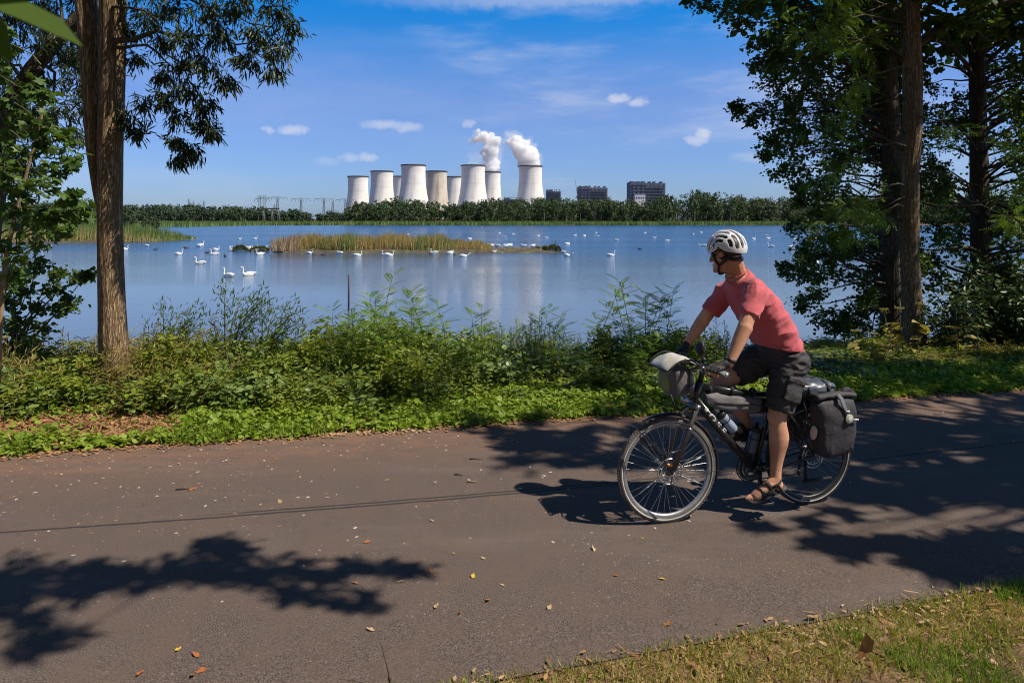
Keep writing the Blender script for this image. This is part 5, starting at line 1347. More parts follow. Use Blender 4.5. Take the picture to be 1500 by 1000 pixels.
mb.scatter(CHIP, P[:1700], frames(nrm(r.normal(size=(1700, 3)) * [1, 1, .12]), [0, 0, 1] + r.normal(0, .22, (1700, 3))), (.014 * r.uniform(.2, 1.9, 1700) ** 1.3)[:, None] * [1.5, .75, .4]); q = n - 2600
mb.scatter(STRAW, P[2600:3100], frames(nrm(r.normal(size=(500, 3)) * [1, 1, .04]), [0, 0, 1] + r.normal(0, .2, (500, 3))), .06 * r.uniform(.4, 1.4, 500))
tag(mb.build('near_litter', MT['litter'], smooth=False), 'dead leaves and wood chips on the near verge', 'leaf litter', kind='stuff')
# curled dead leaf standing on edge on the near verge, and the dry stalk at the bottom edge
p = gnd(1270, 968, 0); m = MB(); m.add([(-.45, 0, 0), (-.2, -.12, .25), (.1, -.18, .5), (.25, -.1, .9), (.0, .1, 1.1), (-.15, .2, .6), (-.3, .1, .3), (0, 0, .45)], [(0, 1, 7), (1, 2, 7), (2, 3, 7), (3, 4, 7), (4, 5, 7), (5, 6, 7), (6, 0, 7)])
o = m.build('fallen_leaf', LM[0], smooth=False, loc=p); o.scale = (.11,) * 3; tag(o, 'large curled brown leaf standing upright on the near verge', 'leaf')
p = gnd(576, 1006, 0); k = 1 / 1000 * p.y; m = MB()
q = [np.array(at(px, py, p.y)) - np.array(p) for px, py in [(576, 1006), (571, 992), (567, 975), (560, 950), (550, 922)]]
m.tube(q, [.006, .005, .003, .002, .001], 6); m.ell(q[1] + [0, 0, 0], (.010, .010, .016), seg=8); m.ell(q[1] + [.006, 0, -.02], (.012, .010, .014), seg=8)
tag(m.build('dry_stalk', MT['twig'], loc=p), 'thin dry stalk sticking up at the bottom edge of the road', 'plant')
p = gnd(1243, 960, 0)

# ------------------------------------------------------------------ trees behind and beside the camera whose crowns shade the road
r = np.random.default_rng(95)
def over(px, py, h): return np.array(gnd(px, py, 0)) + np.array(S) * (h / S.z)


_rp = []
for a in np.linspace(-.22, 1.45, 12):
    for z in np.linspace(.0, 1.95, 12):
        if a < .75 and z < .30: continue
        if z > 1.2 and not .1 < a < .85: continue
        if z > 1.65 and a < .45: continue
        for l in (-.25, 0, .28): _rp.append((2.096 - .963 * a + .271 * l, 4.819 - .271 * a - .963 * l, z))
_rp = np.array(_rp)
def clear_of_rider(c, R):
    """the gap in the crowns through which the sun reaches the cyclist"""
    d = np.asarray(c) - _rp; t_ = d @ np.array(S); return np.linalg.norm(d - t_[:, None] * np.array(S), axis=1).min() > R


t = thing('overhanging_tree', 'tree beside the camera whose low branch shades the near road', 'tree', (-4.6, 1.3, 0))
B = np.array([-4.6, 1.3, 0]); pts = [(-4.6, 1.3, -.1), (-4.55, 1.3, 2), (-4.6, 1.35, 5), (-4.7, 1.3, 9), (-4.6, 1.2, 13)]
trunk('trunk', [np.array(p) - B for p in pts], [.24, .2, .17, .12, .05], MT['bark_right'], t, 13, 5, .05, 32, .05)
lf = MB(); tw = MB(); ends = []
for px, py, rp, hh_ in [(-60, 855, 40, 4.4), (-10, 850, 42, 4.4), (40, 845, 40, 4.35), (90, 850, 36, 4.3), (130, 838, 34, 4.3), (180, 845, 34, 4.25), (230, 842, 38, 4.2), (270, 835, 34, 4.2), (310, 838, 36, 4.15), (350, 840, 32, 4.1), (395, 838, 26, 4.05), (440, 832, 22, 4.0), (480, 842, 18, 4.0),
                        (330, 795, 20, 4.1), (300, 806, 14, 4.1), (345, 808, 16, 4.1), (530, 828, 14, 3.95), (575, 832, 10, 3.95), (420, 876, 18, 4.05), (480, 880, 16, 4.0), (540, 880, 14, 4.0), (10, 890, 26, 4.4), (50, 905, 14, 4.4), (95, 935, 15, 4.4), (40, 950, 12, 4.4), (20, 870, 30, 4.4), (130, 868, 22, 4.3), (600, 838, 8, 3.95)]:
    c = over(px, py, hh_ * 1.45) - B; D = 2000 / (py - HZ); R = rp / 1000 * D
    clump(lf, tw, c, (R * 1.5, R * 1.9, R * .9), int(6 + rp * .27), 8, LF_OVAL, .085, r, droop=.2, spread=.9)
    ends.append(c)
def chain(idx, r0, r1):
    P = [on_tr] + [ends[i] for i in idx]; tw.tube(P, np.linspace(r0, r1, len(P)), 6, 0, cap=False)
on_tr = np.array([-4.58, 1.33, 6.0]) - B
chain([0, 2, 4, 6, 8, 10, 12], .04, .006); chain([1, 3, 5, 7, 9], .035, .008)
for i in (16, 17, 19, 20, 14, 15, 12, 8, 23, 22, 27): tw.tube([ends[10] if i in (16, 17, 12, 27) else ends[7], ends[i]], [.01, .004], 4, 0, cap=False)
# upper crown away from the road's sunlit strip
for i in range(60):
    c = np.array([r.normal(-6.6, 1.2), r.normal(-.4, 1.2), r.uniform(6.0, 12)]) - B; R = r.uniform(.5, .8); clump(lf, None, c, (R, R, R), 12, 9, LF_OVAL, .17, r)
    if i % 4 == 0: limb(tw, (np.array([-4.6, 1.3, r.uniform(5, 10)]) - B), c, .04, .01, r)
tw.build('branches', MT['bark_right'], t); lf.build('crown', MT['bush_leaf'], t, smooth=False)

B = np.array([10.5, 4.3, 0]); t = thing('roadside_tree', 'tall tree at the roadside beyond the right edge of the photo', 'tree', B)
trunk('trunk', [(0, 0, -.1), (.05, .05, 3), (.1, 0, 7), (.1, .1, 12), (0, 0, 15)], [.3, .25, .2, .13, .05], MT['bark_right'], t, 13, 6, .05, 32, .06)
lf = MB(); tw = MB(); n = 0
HOLES = [(1390, 668, 34), (1240, 612, 22), (1290, 640, 24), (1340, 598, 20), (1460, 600, 24), (1180, 735, 22), (1230, 640, 18), (1060, 605, 16), (1420, 640, 16), (1310, 705, 16), (1480, 625, 22), (1350, 665, 22)]
while n < 190:
    py = r.uniform(578, 800); px = r.uniform(700, 1660)
    D = 2000 / (py - HZ); X_ = (px - 750) / 1000 * D
    lo = np.interp(px, [700, 760, 830, 900, 1000, 1130, 1200, 1300, 1420, 1700], [640, 690, 694, 690, 686, 700, 738, 742, 736, 742])
    ul = np.interp(px, [700, 760, 830, 900, 1000], [636, 628, 622, 612, 600])
    if py > lo or py < ul - 12: continue
    rp = r.uniform(18, 34)
    if px < 1000 and py + 10 > lo: continue
    if any(((px - a) / 1.6) ** 2 + (py - b_) ** 2 < (c_ * .75) ** 2 for a, b_, c_ in HOLES): continue
    hh_ = r.uniform(5.8, 10.5); c = over(px, py, hh_); R = rp / 1000 * D
    n += 1
    if not clear_of_rider(c, R * 1.2): continue
    clump(lf, None, c - B, (R * 1.5, R * 1.5, R), 12, 12, LF_OVAL, .105, r, droop=.2)
    if n % 3 == 0: limb(tw, (np.array([.05, 0, max(hh_ - r.uniform(.5, 2.5), 3)])), c - B, .05, .008, r)
# the lower lobe of shade nearer the camera
for px, py, rp in [(1190, 797, 12), (1225, 792, 14), (1260, 795, 16), (1300, 795, 18), (1340, 800, 20), (1380, 800, 22), (1420, 790, 22), (1460, 785, 24), (1500, 790, 26), (1540, 800, 30), (1350, 825, 14), (1390, 840, 16), (1430, 830, 22), (1470, 830, 26), (1510, 835, 30), (1400, 815, 20), (1460, 810, 24), (1550, 850, 30), (1480, 855, 20), (1240, 808, 10), (1600, 800, 40), (1600, 850, 40),
                   (1190, 766, 9), (1150, 758, 9), (1230, 752, 10), (1110, 772, 7), (1600, 760, 26)]:
    hh_ = r.uniform(5.4, 7.0); c = over(px, py, hh_); D = 2000 / (py - HZ); R = rp / 1000 * D
    if not clear_of_rider(c, R * 1.25): continue
    clump(lf, tw, c - B, (R * 1.2, R * 1.3, R * .9), int(8 + rp * .28), 11, LF_OVAL, .10, r, droop=.2)
    limb(tw, (np.array([.05, 0, hh_ - .4])), c - B, .03, .006, r, rise=.05)
# dense top over the verge and the right-hand trees
for i in range(90):
    c = np.array([r.normal(12.5, 2.2), r.normal(6.3, 1.6), r.uniform(6.5, 14)]) - B; R = r.uniform(.6, .95)
    if not clear_of_rider(c + B, R * 1.1): continue
    clump(lf, None, c, (R, R, R * .8), 13, 9, LF_OVAL, .19, r)
    if i % 5 == 0: limb(tw, np.array([.05, 0, r.uniform(5, 12)]), c, .05, .01, r)
tw.build('branches', MT['bark_right'], t); lf.build('crown', MT['bush_leaf'], t, smooth=False)

# unseen wood added behind the camera to hold back sky fill light
mb = MB(); quad = ([(-.5, -.42, 0), (.5, -.4, .08), (.44, .5, 0), (-.4, .42, .1)], [(0, 1, 2, 3)])
for x0, y0, h0 in [(-15, -5, 17), (-10.5, -6.5, 18), (-6.5, -4.6, 15), (-2.5, -6.0, 18), (1.2, -5.2, 16), (4.6, -7.5, 18), (8.5, -8.5, 17), (13, -9, 18), (-19, -1, 16), (-14, .5, 15), (-5, -10, 19), (2, -11, 19), (-10, -11, 19), (18, -9, 18)]:
    n = 420; u = nrm(r.normal(size=(n, 3))); p = u * (r.uniform(.45, 1, n) ** .5)[:, None] * [3.0, 3.0, h0 * .42] + [x0, y0, h0 * .58]
    mb.scatter(quad, p, frames(nrm(r.normal(size=(n, 3))), u + r.normal(0, .5, (n, 3))), .85 * r.uniform(.6, 1.4, n)); mb.tube([(x0, y0, -.1), (x0 + .2, y0, h0 * .4), (x0, y0, h0 * .9)], [.28, .22, .05], 8, 1)
tag(mb.build('sky_blocking_wood', [MT['bush_leaf'], MT['bark_right']], smooth=False), 'unseen wood added behind the camera to block sky light', 'wood', kind='stuff')

# ------------------------------------------------------------------ the bicycle (local axes: x forward, y to its left, z up; origin at the rear tyre's contact)
BK = Vector((2.096, 4.819, 0.0)); BROT = math.radians(195.7)
def L3(a, l, z): return np.array([a, l, z], float)


MT['black_paint'] = M('black_paint', (.012, .012, .013), (.020, .020, .022), scale=30, rough=.28, spec=.5, coat=.3)
MT['black_plastic'] = M('black_plastic', (.016, .016, .017), rough=.5)
MT['tyre'] = M('tyre', (.030, .028, .026), (.055, .05, .045), scale=14, rough=.85, bump=.4, bscale=160, bdist=.003)
MT['tyre_dusty'] = M('tyre_dusty', (.15, .135, .12), (.07, .063, .056), scale=9, rough=.9, bump=.4, bscale=160, bdist=.003)
MT['tyre_wall'] = M('tyre_wall', (.62, .60, .56), (.40, .37, .33), scale=10, rough=.7)
MT['tread_dust'] = M('tread_dust', (.20, .175, .15), (.10, .085, .075), scale=26, rough=.9, bump=.5, bscale=120, bdist=.003)
MT['alloy'] = M('alloy', (.62, .62, .63), (.45, .45, .46), rough=.32, metal=.9)
MT['rim_alloy'] = M('rim_alloy', (.42, .42, .43), (.32, .32, .33), scale=12, rough=.5, metal=.75)
MT['dark_alloy'] = M('dark_alloy', (.16, .16, .17), (.10, .10, .11), rough=.38, metal=.8)
MT['rim_black'] = M('rim_black', (.05, .05, .052), (.03, .03, .03), rough=.4, metal=.5)
MT['chain'] = M('chain', (.12, .11, .10), (.07, .06, .05), scale=60, rough=.5, metal=.7)
MT['white_print'] = M('white_print', (.75, .75, .74), rough=.5)
MT['grey_fabric'] = M('grey_fabric', (.15, .14, .145), (.11, .105, .11), scale=8, rough=.85, bump=.5, bscale=300, bdist=.002, sheen=.2)
MT['pannier_fabric'] = M('pannier_fabric', (.050, .046, .054), (.034, .032, .038), scale=6, rough=.7, bump=.35, bscale=26, bdist=.02)
MT['black_fabric'] = M('black_fabric', (.018, .018, .020), (.028, .028, .03), scale=8, rough=.75, bump=.35, bscale=24, bdist=.015)
MT['silver'] = M('silver', (.5, .5, .52), rough=.3, metal=.8)
MT['reflector'] = M('reflector', (.62, .62, .60), (.5, .5, .48), scale=80, rough=.35)
MT['orange'] = M('orange', (.75, .26, .03), rough=.4)

bike = thing('bicycle', 'black trekking bicycle with white lettering on its frame, loaded with bags', 'bicycle', BK, BROT)
RW = .348; AX = [L3(0, 0, RW), L3(1.11, 0, RW)]
BB = L3(.445, 0, .285); HT = L3(.868, 0, .915); HB = L3(.912, 0, .785); STT = L3(.262, 0, .90)


def wheel(ax, front):
    w = bpy.data.objects.new('wheel', None); COL.objects.link(w); w.parent = bike; w.location = ax; w.empty_display_size = .1
    if front: w.rotation_euler = (0, 0, math.radians(-3))
    else: w.rotation_euler = (0, 0, 0)
    o = MB(); Y = (0, 1, 0)
    o.torus(.328, .0195, (0, 0, 0), Y, 96, 14, 0)
    # tread blocks
    for i in range(110):
        a = i / 110 * 2 * PI
        for s in (-1, 1):
            aa = a + (.5 * 2 * PI / 110 if s > 0 else 0); c = np.array([.3460 * math.cos(aa), s * .0075, .3460 * math.sin(aa)])
            R = np.array([[-math.sin(aa), 0, math.cos(aa)], [0, 1, 0], [math.cos(aa), 0, math.sin(aa)]]).T
            o.box(c, (.016, .012, .0026), R, 1)
    for s in (-1, 1): o.lathe([(.3195, s * .0178), (.3225, s * .0190), (.3255, s * .0196)], 96, (0, 0, 0), Y, 2)
    o.build('tyre', [MT['tyre_dusty'] if front else MT['tyre'], MT['tread_dust'] if front else MT['tyre'], MT['tyre_wall']], w)
    o = MB(); o.lathe([(.312, -.0125), (.306, -.013), (.296, -.012), (.290, -.006), (.289, 0), (.290, .006), (.296, .012), (.306, .013), (.312, .0125)], 96, (0, 0, 0), Y, 0); o.build('rim', MT['rim_alloy'] if front else MT['rim_black'], w)
    o = MB(); o.lathe([(.004, -.062), (.010, -.060), (.012, -.034), (.030, -.032), (.030, -.028), (.017, -.024), (.015, 0), (.017, .024), (.030, .028), (.030, .032), (.012, .034), (.010, .060), (.004, .062)], 20, (0, 0, 0), Y, 0, True); o.build('hub', MT['dark_alloy'], w)
    o = MB(); N = 36
    for i in range(N):
        a = (i + .5) / N * 2 * PI; s = 1 if i % 2 else -1; b = a + (.62 if (i // 2) % 2 else -.62)
        o.tube([(.028 * math.cos(b), s * .030, .028 * math.sin(b)), (.292 * math.cos(a), s * .003, .292 * math.sin(a))], .0013 if front else .0011, 4, 0, cap=False)
    o.build('spokes', MT['alloy'] if front else MT['dark_alloy'], w)
    o = MB(); yb = .040
    for q in (.055, .078): o.lathe([(q, yb - .001), (q + .010, yb - .001), (q + .010, yb + .001), (q, yb + .001), (q, yb - .001)], 40, (0, 0, 0), Y)
    for i in range(9):
        a = i / 9 * 2 * PI; o.tube([(.03 * math.cos(a), yb - .001, .03 * math.sin(a)), (.082 * math.cos(a + .4), yb - .001, .082 * math.sin(a + .4))], .003, 5)
    o.build('brake_disc', MT['silver'], w)
    if front:
        o = MB()   # two reflector rods clipped on the spokes, one small orange reflector
        for i in range(0, 36, 4):
            a = (i + .5) / N * 2 * PI
            if i in (0, 4, 12, 16, 20, 32): o.tube([(.10 * math.cos(a), .012, .10 * math.sin(a)), (.25 * math.cos(a), .006, .25 * math.sin(a))], .0032, 6)
        o.build('spoke_reflectors' if False else 'reflector', MT['reflector'], w)
        o = MB(); o.box((.02, .05, .05), (.03, .012, .016)); finish(o.build('hub_reflector', MT['orange'], w), bevel=.003)
    return w


wheel(AX[0], False); wheel(AX[1], True)

# frame
fm = MB()
DT0 = HB + L3(-.008, 0, .02)
fm.tube([DT0, (DT0 + BB) / 2 + L3(.004, 0, -.006), BB], [.029, .027, .026], 18)
fm.tube([HT + L3(.004, 0, -.03), L3(.58, 0, .825), STT + L3(.02, 0, -.115)], [.024, .021, .018], 16)
fm.tube([BB, STT], [.020, .0165], 16); fm.tube([HT, HB], [.026, .028], 18); fm.lathe([(.026, -.036), (.026, .036)], 18, BB, (0, 1, 0), 0, True)
for s in (-1, 1):
    fm.tube([BB + L3(-.02, s * .03, 0), L3(.25, s * .052, .305), L3(.03, s * .068, RW)], [.012, .010, .010], 10)
    fm.tube([STT + L3(.015, s * .018, -.13), L3(.14, s * .055, .58), L3(.012, s * .068, RW + .01)], [.010, .009, .009], 10)
fm.build('frame', MT['black_paint'], bike)
m = MB(); m.tube([STT, L3(.235, 0, .985)], .0136, 12); m.build('seatpost', MT['alloy'], bike)
m = MB(); m.sup([(L3(x, 0, z), (0, 1, 0), (0, 0, 1), w, h, 2.4) for x, z, w, h in [(.06, 1.00, .04, .012), (.085, 1.002, .075, .022), (.13, 1.0, .078, .026), (.19, .992, .05, .024), (.26, .99, .026, .020), (.32, .988, .020, .016), (.345, .983, .012, .008)]], 20); m.build('saddle', MT['black_plastic'], bike)
# lettering on the down tube
d = nrm(BB - DT0); fc = bpy.data.curves.new('lettering', 'FONT'); fc.body = 'ROSE'; fc.size = .062; fc.shear = .22; fc.fill_mode = 'NONE'; fc.bevel_depth = .0016; fc.space_character = 1.45
to = bpy.data.objects.new('lettering', fc); COL.objects.link(to); dg = bpy.context.evaluated_depsgraph_get(); dg.update()
me = bpy.data.meshes.new_from_object(to.evaluated_get(dg)); bpy.data.objects.remove(to)
me.materials.clear(); me.materials.append(MT['white_print']); n = len(me.vertices); v = np.zeros(n * 3, np.float32); me.vertices.foreach_get('co', v); v = v.reshape(-1, 3).astype(float)
v[:, 0] -= v[:, 0].min(); Lx = v[:, 0].max(); v[:, 0] *= .25 / Lx; v[:, 1] -= (v[:, 1].max() + v[:, 1].min()) / 2; v[:, 1] *= .050 / (v[:, 1].max() - v[:, 1].min())
up = np.cross([0, 1, 0], d); yy = v[:, 1]; rt = .0275
pos = DT0 + d * .075 + v[:, :1] * d + (rt * np.sin(yy / rt))[:, None] * up + (rt * np.cos(yy / rt) + .0008 + v[:, 2] * .5)[:, None] * np.array([0, 1, 0])
me.vertices.foreach_set('co', pos.ravel().astype(np.float32)); me.update(); lo = bpy.data.objects.new('lettering', me); COL.objects.link(lo); lo.parent = bike
# fork: suspension stanchions and sliders, crown
fd = nrm(HT - HB); cr = HB - fd * .03; off = L3(.02, 0, 0)
m = MB(); m.box(cr, (.05, .15, .03), frames(np.array([[1.0, 0, -.34]]), np.array([[.34, 0, 1.0]]))[0]); finish(m.build('fork_crown', MT['dark_alloy'], bike), bevel=.008)
for s in (-1, 1):
    m = MB(); a = cr + L3(0, s * .062, 0); b = AX[1] + L3(-.014, s * .062, .02); mid = a + (b - a) * .32
    m.tube([a + fd * .02, a, mid], .0135, 12, 0); m.tube([mid, mid + (b - mid) * .06, b], [.021, .020, .016], 14, 1); m.tube([b, AX[1] + L3(0, s * .06, 0)], [.014, .012], 10, 1); m.build('fork_leg', [MT['alloy'], MT['dark_alloy']], bike)
# mudguards with stays
def guard(ax, a0, a1, name):
    m = MB(); R = .372; n = 40; v = []
    for i in range(n):
        a = a0 + (a1 - a0) * i / (n - 1); c = np.array([math.cos(a), 0, math.sin(a)])
        for j, (w, dr) in enumerate([(-.028, -.012), (-.024, 0), (0, .006), (.024, 0), (.028, -.012)]): v.append(ax + c * (R + dr) + [0, w, 0])
    i = np.arange(n - 1); fs = np.concatenate([np.stack([i * 5 + j, i * 5 + j + 1, (i + 1) * 5 + j + 1, (i + 1) * 5 + j], -1) for j in range(4)]); m.add(np.array(v), fs); o = finish(m.build(name, MT['black_plastic'], bike), solid=.002); return o
guard(AX[1], math.radians(118), math.radians(196), 'mudguard'); guard(AX[1], math.radians(62), math.radians(117), 'mudguard')
guard(AX[0], math.radians(20), math.radians(165), 'mudguard')
m = MB()
for a in (185, 160):
    for s in (-1, 1): m.tube([AX[1] + L3(.0, s * .064, .0), AX[1] + .37 * np.array([math.cos(math.radians(a)), 0, math.sin(math.radians(a))]) + [0, s * .03, 0]], .0022, 5)
for a in (25, 70):
    for s in (-1, 1): m.tube([AX[0] + L3(-.01, s * .07, .02), AX[0] + .37 * np.array([math.cos(math.radians(180 - a)), 0, math.sin(math.radians(180 - a))]) + [0, s * .03, 0]], .0022, 5)
m.build('mudguard_stay', MT['dark_alloy'], bike)
# low-rider rack at the front wheel
m = MB()
for s in (-1, 1):
    m.tube([AX[1] + L3(.0, s * .075, .0), AX[1] + L3(.12, s * .085, .17), AX[1] + L3(.195, s * .085, .265), AX[1] + L3(.225, s * .08, .285), AX[1] + L3(.235, s * .07, .262), AX[1] + L3(.20, s * .075, .20)], .0052, 8)
    m.tube([AX[1] + L3(-.005, s * .072, 0), AX[1] + L3(.02, s * .085, -.06), AX[1] + L3(-.02, s * .085, -.14)], .0045, 6)
    m.tube([AX[1] + L3(-.085, s * .075, .15), AX[1] + L3(.10, s * .085, .13)], .005, 6)
    m.tube([AX[1] + L3(-.02, s * .085, -.14), AX[1] + L3(.03, s * .085, -.145)], .004, 6)
m.tube([AX[1] + L3(.225, -.08, .285), AX[1] + L3(.235, 0, .30), AX[1] + L3(.225, .08, .285)], .0052, 8); m.build('front_rack', MT['black_paint'], bike)
# rear rack
m = MB()
for s in (-1, 1):
    m.tube([L3(.30, s * .03, .76), L3(.20, s * .06, .765), L3(-.22, s * .065, .765), L3(-.25, s * .05, .76)], .0058, 8); m.tube([L3(.10, s * .065, .765), L3(.02, s * .078, RW + .03)], .005, 6)
    m.tube([L3(-.14, s * .065, .765), L3(.005, s * .078, RW + .03)], .005, 6); m.tube([L3(-.02, s * .075, .62), L3(-.19, s * .075, .60), L3(-.22, s * .068, .76)], .005, 6)
m.tube([L3(-.25, -.05, .76), L3(-.25, .05, .76)], .005, 6)
for x in (-.1, .0, .1, .2): m.tube([L3(x, -.062, .765), L3(x, .062, .765)], .004, 6)
m.build('rear_rack', MT['black_paint'], bike)
m = MB(); m.sup([(L3(-.27, 0, z), (1, 0, 0), (0, 1, 0), .012, w, 3) for z, w in [(.70, .03), (.71, .045), (.74, .045), (.75, .03)]], 16); m.build('rear_light', M('rear_lens', (.35, .015, .012), rough=.25, coat=.5), bike)
# drivetrain
m = MB(); cy_ = -.047
m.lathe([(.085, -.004), (.094, -.0025), (.0945, 0), (.094, .0025), (.085, .004), (.070, .003), (.070, -.003), (.085, -.004)], 48, BB + L3(0, cy_, 0), (0, 1, 0))
for i in range(44):
    a = i / 44 * 2 * PI; m.box(BB + L3(.0965 * math.cos(a), cy_, .0965 * math.sin(a)), (.006, .003, .006))
for i in range(5):
    a = i / 5 * 2 * PI + .3; m.tube([BB + L3(0, cy_ + .004, 0), BB + L3(.074 * math.cos(a), cy_ + .004, .074 * math.sin(a))], [.012, .007], 6)
m.lathe([(.058, -.003), (.068, 0), (.058, .003), (.050, 0), (.058, -.003)], 40, BB + L3(0, cy_ + .012, 0), (0, 1, 0)); m.build('chainring', MT['dark_alloy'], bike)
m = MB(); m.lathe([(.100, -.004), (.106, -.004), (.106, .004), (.100, .004), (.100, -.004)], 48, BB + L3(0, cy_ - .008, 0), (0, 1, 0)); m.build('chain_guard', MT['black_plastic'], bike)
m = MB()
for q in range(7): m.lathe([(.018, -.0012), (.030 + .0035 * q, -.0012), (.030 + .0035 * q, .0012), (.018, .0012)], 30, AX[0] + L3(0, -.036 + .004 * -q + .024, 0), (0, 1, 0))
m.build('cassette', MT['chain'], bike)
m = MB(); m.tube([BB + L3(0, cy_, .092), L3(.0, -.04, RW + .04)], .0042, 5); m.tube([BB + L3(0, cy_, -.092), L3(.03, -.045, RW - .15), L3(.05, -.045, RW - .14)], .0042, 5); m.build('chain', MT['chain'], bike)
m = MB(); m.box(L3(.03, -.06, RW - .09), (.022, .012, .13)); m.lathe([(.006, -.004), (.02, -.004), (.02, .004), (.006, .004)], 20, L3(.04, -.05, RW - .145), (0, 1, 0)); finish(m.build('derailleur', MT['black_plastic'], bike), bevel=.004)
for s, dz in ((1, -.17), (-1, .17)):
    c = bpy.data.objects.new('crank', None); COL.objects.link(c); c.parent = bike
    m = MB(); e = BB + L3(.012 * s, s * .075, dz); m.tube([BB + L3(0, s * .06, 0), BB + L3(.006 * s, s * .070, dz * .5), e], [.018, .014, .013], 10); arm = m.build('crank_arm', MT['black_paint'], c)
    m = MB(); pc = e + L3(.005, s * .06, 0); m.tube([e, e + L3(0, s * .10, 0)], .007, 8)
    for dx in (-.04, .04): m.box(pc + L3(dx, 0, 0), (.012, .085, .020))
    for dy in (-.038, .038): m.box(pc + L3(0, dy, 0), (.07, .010, .016))
    finish(m.build('pedal', MT['dark_alloy'], c), bevel=.003)
# kickstand folded up along the chainstay
m = MB(); k0 = L3(.10, .085, RW - .05); m.tube([L3(.09, .075, RW - .01), k0 + L3(0, .005, -.04), k0 + L3(.005, .01, -.085)], .011, 8); m.tube([k0 + L3(.03, .012, -.095), k0 + L3(-.20, .014, -.09)], [.011, .012], 8); m.build('kickstand', MT['black_plastic'], bike)
# stem, bar, grips, levers, mirror, bell
BC = L3(.925, 0, 1.045); GO = {1: L3(.872, .318, 1.025), -1: L3(.822, -.318, 1.045)}; GI = {1: L3(.930, .195, 1.052), -1: L3(.880, -.195, 1.058)}
BC = (GI[1] + GI[-1]) / 2 + L3(.02, 0, -.004)
m = MB(); m.tube([HT, HT + fd * .05, HT + fd * .095], [.018, .018, .017], 14); m.tube([HT + fd * .085, (HT + fd * .11 + BC) / 2, BC], [.019, .017, .019], 14); m.lathe([(.021, -.024), (.021, .024)], 16, BC, (0, 1, 0), 0, True); m.build('stem', MT['black_paint'], bike)
m = MB(); m.tube([GO[1], GI[1], GI[1] * .35 + BC * .65 + L3(.008, .02, -.004), BC, GI[-1] * .35 + BC * .65 + L3(.008, -.02, -.004), GI[-1], GO[-1]], [.0112, .0112, .013, .0159, .013, .0112, .0112], 14); m.build('handlebar', MT['black_paint'], bike)
for s in (1, -1):
    g_ = GO[s] - GI[s]; gd = nrm(g_); bk_ = nrm(np.cross(gd, [0, 0, 1.0]) * s); bk_ = bk_ if bk_[0] < 0 else -bk_
    m = MB(); sec = []
    for f, ra, wing in [(.02, .016, .0), (.10, .017, .002), (.35, .0165, .006), (.60, .017, .014), (.82, .018, .022), (.94, .018, .022), (.99, .014, .016)]:
        c = GI[s] + g_ * f + bk_ * wing * .55; sec.append((c, bk_, np.cross(gd, bk_), ra + wing * .75, ra * (1 - wing * 6), 2.2))
    m.sup(sec, 20, 0); m.build('grip', MT['grip'] if 'grip' in MT else MT.setdefault('grip', M('grip', (.20, .20, .21), (.14, .14, .15), scale=40, rough=.6)), bike)
    m = MB(); m.lathe([(.005, 0), (.0155, .001), (.0165, .006), (.0165, .014)], 18, GO[s] - gd * .005, gd, 0, True); m.build('bar_end_plug', MT['alloy'], bike)
    m = MB(); l0 = GI[s] - gd * .02; m.ell(l0 + L3(.015, 0, -.01), (.022, .016, .016), seg=10); m.tube([l0 + L3(.02, 0, -.012), l0 + L3(.055, s * .03, -.02), GI[s] + g_ * .35 + L3(.055, 0, -.022), GI[s] + g_ * .62 + L3(.045, 0, -.03)], [.008, .007, .006, .006], 8); m.build('brake_lever', MT['dark_alloy'], bike)
m = MB(); ms = GI[1] - nrm(GO[1] - GI[1]) * .03
mp_ = np.array([.9725, .175, 1.175]); m.tube([ms + L3(.0, 0, .015), ms + L3(.012, -.004, .06), ms + L3(.02, .0, .10), mp_ + L3(0, 0, -.035)], [.006, .005, .0045, .0045], 8)
fwd = nrm(np.array([.86, .36, .25])); R_ = frames(fwd[None], np.array([[0, 0, 1.0]]))[0]; m.ell(mp_, (.014, .036, .044), R_, 18); m.build('mirror', MT['black_plastic'], bike)
m = MB(); m.ell(ms + L3(-.03, -.05, .03), (.02, .022, .018), seg=12); m.build('bell', MT['black_plastic'], bike)
m = MB()
m.tube([ms + L3(.03, -.02, 0), L3(.985, .02, .96), L3(.96, .04, .86), cr + L3(.02, .05, .0), AX[1] + L3(-.07, .07, .13)], .0028, 6)
m.tube([ms + L3(.03, -.05, .0), L3(.975, -.02, 1.0), L3(.94, -.035, .86), HB + L3(-.02, .012, -.03)], .0028, 6)
m.tube([L3(.90, -.15, 1.05), L3(.99, .03, .97), L3(.955, .04, .82), L3(.90, .028, .74)], .0026, 6); m.build('brake_cable', MT['black_plastic'], bike)
m = MB(); hl = cr + L3(.075, .0, .045); m.lathe([(.006, -.05), (.024, -.035), (.028, 0), (.026, .004)], 20, hl, (1, 0, -.05), 0, True); m.tube([cr + L3(.01, 0, .02), hl + L3(-.02, 0, -.01)], .007, 6); m.build('headlight', MT['silver'], bike)
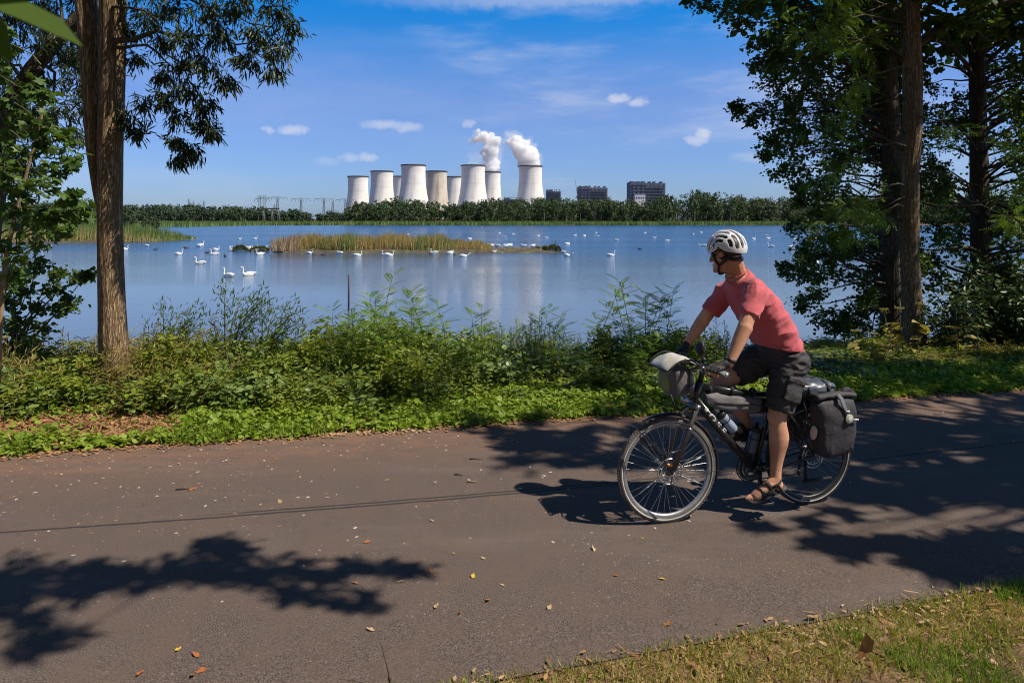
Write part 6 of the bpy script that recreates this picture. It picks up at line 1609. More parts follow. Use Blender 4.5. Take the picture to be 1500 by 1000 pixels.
# bottle cages
bot = []
for base, dr, nrm_ in [(DT0 + d * .375, -d, -np.cross([0, 1, 0], d) * -1), (BB + nrm(STT - BB) * .10, nrm(STT - BB), None)]:
    ax = nrm(np.array(dr)); side = np.cross([0, 1, 0], ax); side = side if (side @ (L3(.58, 0, .62) - base)) > 0 else -side
    c = base + side * .066; bot.append((c, ax, side)); m = MB()
    for q in (.25, -.25, PI - .4, PI + .4):
        e = math.cos(q) * -side + math.sin(q) * np.array([0, 1, 0]); m.tube([c + e * .038 + ax * .0, c + e * .039 + ax * .07, c + e * .038 + ax * .13], .0028, 6)
    m.torus(.038, .003, c + ax * .10, ax, 28, 6); m.torus(.03, .003, c, ax, 24, 6); m.tube([c - side * .038 + ax * .03, c - side * .05 + ax * .03], .006, 6); m.build('bottle_cage', MT['black_plastic'], bike)

BM = Matrix.Translation(BK) @ Matrix.Rotation(BROT, 4, 'Z')
def rider_thing(name, label, cat, base, group=None):
    """a thing carried on the bicycle: an Empty at its own base; build its meshes in bicycle axes and shift them by BASE"""
    t = thing(name, label, cat, BM @ Vector(tuple(base)), BROT, group); return t


def bottle(i, label, c1, c2, cap):
    c, ax, side = bot[i]; t = rider_thing('water_bottle', label, 'bottle', c, None); h = .185 if i else .175
    m = MB(); m.lathe([(.006, .002), (.030, .002), (.035, .010), (.0355, .06), (.031, .085) if not i else (.0355, .085), (.031, .10) if not i else (.0355, .10), (.036, .118), (.036, .135), (.033, h - .035)], 28, c, ax, 0, True); m.build('body', M('bottle_plastic', c1, c2, scale=8, rough=.3, trans=.25, tcol=(1, 1, 1)), t, shift=c)
    m = MB(); m.lathe([(.034, h - .036), (.0345, h - .012), (.028, h - .004), (.014, h), (.012, h + .004)], 28, c, ax, 0, True); m.build('cap', cap, t, shift=c)
    m = MB(); m.lathe([(.011, h), (.011, h + .018), (.014, h + .02), (.013, h + .032), (.004, h + .034)], 18, c, ax, 0, True); m.build('spout', MT['reflector'] if not i else MT['black_plastic'], t, shift=c)
bottle(0, 'pale blue sports bottle in the cage on the down tube', (.38, .46, .60), (.30, .38, .52), MT['black_plastic'])
bottle(1, 'grey-blue bottle with black cap in the cage on the seat tube', (.15, .18, .24), (.11, .14, .19), MT['black_plastic'])

# ------------------------------------------------------------------ bags
def crumple(o, amp, sc, seed=0):
    from mathutils import noise as mn
    def fn(v, nn):
        a = np.array([mn.fractal(Vector(p * sc) + Vector((seed, seed * 2, 0)), 1.0, 2.0, 4) for p in v]); return v + nn * (a * amp)[:, None]
    warp_mesh(o, fn)


for s, lab in ((1, 'dark grey roll-top pannier bag on the rider\'s near side of the rear rack'), (-1, 'black roll-top pannier bag on the far side of the rear rack')):
    y0 = s * .175; base = L3(-.06, y0, .405); t = rider_thing('pannier_bag', lab, 'bag', base, None); m = MB(); X_, Y_ = np.array([1.0, 0, -.05]), np.array([0, 1.0, 0])
    sec = [(L3(-.045, y0, .405), X_, Y_, .10, .05, 4), (L3(-.048, y0, .415), X_, Y_, .125, .068, 4), (L3(-.05, y0, .49), X_, Y_, .138, .082, 4), (L3(-.052, y0, .60), X_, Y_, .150, .088, 4), (L3(-.05, y0, .70), X_, Y_, .158, .085, 3.4), (L3(-.05, y0, .755), X_, Y_, .160, .068, 3), (L3(-.05, y0 + s * .006, .79), X_, Y_, .160, .040, 2.6)]
    m.sup(sec, 40); o = finish(m.build('body', MT['pannier_fabric'], t, shift=base), subsurf=2); crumple(o, .010, 7, s)
    # rolled closure folded over the top
    m = MB(); m.sup([(L3(x, y0 + s * .02, .798 + .012 * math.cos((x + .05) * 9)), (0, 1, 0), (0, 0, 1), .034, .022, 2.2) for x in np.linspace(-.215, .115, 14)], 18); o = finish(m.build('roll_top', MT['pannier_fabric'], t, shift=base), subsurf=1); crumple(o, .006, 16, 3)
    m = MB(); yo = y0 + s * .09
    m.add([L3(-.03, yo - s * .055, .826), L3(-.065, yo - s * .055, .826), L3(-.062, yo - s * .005, .80), L3(-.027, yo - s * .005, .80), L3(-.068, yo + s * .004, .70), L3(-.092, yo + s * .004, .70), L3(-.080, yo + s * .004, .655), L3(-.098, yo + s * .004, .655)], [(0, 1, 2, 3), (3, 2, 5, 4), (4, 5, 7, 6)])
    finish(m.build('strap', MT['strap'] if 'strap' in MT else MT.setdefault('strap', M('strap', (.13, .14, .17), (.10, .11, .13), scale=60, rough=.6)), t, shift=base), solid=.003)
    m = MB(); m.lathe([(.005, 0), (.030, .001), (.032, .004), (.026, .007), (.005, .008)], 24, L3(-.098, yo + s * .006, .665), (0, s, 0), 0, True); m.lathe([(.013, .008), (.016, .0085), (.013, .009)], 20, L3(-.098, yo + s * .006, .665), (0, s, 0), 1, True)
    m.box(L3(-.085, yo + s * .008, .715), (.03, .006, .014), m=1); m.box(L3(-.15, yo + s * .008, .655), (.045, .005, .012), m=1); m.build('badge', [M('badge', (.42, .46, .30), (.30, .34, .20), rough=.5), MT['reflector']], t, shift=base)
    m = MB(); m.sup([(L3(.094, y0 + s * q, .545), (0, 0, 1), (0, 1, .0), .001, .001, 2) for q in ()] or [(L3(.100 + dx, y0 - s * .0, .56), (0, .3, 1), (0, 1, -.2), .05 * k_, .032 * k_, 2.2) for dx, k_ in ((.0, .9), (.006, 1), (.008, .8))], 20); m.build('reflector', MT['reflector'], t, shift=base)
    m = MB(); m.tube([L3(-.10, y0 + s * .02, .815), L3(-.13, y0 + s * .01, .832), L3(-.17, y0 + s * .0, .835), L3(-.225, y0 + s * .01, .80)], [.012, .020, .022, .014], 8); o = m.build('carry_strap', MT['black_fabric'], t, shift=base); crumple(o, .006, 20, 5)
    m = MB(); m.box(L3(-.13, yo - s * .002, .455), (.022, .008, .04)); finish(m.build('buckle', MT['black_plastic'], t, shift=base), bevel=.003)
# silvery rain cover / luggage strapped on the rack
base = L3(.10, 0, .775); t = rider_thing('luggage_roll', 'crumpled dark luggage roll strapped on the rack behind the saddle', 'luggage', base); m = MB(); m.sup([(L3(x, 0, .82), (0, 1, 0), (0, 0, 1), w, h, 2.6) for x, w, h in [(-.17, .06, .03), (-.15, .10, .05), (0, .11, .058), (.14, .10, .055), (.20, .07, .045), (.21, .04, .02)]], 30)
o = finish(m.build('body', M('shiny_fabric', (.06, .07, .10), (.11, .12, .15), scale=10, rough=.32, spec=.6), t, shift=base), subsurf=2); crumple(o, .016, 15, 8)
m = MB()
for x in (-.08, .08): m = MB(); m.sup([(L3(x + q, 0, .82), (0, 1, 0), (0, 0, 1), .112, .060, 2.4) for q in (-.012, .012)], 32); m.build('strap', MT['black_fabric'], t, shift=base)
# frame bag
base = L3(.62, 0, .70); t = rider_thing('frame_bag', 'grey crumpled frame bag hanging under the top tube', 'bag', base); m = MB()
m.sup([(L3(x, 0, (zt + zb) / 2), (0, 1, 0), (0, 0, 1), .038, (zt - zb) / 2, 3.2) for x, zt, zb in [(.345, .755, .70), (.36, .765, .665), (.50, .79, .69), (.66, .815, .705), (.78, .835, .735), (.835, .845, .76), (.845, .845, .80)]], 30); o = finish(m.build('body', MT['grey_fabric'], t, shift=base), subsurf=2); crumple(o, .012, 12, 4)
for x in (.46, .63, .80):
    m = MB(); zt = .80 + (x - .46) * .13; m.torus(.027, .0045, L3(x, 0, zt + .016), (1, 0, .1), 24, 6, sx=3); m.build('strap', MT['black_fabric'], t, shift=base)
m = MB(); m.tube([L3(.40, .040, .735), L3(.60, .041, .755), L3(.78, .041, .775)], .004, 5); m.build('zip', MT['black_plastic'], t, shift=base)
m = MB(); m.sup([(L3(x, 0, z), (0, 1, 0), (0, 0, 1), .039, h, 3) for x, z, h in [(.33, .715, .03), (.35, .715, .045), (.47, .73, .055), (.50, .735, .045)]], 24); m.build('end_panel', MT['black_fabric'], t, shift=base)
# handlebar bag with map case
base = L3(1.06, 0, .845); t = rider_thing('handlebar_bag', 'grey handlebar bag with a map on its lid', 'bag', base); m = MB()
m.sup([(L3(x, 0, z), (1, 0, 0), (0, 1, 0), a, b, 3.2) for z, x, a, b in [(.845, 1.06, .05, .085), (.855, 1.06, .068, .105), (.92, 1.06, .078, .118), (.985, 1.058, .082, .122), (1.02, 1.055, .080, .118), (1.03, 1.055, .07, .10)]], 36); o = finish(m.build('body', MT['grey_fabric'], t, shift=base), subsurf=2); crumple(o, .006, 12, 6)
m = MB(); n = 18; v = []
for i in range(n):
    f = i / (n - 1)
    for y in np.linspace(-.135, .135, 9):
        x = 1.175 - .27 * f; z = 1.035 + .075 * math.sin(PI * min(1, f * 1.08)) ** .8 - .02 * (y / .135) ** 2 + .004 * math.sin(y * 40 + f * 9); v.append((x, y, z))
i = np.arange(n - 1); fs = np.concatenate([np.stack([i * 9 + j, i * 9 + j + 1, (i + 1) * 9 + j + 1, (i + 1) * 9 + j], -1) for j in range(8)]); m.add(np.array(v), fs)
MT['map'] = M('map_paper', (.62, .58, .48), (.50, .47, .42), scale=26, rough=.45, c3=(.44, .42, .30), coat=.3)
o = finish(m.build('map', MT['map'], t, shift=base), solid=.004, subsurf=1)
m = MB(); m.tube([L3(1.175, -.137, 1.03)] + [L3(1.175 - .27 * f, -.137, 1.032 + .07 * math.sin(PI * min(1, f * 1.08)) ** .8) for f in np.linspace(.05, 1, 10)], .006, 6); m.tube([L3(1.175 - .27 * f, .137, 1.028 + .068 * math.sin(PI * min(1, f * 1.08)) ** .8) for f in np.linspace(0, 1, 11)], .006, 6); m.tube([L3(1.18, y, 1.03) for y in np.linspace(-.137, .137, 8)], .006, 6); m.build('map_case_edge', MT['black_fabric'], t, shift=base)
m = MB(); m.sup([(L3(1.125 + dx, 0, .935), (0, 1, 0), (0, 0, 1), w, h, 3) for dx, w, h in [(0, .075, .062), (.012, .075, .058), (.016, .06, .045)]], 24); o = m.build('front_pocket', M('lime_fabric', (.24, .27, .09), (.18, .20, .07), rough=.7), t, shift=base)
m = MB(); m.box(L3(1.0, .122, .93), (.028, .010, .16)); m.box(L3(1.005, .128, .90), (.036, .012, .05)); m.box(L3(.985, .11, 1.02), (.05, .02, .03)); finish(m.build('buckle_strap', MT['dark_alloy'], t, shift=base), bevel=.003)
m = MB(); m.tube([L3(1.14, .10, .87), L3(1.12, .11, .80), L3(1.06, .09, .76), L3(1.0, .06, .775)], .007, 6); m.build('strap', MT['black_fabric'], t, shift=base)

# ------------------------------------------------------------------ the rider (bicycle axes; the body is one skin, clothes are its children)
MT['skin'] = M('skin', (.64, .345, .225), (.53, .255, .16), c3=(.47, .225, .135), scale=9, rough=.5, bump=.25, bscale=110, bdist=.003, spec=.4)
MT['shirt'] = M('shirt', (.56, .115, .135), (.47, .082, .10), scale=5, rough=.8, bump=.22, bscale=34, bdist=.012, sheen=.15)
MT['shorts'] = M('shorts', (.035, .033, .036), (.050, .047, .050), scale=7, rough=.75, bump=.6, bscale=16, bdist=.02)
MT['glove'] = M('glove', (.020, .020, .022), (.04, .04, .042), scale=30, rough=.7, bump=.4, bscale=90, bdist=.004)
MT['sandal'] = M('sandal', (.045, .036, .030), (.03, .025, .022), scale=20, rough=.8)
MT['sole'] = M('sole', (.10, .095, .09), (.05, .048, .045), scale=15, rough=.8)
MT['helmet'] = M('helmet', (.74, .75, .79), (.68, .69, .73), rough=.35, coat=.3)
MT['hair'] = M('hair', (.03, .022, .016), (.055, .04, .028), scale=40, rough=.6, bump=.5, bscale=140)

fused = []
def fuse(m, voxel, sm, name, mat, parent=None):
    o = m.build(name, mat, parent); return finish(o, remesh=voxel, smooth=sm)


SHn, SHf = L3(.572, .185, 1.535), L3(.555, -.185, 1.505)
ELn, ELf = L3(.700, .262, 1.310), L3(.682, -.272, 1.275)
WRn, WRf = L3(.818, .272, 1.092), L3(.796, -.285, 1.118)
HPn, HPf = L3(.215, .095, 1.06), L3(.225, -.095, 1.06)
KNn, KNf = L3(.352, .118, .672), L3(.640, -.125, .868)
ANn, ANf = L3(.372, .128, .262), L3(.385, -.13, .535)
b = MB()
# trunk and neck (under the clothes)
b.sup([(L3(.22, 0, 1.02), (1, 0, 0), (0, 1, 0), .10, .13, 2.2), (L3(.235, 0, 1.10), (.95, 0, -.3), (0, 1, 0), .115, .155, 2.2), (L3(.30, 0, 1.22), (.85, 0, -.5), (0, 1, 0), .105, .15, 2.2), (L3(.40, 0, 1.36), (.83, 0, -.55), (0, 1, 0), .105, .155, 2.2), (L3(.49, 0, 1.48), (.83, 0, -.55), (0, 1, 0), .09, .15, 2.2), (L3(.55, 0, 1.555), (.83, 0, -.55), (0, 1, 0), .062, .105, 2.2), (L3(.59, 0, 1.605), (.9, 0, -.45), (0, 1, 0), .062, .075, 2.2)], 28)
b.caps(L3(.575, 0, 1.585), L3(.648, .0, 1.735), .064, .058)
b.caps(L3(.535, .05, 1.555), SHn + L3(-.01, 0, .0), .045, .048); b.caps(L3(.535, -.05, 1.55), SHf + L3(-.01, 0, .0), .045, .048)
# head, turned to the far side
yaw = math.radians(-62); HC = L3(.668, -.004, 1.780); hf = np.array([math.cos(yaw), math.sin(yaw), -.05]); hf = nrm(hf); hl = nrm(np.cross([0, 0, 1.0], hf)); hu = np.cross(hf, hl); HR = np.stack([hf, hl, hu], -1)
def hp(x, y, z): return HC + HR @ np.array([x, y, z])
b.ell(hp(-.008, 0, .02), (.098, .077, .098), HR, 28); b.ell(hp(.02, 0, -.055), (.066, .062, .085), HR, 22); b.ell(hp(.048, 0, -.105), (.045, .046, .038), HR, 18); b.ell(hp(.078, 0, -.122), (.020, .024, .020), HR, 12)
b.ell(hp(.078, 0, -.005), (.022, .05, .02), HR, 14); b.caps(hp(.088, 0, -.015), hp(.112, 0, -.055), .009, .0135); b.ell(hp(.100, .010, -.058), (.010, .009, .008), HR, 10); b.ell(hp(.100, -.010, -.058), (.010, .009, .008), HR, 10)
b.ell(hp(.088, 0, -.083), (.012, .024, .006), HR, 10); b.ell(hp(.086, 0, -.096), (.011, .021, .007), HR, 10)
for s in (1, -1):
    b.ell(hp(.062, s * .042, -.035), (.022, .022, .018), HR, 12)
    b.ell(hp(-.006, s * .084, -.026), (.022, .009, .036), HR @ np.array([[.96, 0, -.28], [0, 1, 0], [.28, 0, .96]]), 14); b.ell(hp(-.002, s * .081, -.052), (.012, .010, .014), HR, 10)
b.caps(hp(-.050, .0, -.03), L3(.575, 0, 1.615), .056, .068)
# arms
for sh, el, wr in ((SHn, ELn, WRn), (SHf, ELf, WRf)):
    b.caps(sh, el, .055, .046); b.caps(el, el + (wr - el) * .45, .048, .043); b.caps(el + (wr - el) * .40, wr, .044, .030); b.ell(el + L3(-.014, 0, -.006), (.037, .040, .042), seg=14)
# hands: palm on the grip, fingers curled round it, thumb on the inside
gls = []
for s, wr in ((1, WRn), (-1, WRf)):
    g0 = GI[s]; gv = GO[s] - GI[s]; gd = nrm(gv); fw = nrm(np.cross(gd, [0, 0, 1.0])); fw = fw if fw[0] > 0 else -fw; up = np.cross(fw, gd); up = up if up[2] > 0 else -up
    pc = g0 + gv * .47 + up * .030 - fw * .002
    RP = np.stack([nrm(pc + fw * .03 - wr), gd, np.cross(nrm(pc + fw * .03 - wr), gd)], -1)
    b.caps(wr, pc - fw * .012, .027, .026); b.ell(pc, (.045, .040, .017), RP, 18); b.ell(pc - fw * .022 - up * .004, (.028, .036, .017), RP, 16)
    gl = MB(); gls.append(gl); gl.caps(wr + (pc - wr) * .28, pc - fw * .012, .0315, .031); gl.ell(pc, (.049, .0455, .0215), RP, 20); gl.ell(pc - fw * .022 - up * .004, (.032, .041, .021), RP, 16)
    for k, (t_, ln, rr) in enumerate([(.24, .95, .0088), (.40, 1.06, .0090), (.56, 1.0, .0086), (.71, .84, .0076)]):
        q = g0 + gv * t_; k0 = q + up * .030 + fw * .020; k1 = q + fw * (.043 * ln) + up * .006; k2 = q + fw * .036 * ln - up * .020 * ln; k3 = q + fw * .010 - up * .031 * ln
        if s == 1 and k == 0: k1 = q + fw * .052 + up * .004; k2 = q + fw * .056 - up * .020; k3 = q + fw * .050 - up * .044
        b.caps(k0, k1, rr * 1.1, rr, 10); b.caps(k1, k2, rr, rr * .93, 10); b.caps(k2, k3, rr * .93, rr * .82, 10)
        gl.caps(k0, k0 + (k1 - k0) * .95, rr * 1.1 + .0035, rr + .0035, 12)
    tq = g0 + gv * .12; b.caps(pc - gd * .034 - fw * .014 - up * .004, tq + fw * .008 + up * .014, .0135, .0108, 12); b.caps(tq + fw * .008 + up * .014, tq + fw * .036 - up * .006 - gd * .006, .0105, .0085, 12)
    gl.caps(pc - gd * .034 - fw * .014 - up * .004, tq + fw * .006 + up * .015, .0175, .0145, 12)
# legs
b.caps(HPn, KNn, .088, .062); b.caps(HPf, KNf, .088, .064)
for kn, an in ((KNn, ANn), (KNf, ANf)):
    ax = an - kn; fwd_ = np.array([1.0, 0, .1]); bk2 = -nrm(np.cross(np.cross(ax, fwd_), ax))
    b.ell(kn + nrm(fwd_) * .012, (.056, .055, .060), seg=18); e1 = nrm(-bk2); e2 = nrm(np.cross(ax, e1)); b.sup([(kn + ax * f + bk2 * o_, e1, e2, r1_, r2_, 2.1) for f, o_, r1_, r2_ in [(-.06, .0, .050, .050), (.04, .004, .058, .056), (.13, .008, .058, .056), (.24, .016, .063, .060), (.34, .020, .066, .062), (.45, .018, .062, .057), (.58, .012, .052, .048), (.72, .006, .043, .040), (.86, .002, .038, .034), (1.0, .0, .039, .034), (1.06, .0, .034, .030)]], 26)
    b.caps(kn + ax * .08 - bk2 * .022, kn + ax * .85 - bk2 * .010, .028, .022)
    for s in (1, -1): b.ell(an + L3(-.005, s * .024, .012), (.014, .012, .016), seg=10)
# feet
def foot(an, pitch, heel, ball, side):
    fd_ = nrm(ball - heel); sd = np.array([0, 1.0, 0]); u = np.cross(fd_, sd); u = u if u[2] > 0 else -u
    b.ell(heel + fd_ * .028 + u * .030, (.040, .032, .034), np.stack([fd_, sd, u], -1), 16); b.caps(an, heel + fd_ * .045 + u * .04, .034, .032)
    b.sup([(heel + fd_ * x + u * (.012 + h), sd, u, w, h, 2.3) for x, w, h in [(.01, .024, .022), (.05, .030, .034), (.11, .034, .034), (.165, .040, .025), (.20, .042, .018), (.225, .036, .012)]], 22)
    b.caps(an + fd_ * .012, heel + fd_ * .16 + u * .036, .034, .018)
    for k, (dy, L, r_) in enumerate([(-.027, .058, .0130), (-.009, .058, .0098), (.007, .052, .0092), (.021, .044, .0088), (.033, .034, .0082)]):
        p = heel + fd_ * (.207 - .008 * k) + sd * (dy * side) + u * .016; q = p + fd_ * (L * .62) + u * .004; b.caps(p, q, r_ * 1.05, r_, 10); b.caps(q, q + fd_ * (L * .36) - u * .006, r_, r_ * .85, 10)
    return fd_, sd, u
HEn, BAn = L3(.325, .135, .196), L3(.545, .139, .138)
HEf, BAf = L3(.345, -.135, .478), L3(.56, -.139, .462)
Fn = foot(ANn, 0, HEn, BAn, 1); Ff = foot(ANf, 0, HEf, BAf, -1)
body = fuse(b, .0042, 3, 'person', MT['skin'])
body.location = BK; body.rotation_euler = (0, 0, BROT); tag(body, 'cyclist in red t-shirt, dark shorts and white helmet looking back over the lake', 'person')

# t-shirt
c = MB(); A1 = (.83, 0, -.55)
c.sup([(L3(.262, 0, 1.125), (.97, 0, .12), (0, 1, 0), .158, .188, 2.3), (L3(.268, 0, 1.15), (.97, 0, .05), (0, 1, 0), .160, .189, 2.3), (L3(.305, 0, 1.23), (.92, 0, -.3), (0, 1, 0), .150, .184, 2.3), (L3(.365, 0, 1.32), (.86, 0, -.45), (0, 1, 0), .140, .182, 2.3), (L3(.43, 0, 1.41), A1, (0, 1, 0), .134, .188, 2.3), (L3(.49, 0, 1.49), A1, (0, 1, 0), .122, .190, 2.3), (L3(.535, 0, 1.548), A1, (0, 1, 0), .098, .165, 2.2), (L3(.560, 0, 1.600), (.84, 0, -.54), (0, 1, 0), .096, .124, 2.1), (L3(.583, 0, 1.634), (.89, 0, -.46), (0, 1, 0), .081, .086, 2.1)], 36)
for sh, el, y in ((SHn, ELn, 1), (SHf, ELf, -1)):
    dv = el - sh; c.caps(sh + L3(-.004, -.004 * y, .0), sh + dv * .25, .080, .075)
    e = sh + dv * .66; ax = nrm(dv); s1 = nrm(np.cross(ax, [0, 1, 0])); s2 = np.cross(ax, s1); c.sup([(sh + dv * f, s1, s2, r_, r_, 2) for f, r_ in [(.0, .070), (.2, .074), (.45, .071), (.60, .068), (.655, .0672), (.66, .063)]], 26)
    c.caps(L3(.545, .045 * y, 1.580), sh + L3(-.010, -.012 * y, .014), .064, .072)
shirt = fuse(c, .0055, 4, 't_shirt', MT['shirt'], body)
from mathutils import noise as mn
def cloth_fn(sc, amp, stretch, seed):
    st_ = np.array(stretch)
    def fn(v, nn):
        a = np.array([1 - abs(mn.noise(Vector(p * st_ * sc) + Vector((seed, 3.3, 1.7)))) * 2 + .5 * mn.noise(Vector(p * st_ * sc * 2.3)) for p in v]); return v + nn * ((a - .5) * amp)[:, None]
    return fn
warp_mesh(shirt, lambda v, nn: cloth_fn(7.0, .011, (1.0, .5, 1.8), 2)(v @ np.array([[.83, 0, .55], [0, 1, 0], [-.55, 0, .83]]), nn @ np.array([[.83, 0, .55], [0, 1, 0], [-.55, 0, .83]])) @ np.array([[.83, 0, .55], [0, 1, 0], [-.55, 0, .83]]).T)
m = MB(); m.torus(.0790, .0038, L3(.585, 0, 1.637), (.46, 0, .89), 40, 8); m.build('collar', MT['shirt'], shirt)
m = MB(); m.sup([(L3(.262, 0, z), (.97, 0, .12), (0, 1, 0), .161, .191, 2.3) for z in (1.121, 1.134)], 48, cap=False); m.build('hem', MT['shirt'], shirt)
# shorts
c = MB(); c.sup([(L3(.262, 0, 1.165), (1, 0, 0), (0, 1, 0), .135, .160, 2.3), (L3(.238, 0, 1.10), (1, 0, 0), (0, 1, 0), .148, .172, 2.3), (L3(.225, 0, 1.03), (1, 0, 0), (0, 1, 0), .140, .168, 2.3), (L3(.22, 0, .97), (1, 0, 0), (0, 1, 0), .11, .14, 2.2)], 34)
for hpv, kn, f1, r1 in ((HPn, KNn, .90, .086), (HPf, KNf, .74, .086)):
    dv = kn - hpv; ax = nrm(dv); s1 = np.array([0, 1.0, 0]); s1 = nrm(s1 - (s1 @ ax) * ax); s2 = np.cross(ax, s1); c.sup([(hpv + dv * f, s2, s1, r_ * 1.06, r_, 2.3) for f, r_ in [(-.12, .09), (.0, .112), (.3, .106), (.6, .096), (f1 - .02, r1), (f1, r1 - .002), (f1 + .003, r1 - .018)]], 30)
shorts = fuse(c, .006, 5, 'shorts', MT['shorts'], body); warp_mesh(shorts, cloth_fn(11.0, .010, (1.0, .7, 1.7), 5))
m = MB(); pk = HPn + (KNn - HPn) * .50 + L3(.0, .098, .0); ax = nrm(KNn - HPn); R_ = np.stack([np.cross(ax, [0, 1, 0]), np.array([0, 1.0, 0]), -ax], -1); m.sup([(pk + ax * (-.075), R_[:, 0], R_[:, 1], .062, .008, 4), (pk + ax * (-.07), R_[:, 0], R_[:, 1], .066, .014, 4), (pk + ax * .07, R_[:, 0], R_[:, 1], .068, .014, 4), (pk + ax * .085, R_[:, 0], R_[:, 1], .060, .008, 4)], 26); m.box(pk + ax * -.065 + L3(0, .006, 0), (.14, .026, .035), R_)
pkt = fuse(m, .006, 4, 'cargo_pocket', MT['shorts'], shorts); warp_mesh(pkt, cloth_fn(14, .005, (1, 1, 1), 9))
# gloves
for gl in gls: fuse(gl, .0042, 3, 'glove', MT['glove'], body)
m = MB(); wd = nrm(WRn - ELn); wp = WRn - wd * .015; m.lathe([(.0285, -.013), (.0335, -.012), (.0335, .012), (.0285, .013)], 28, wp, wd, 0); up_ = nrm(np.cross(wd, [0, 1, 0])); up_ = up_ if up_[2] > 0 else -up_; oo = nrm(up_ * .75 - np.array([0, 1, 0]) * .2); m.lathe([(.002, 0), (.017, 0), (.017, .010), (.014, .012), (.002, .0125)], 24, wp + oo * .030, oo, 0, True); m.build('wrist_watch', MT['black_plastic'], body)
# sandals
for (fd_, sd, u), he in ((Fn, HEn), (Ff, HEf)):
    sgn = 1 if he[1] > 0 else -1; m = MB(); m.sup([(he + fd_ * x + u * z, sd, u, w, .013, 3) for x, w, z in [(-.022, .018, .0), (-.012, .033, -.002), (.04, .036, -.003), (.10, .036, -.001), (.16, .044, -.003), (.215, .047, -.003), (.255, .040, .002), (.275, .022, .006)]], 24); so = m.build('sandal', MT['sole'], body)
    q = MB()
    def band(x, wd_, h, dx=0):      # a strap arching over the foot
        pts = []
        for a in np.linspace(-.15, PI + .15, 18): pts.append(he + fd_ * (x + dx * math.sin(a)) + sd * (wd_ * math.cos(a)) + u * (.012 + h * max(0, math.sin(a)) ** .8 - (.012 if math.sin(a) < 0 else 0)))
        P_ = np.array(pts); T_ = nrm(np.gradient(P_, axis=0)); W_ = nrm(fd_ - (T_ @ fd_)[:, None] * T_); N_ = np.cross(T_, W_)
        q.loft([np.array([p + w * .013 + n_ * .003, p - w * .013 + n_ * .003, p - w * .013 - n_ * .002, p + w * .013 - n_ * .002]) for p, w, n_ in zip(P_, W_, N_)], 0)
    band(.175, .0475, .048, -.012); band(.095, .0415, .083, .022)
    hp_ = [he + fd_ * .095 + sd * (s_ * .038) + u * .052 for s_ in (1, -1)]
    q.tube([hp_[0], he + fd_ * .03 + sd * .042 + u * .062, he + fd_ * -.012 + u * .066, he + fd_ * .03 - sd * .042 + u * .062, hp_[1]], .0075, 8)
    for s_ in (1, -1): q.tube([he + fd_ * .095 + sd * (s_ * .040) + u * .03, he + fd_ * .135 + sd * (s_ * .042) + u * .030, he + fd_ * .175 + sd * (s_ * .047) + u * .022], [.011, .010, .011], 8); q.tube([he + fd_ * .03 + sd * (s_ * .040) + u * .004, he + fd_ * .05 + sd * (s_ * .041) + u * .055], .009, 8)
    q.build('strap', MT['sandal'], so)
# hair, glasses, cord
m = MB(); m.ell(hp(-.018, 0, .012), (.094, .0785, .088), HR, 28); o = m.build('hair', MT['hair'], body)
def hair_fn(v, nn):
    l = (v - HC) @ HR; lim = np.where(l[:, 0] > -.035, -.012, -.062); low = l[:, 2] < lim; l[low, 2] = lim[low] + (l[low, 2] - lim[low]) * .08; l[low, 1] *= .93; fr = l[:, 0] > .055; l[fr, 0] = .055 + (l[fr, 0] - .055) * .2; return HC + l @ HR.T
warp_mesh(o, hair_fn)
m = MB(); n = 15; v = []
for i in range(n):
    a = math.radians(-64 + 128 * i / (n - 1))
    for z, rr in ((-.012, .096), (-.026, .100), (-.045, .098)): v.append(hp(.010 + rr * math.cos(a), rr * .80 * math.sin(a), z - (.010 * math.cos(3 * a) if z < -.03 else 0)))
i = np.arange(n - 1); m.add(np.array(v), np.concatenate([np.stack([i * 3 + j, i * 3 + j + 1, (i + 1) * 3 + j + 1, (i + 1) * 3 + j], -1) for j in range(2)])); gz = finish(m.build('glasses', M('lens', (.02, .02, .03), rough=.08, coat=.8), body), solid=.002)
m = MB()
for s in (1, -1): m.tube([hp(.05, s * .074, -.018), hp(.01, s * .084, -.012), hp(-.015, s * .084, -.018)], .0028, 6)
m.build('temple', MT['black_plastic'], gz)
m = MB(); m.tube([hp(-.01, .082, -.03), hp(.0, .07, -.13), L3(.640, .05, 1.63), L3(.575, .066, 1.648), L3(.520, .0, 1.665), L3(.575, -.06, 1.645)], .0018, 5); m.build('neck_cord', MT['black_plastic'], body)
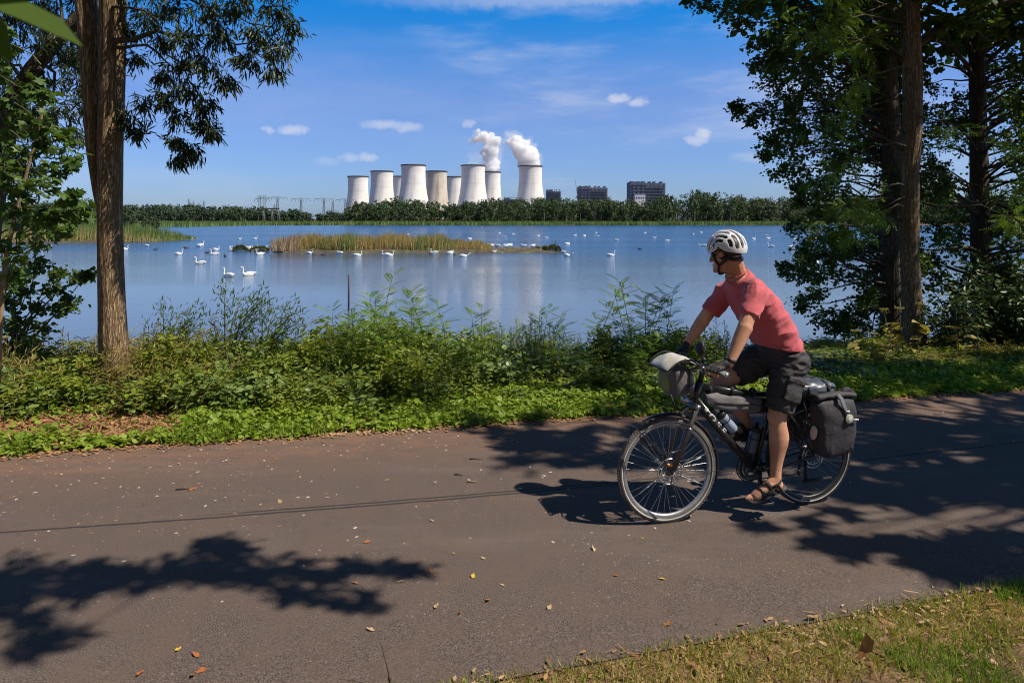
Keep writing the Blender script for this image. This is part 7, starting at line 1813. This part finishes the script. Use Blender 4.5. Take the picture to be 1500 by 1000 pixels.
# helmet: dark liner under a white shell with long vents, cradle and straps
hm = bpy.data.objects.new('helmet', None); COL.objects.link(hm); hm.parent = body; hm.empty_display_size = .1
HRX, HRY, HRZ = .124, .100, .116; HO = hp(-.010, 0, .026); tilt = math.radians(-7); TR_ = HR @ np.array([[math.cos(tilt), 0, -math.sin(tilt)], [0, 1, 0], [math.sin(tilt), 0, math.cos(tilt)]])
def hs(al, be, k=1.0): return HO + TR_ @ np.array([HRX * k * math.cos(al) * math.cos(be) * (1.02 if math.cos(be) < 0 else 1.0), HRY * k * math.sin(al), HRZ * k * math.cos(al) ** .8 * math.sin(be)])
NA, NBt = 141, 161; v = []; keep = np.zeros((NA, NBt), bool); als = np.linspace(-1.50, 1.50, NA); bes = np.linspace(-.30, PI + .42, NBt)
def vent(al, be):
    t_ = abs(al) / 1.5; bb = be + .22 * t_
    if t_ < .045: return .3 < bb < 1.3 or 1.5 < bb < 2.4 or 2.55 < bb < 3.15
    rows = [(.105, .245, [(.1, 1.4), (1.52, 3.35)]), (.32, .465, [(.05, 1.05), (1.15, 2.30), (2.42, 3.42)]), (.54, .68, [(.15, 1.25), (1.37, 2.50), (2.62, 3.3)]), (.755, .87, [(.3, 1.15), (1.3, 2.5)])]
    for a0, a1, sl in rows:
        for b0, b1 in sl:
            if b0 < bb < b1:
                f = (bb - b0) / (b1 - b0); w_ = (a1 - a0) / 2 * min(1, 8 * f, 8 * (1 - f)) ** .5
                if abs(t_ - (a0 + a1) / 2 - .02 * math.sin(bb * 2)) < w_: return True
    return False
for al in als:
    for be in bes: v.append(hs(al, be))
fs = []
for i in range(NA - 1):
    for j in range(NBt - 1):
        al = (als[i] + als[i + 1]) / 2; be = (bes[j] + bes[j + 1]) / 2
        p = (hs(al, be) - HO) @ TR_
        low = -.016 - .030 * (p[0] < -.02) * min(1, (-p[0] - .02) / .06) + (.018 * math.exp(-((p[0] + .0) / .035) ** 2)) + (.008 if p[0] > .09 else 0)
        if p[2] < low: continue
        if vent(al, be): continue
        k = i * NBt + j; fs.append((k, k + 1, k + NBt + 1, k + NBt))
m = MB(); m.add(np.array(v), fs); o = finish(m.build('shell', MT['helmet'], hm), smooth=1, solid=.013)
m = MB(); v = []; fs = []
for al in als[::2]:
    for be in bes[::2]: v.append(hs(al, be, .865))
na, nb = len(als[::2]), len(bes[::2])
for i in range(na - 1):
    for j in range(nb - 1):
        k = i * nb + j; p = (np.array(v[k]) - HO) @ TR_
        if p[2] > -.02 - .018 * (p[0] < -.03): fs.append((k, k + 1, k + nb + 1, k + nb))
m.add(np.array(v), fs); m.build('liner', MT['black_plastic'], hm)
m = MB(); m.tube([hp(-.07 * math.cos(a) * 1.38 - .012, .082 * math.sin(a), -.036 - .014 * math.cos(a)) for a in np.linspace(-1.7, 1.7, 16)], [.012] * 16, 8); m.ell(hp(-.112, 0, -.045), (.012, .022, .016), HR, 12); m.build('cradle', MT['black_plastic'], hm)
m = MB()
for s in (1, -1):
    j = hp(.014, s * .072, -.088); m.tube([hp(.052, s * .083, .012), hp(.036, s * .082, -.045), j], .008, 6); m.tube([hp(-.072, s * .076, -.02), hp(-.045, s * .082, -.055), j], .008, 6); m.tube([j, hp(.030, s * .052, -.125), hp(.042, s * .02, -.146), hp(.044, 0, -.148)], .008, 6)
m.build('chin_strap', MT['black_plastic'], hm)
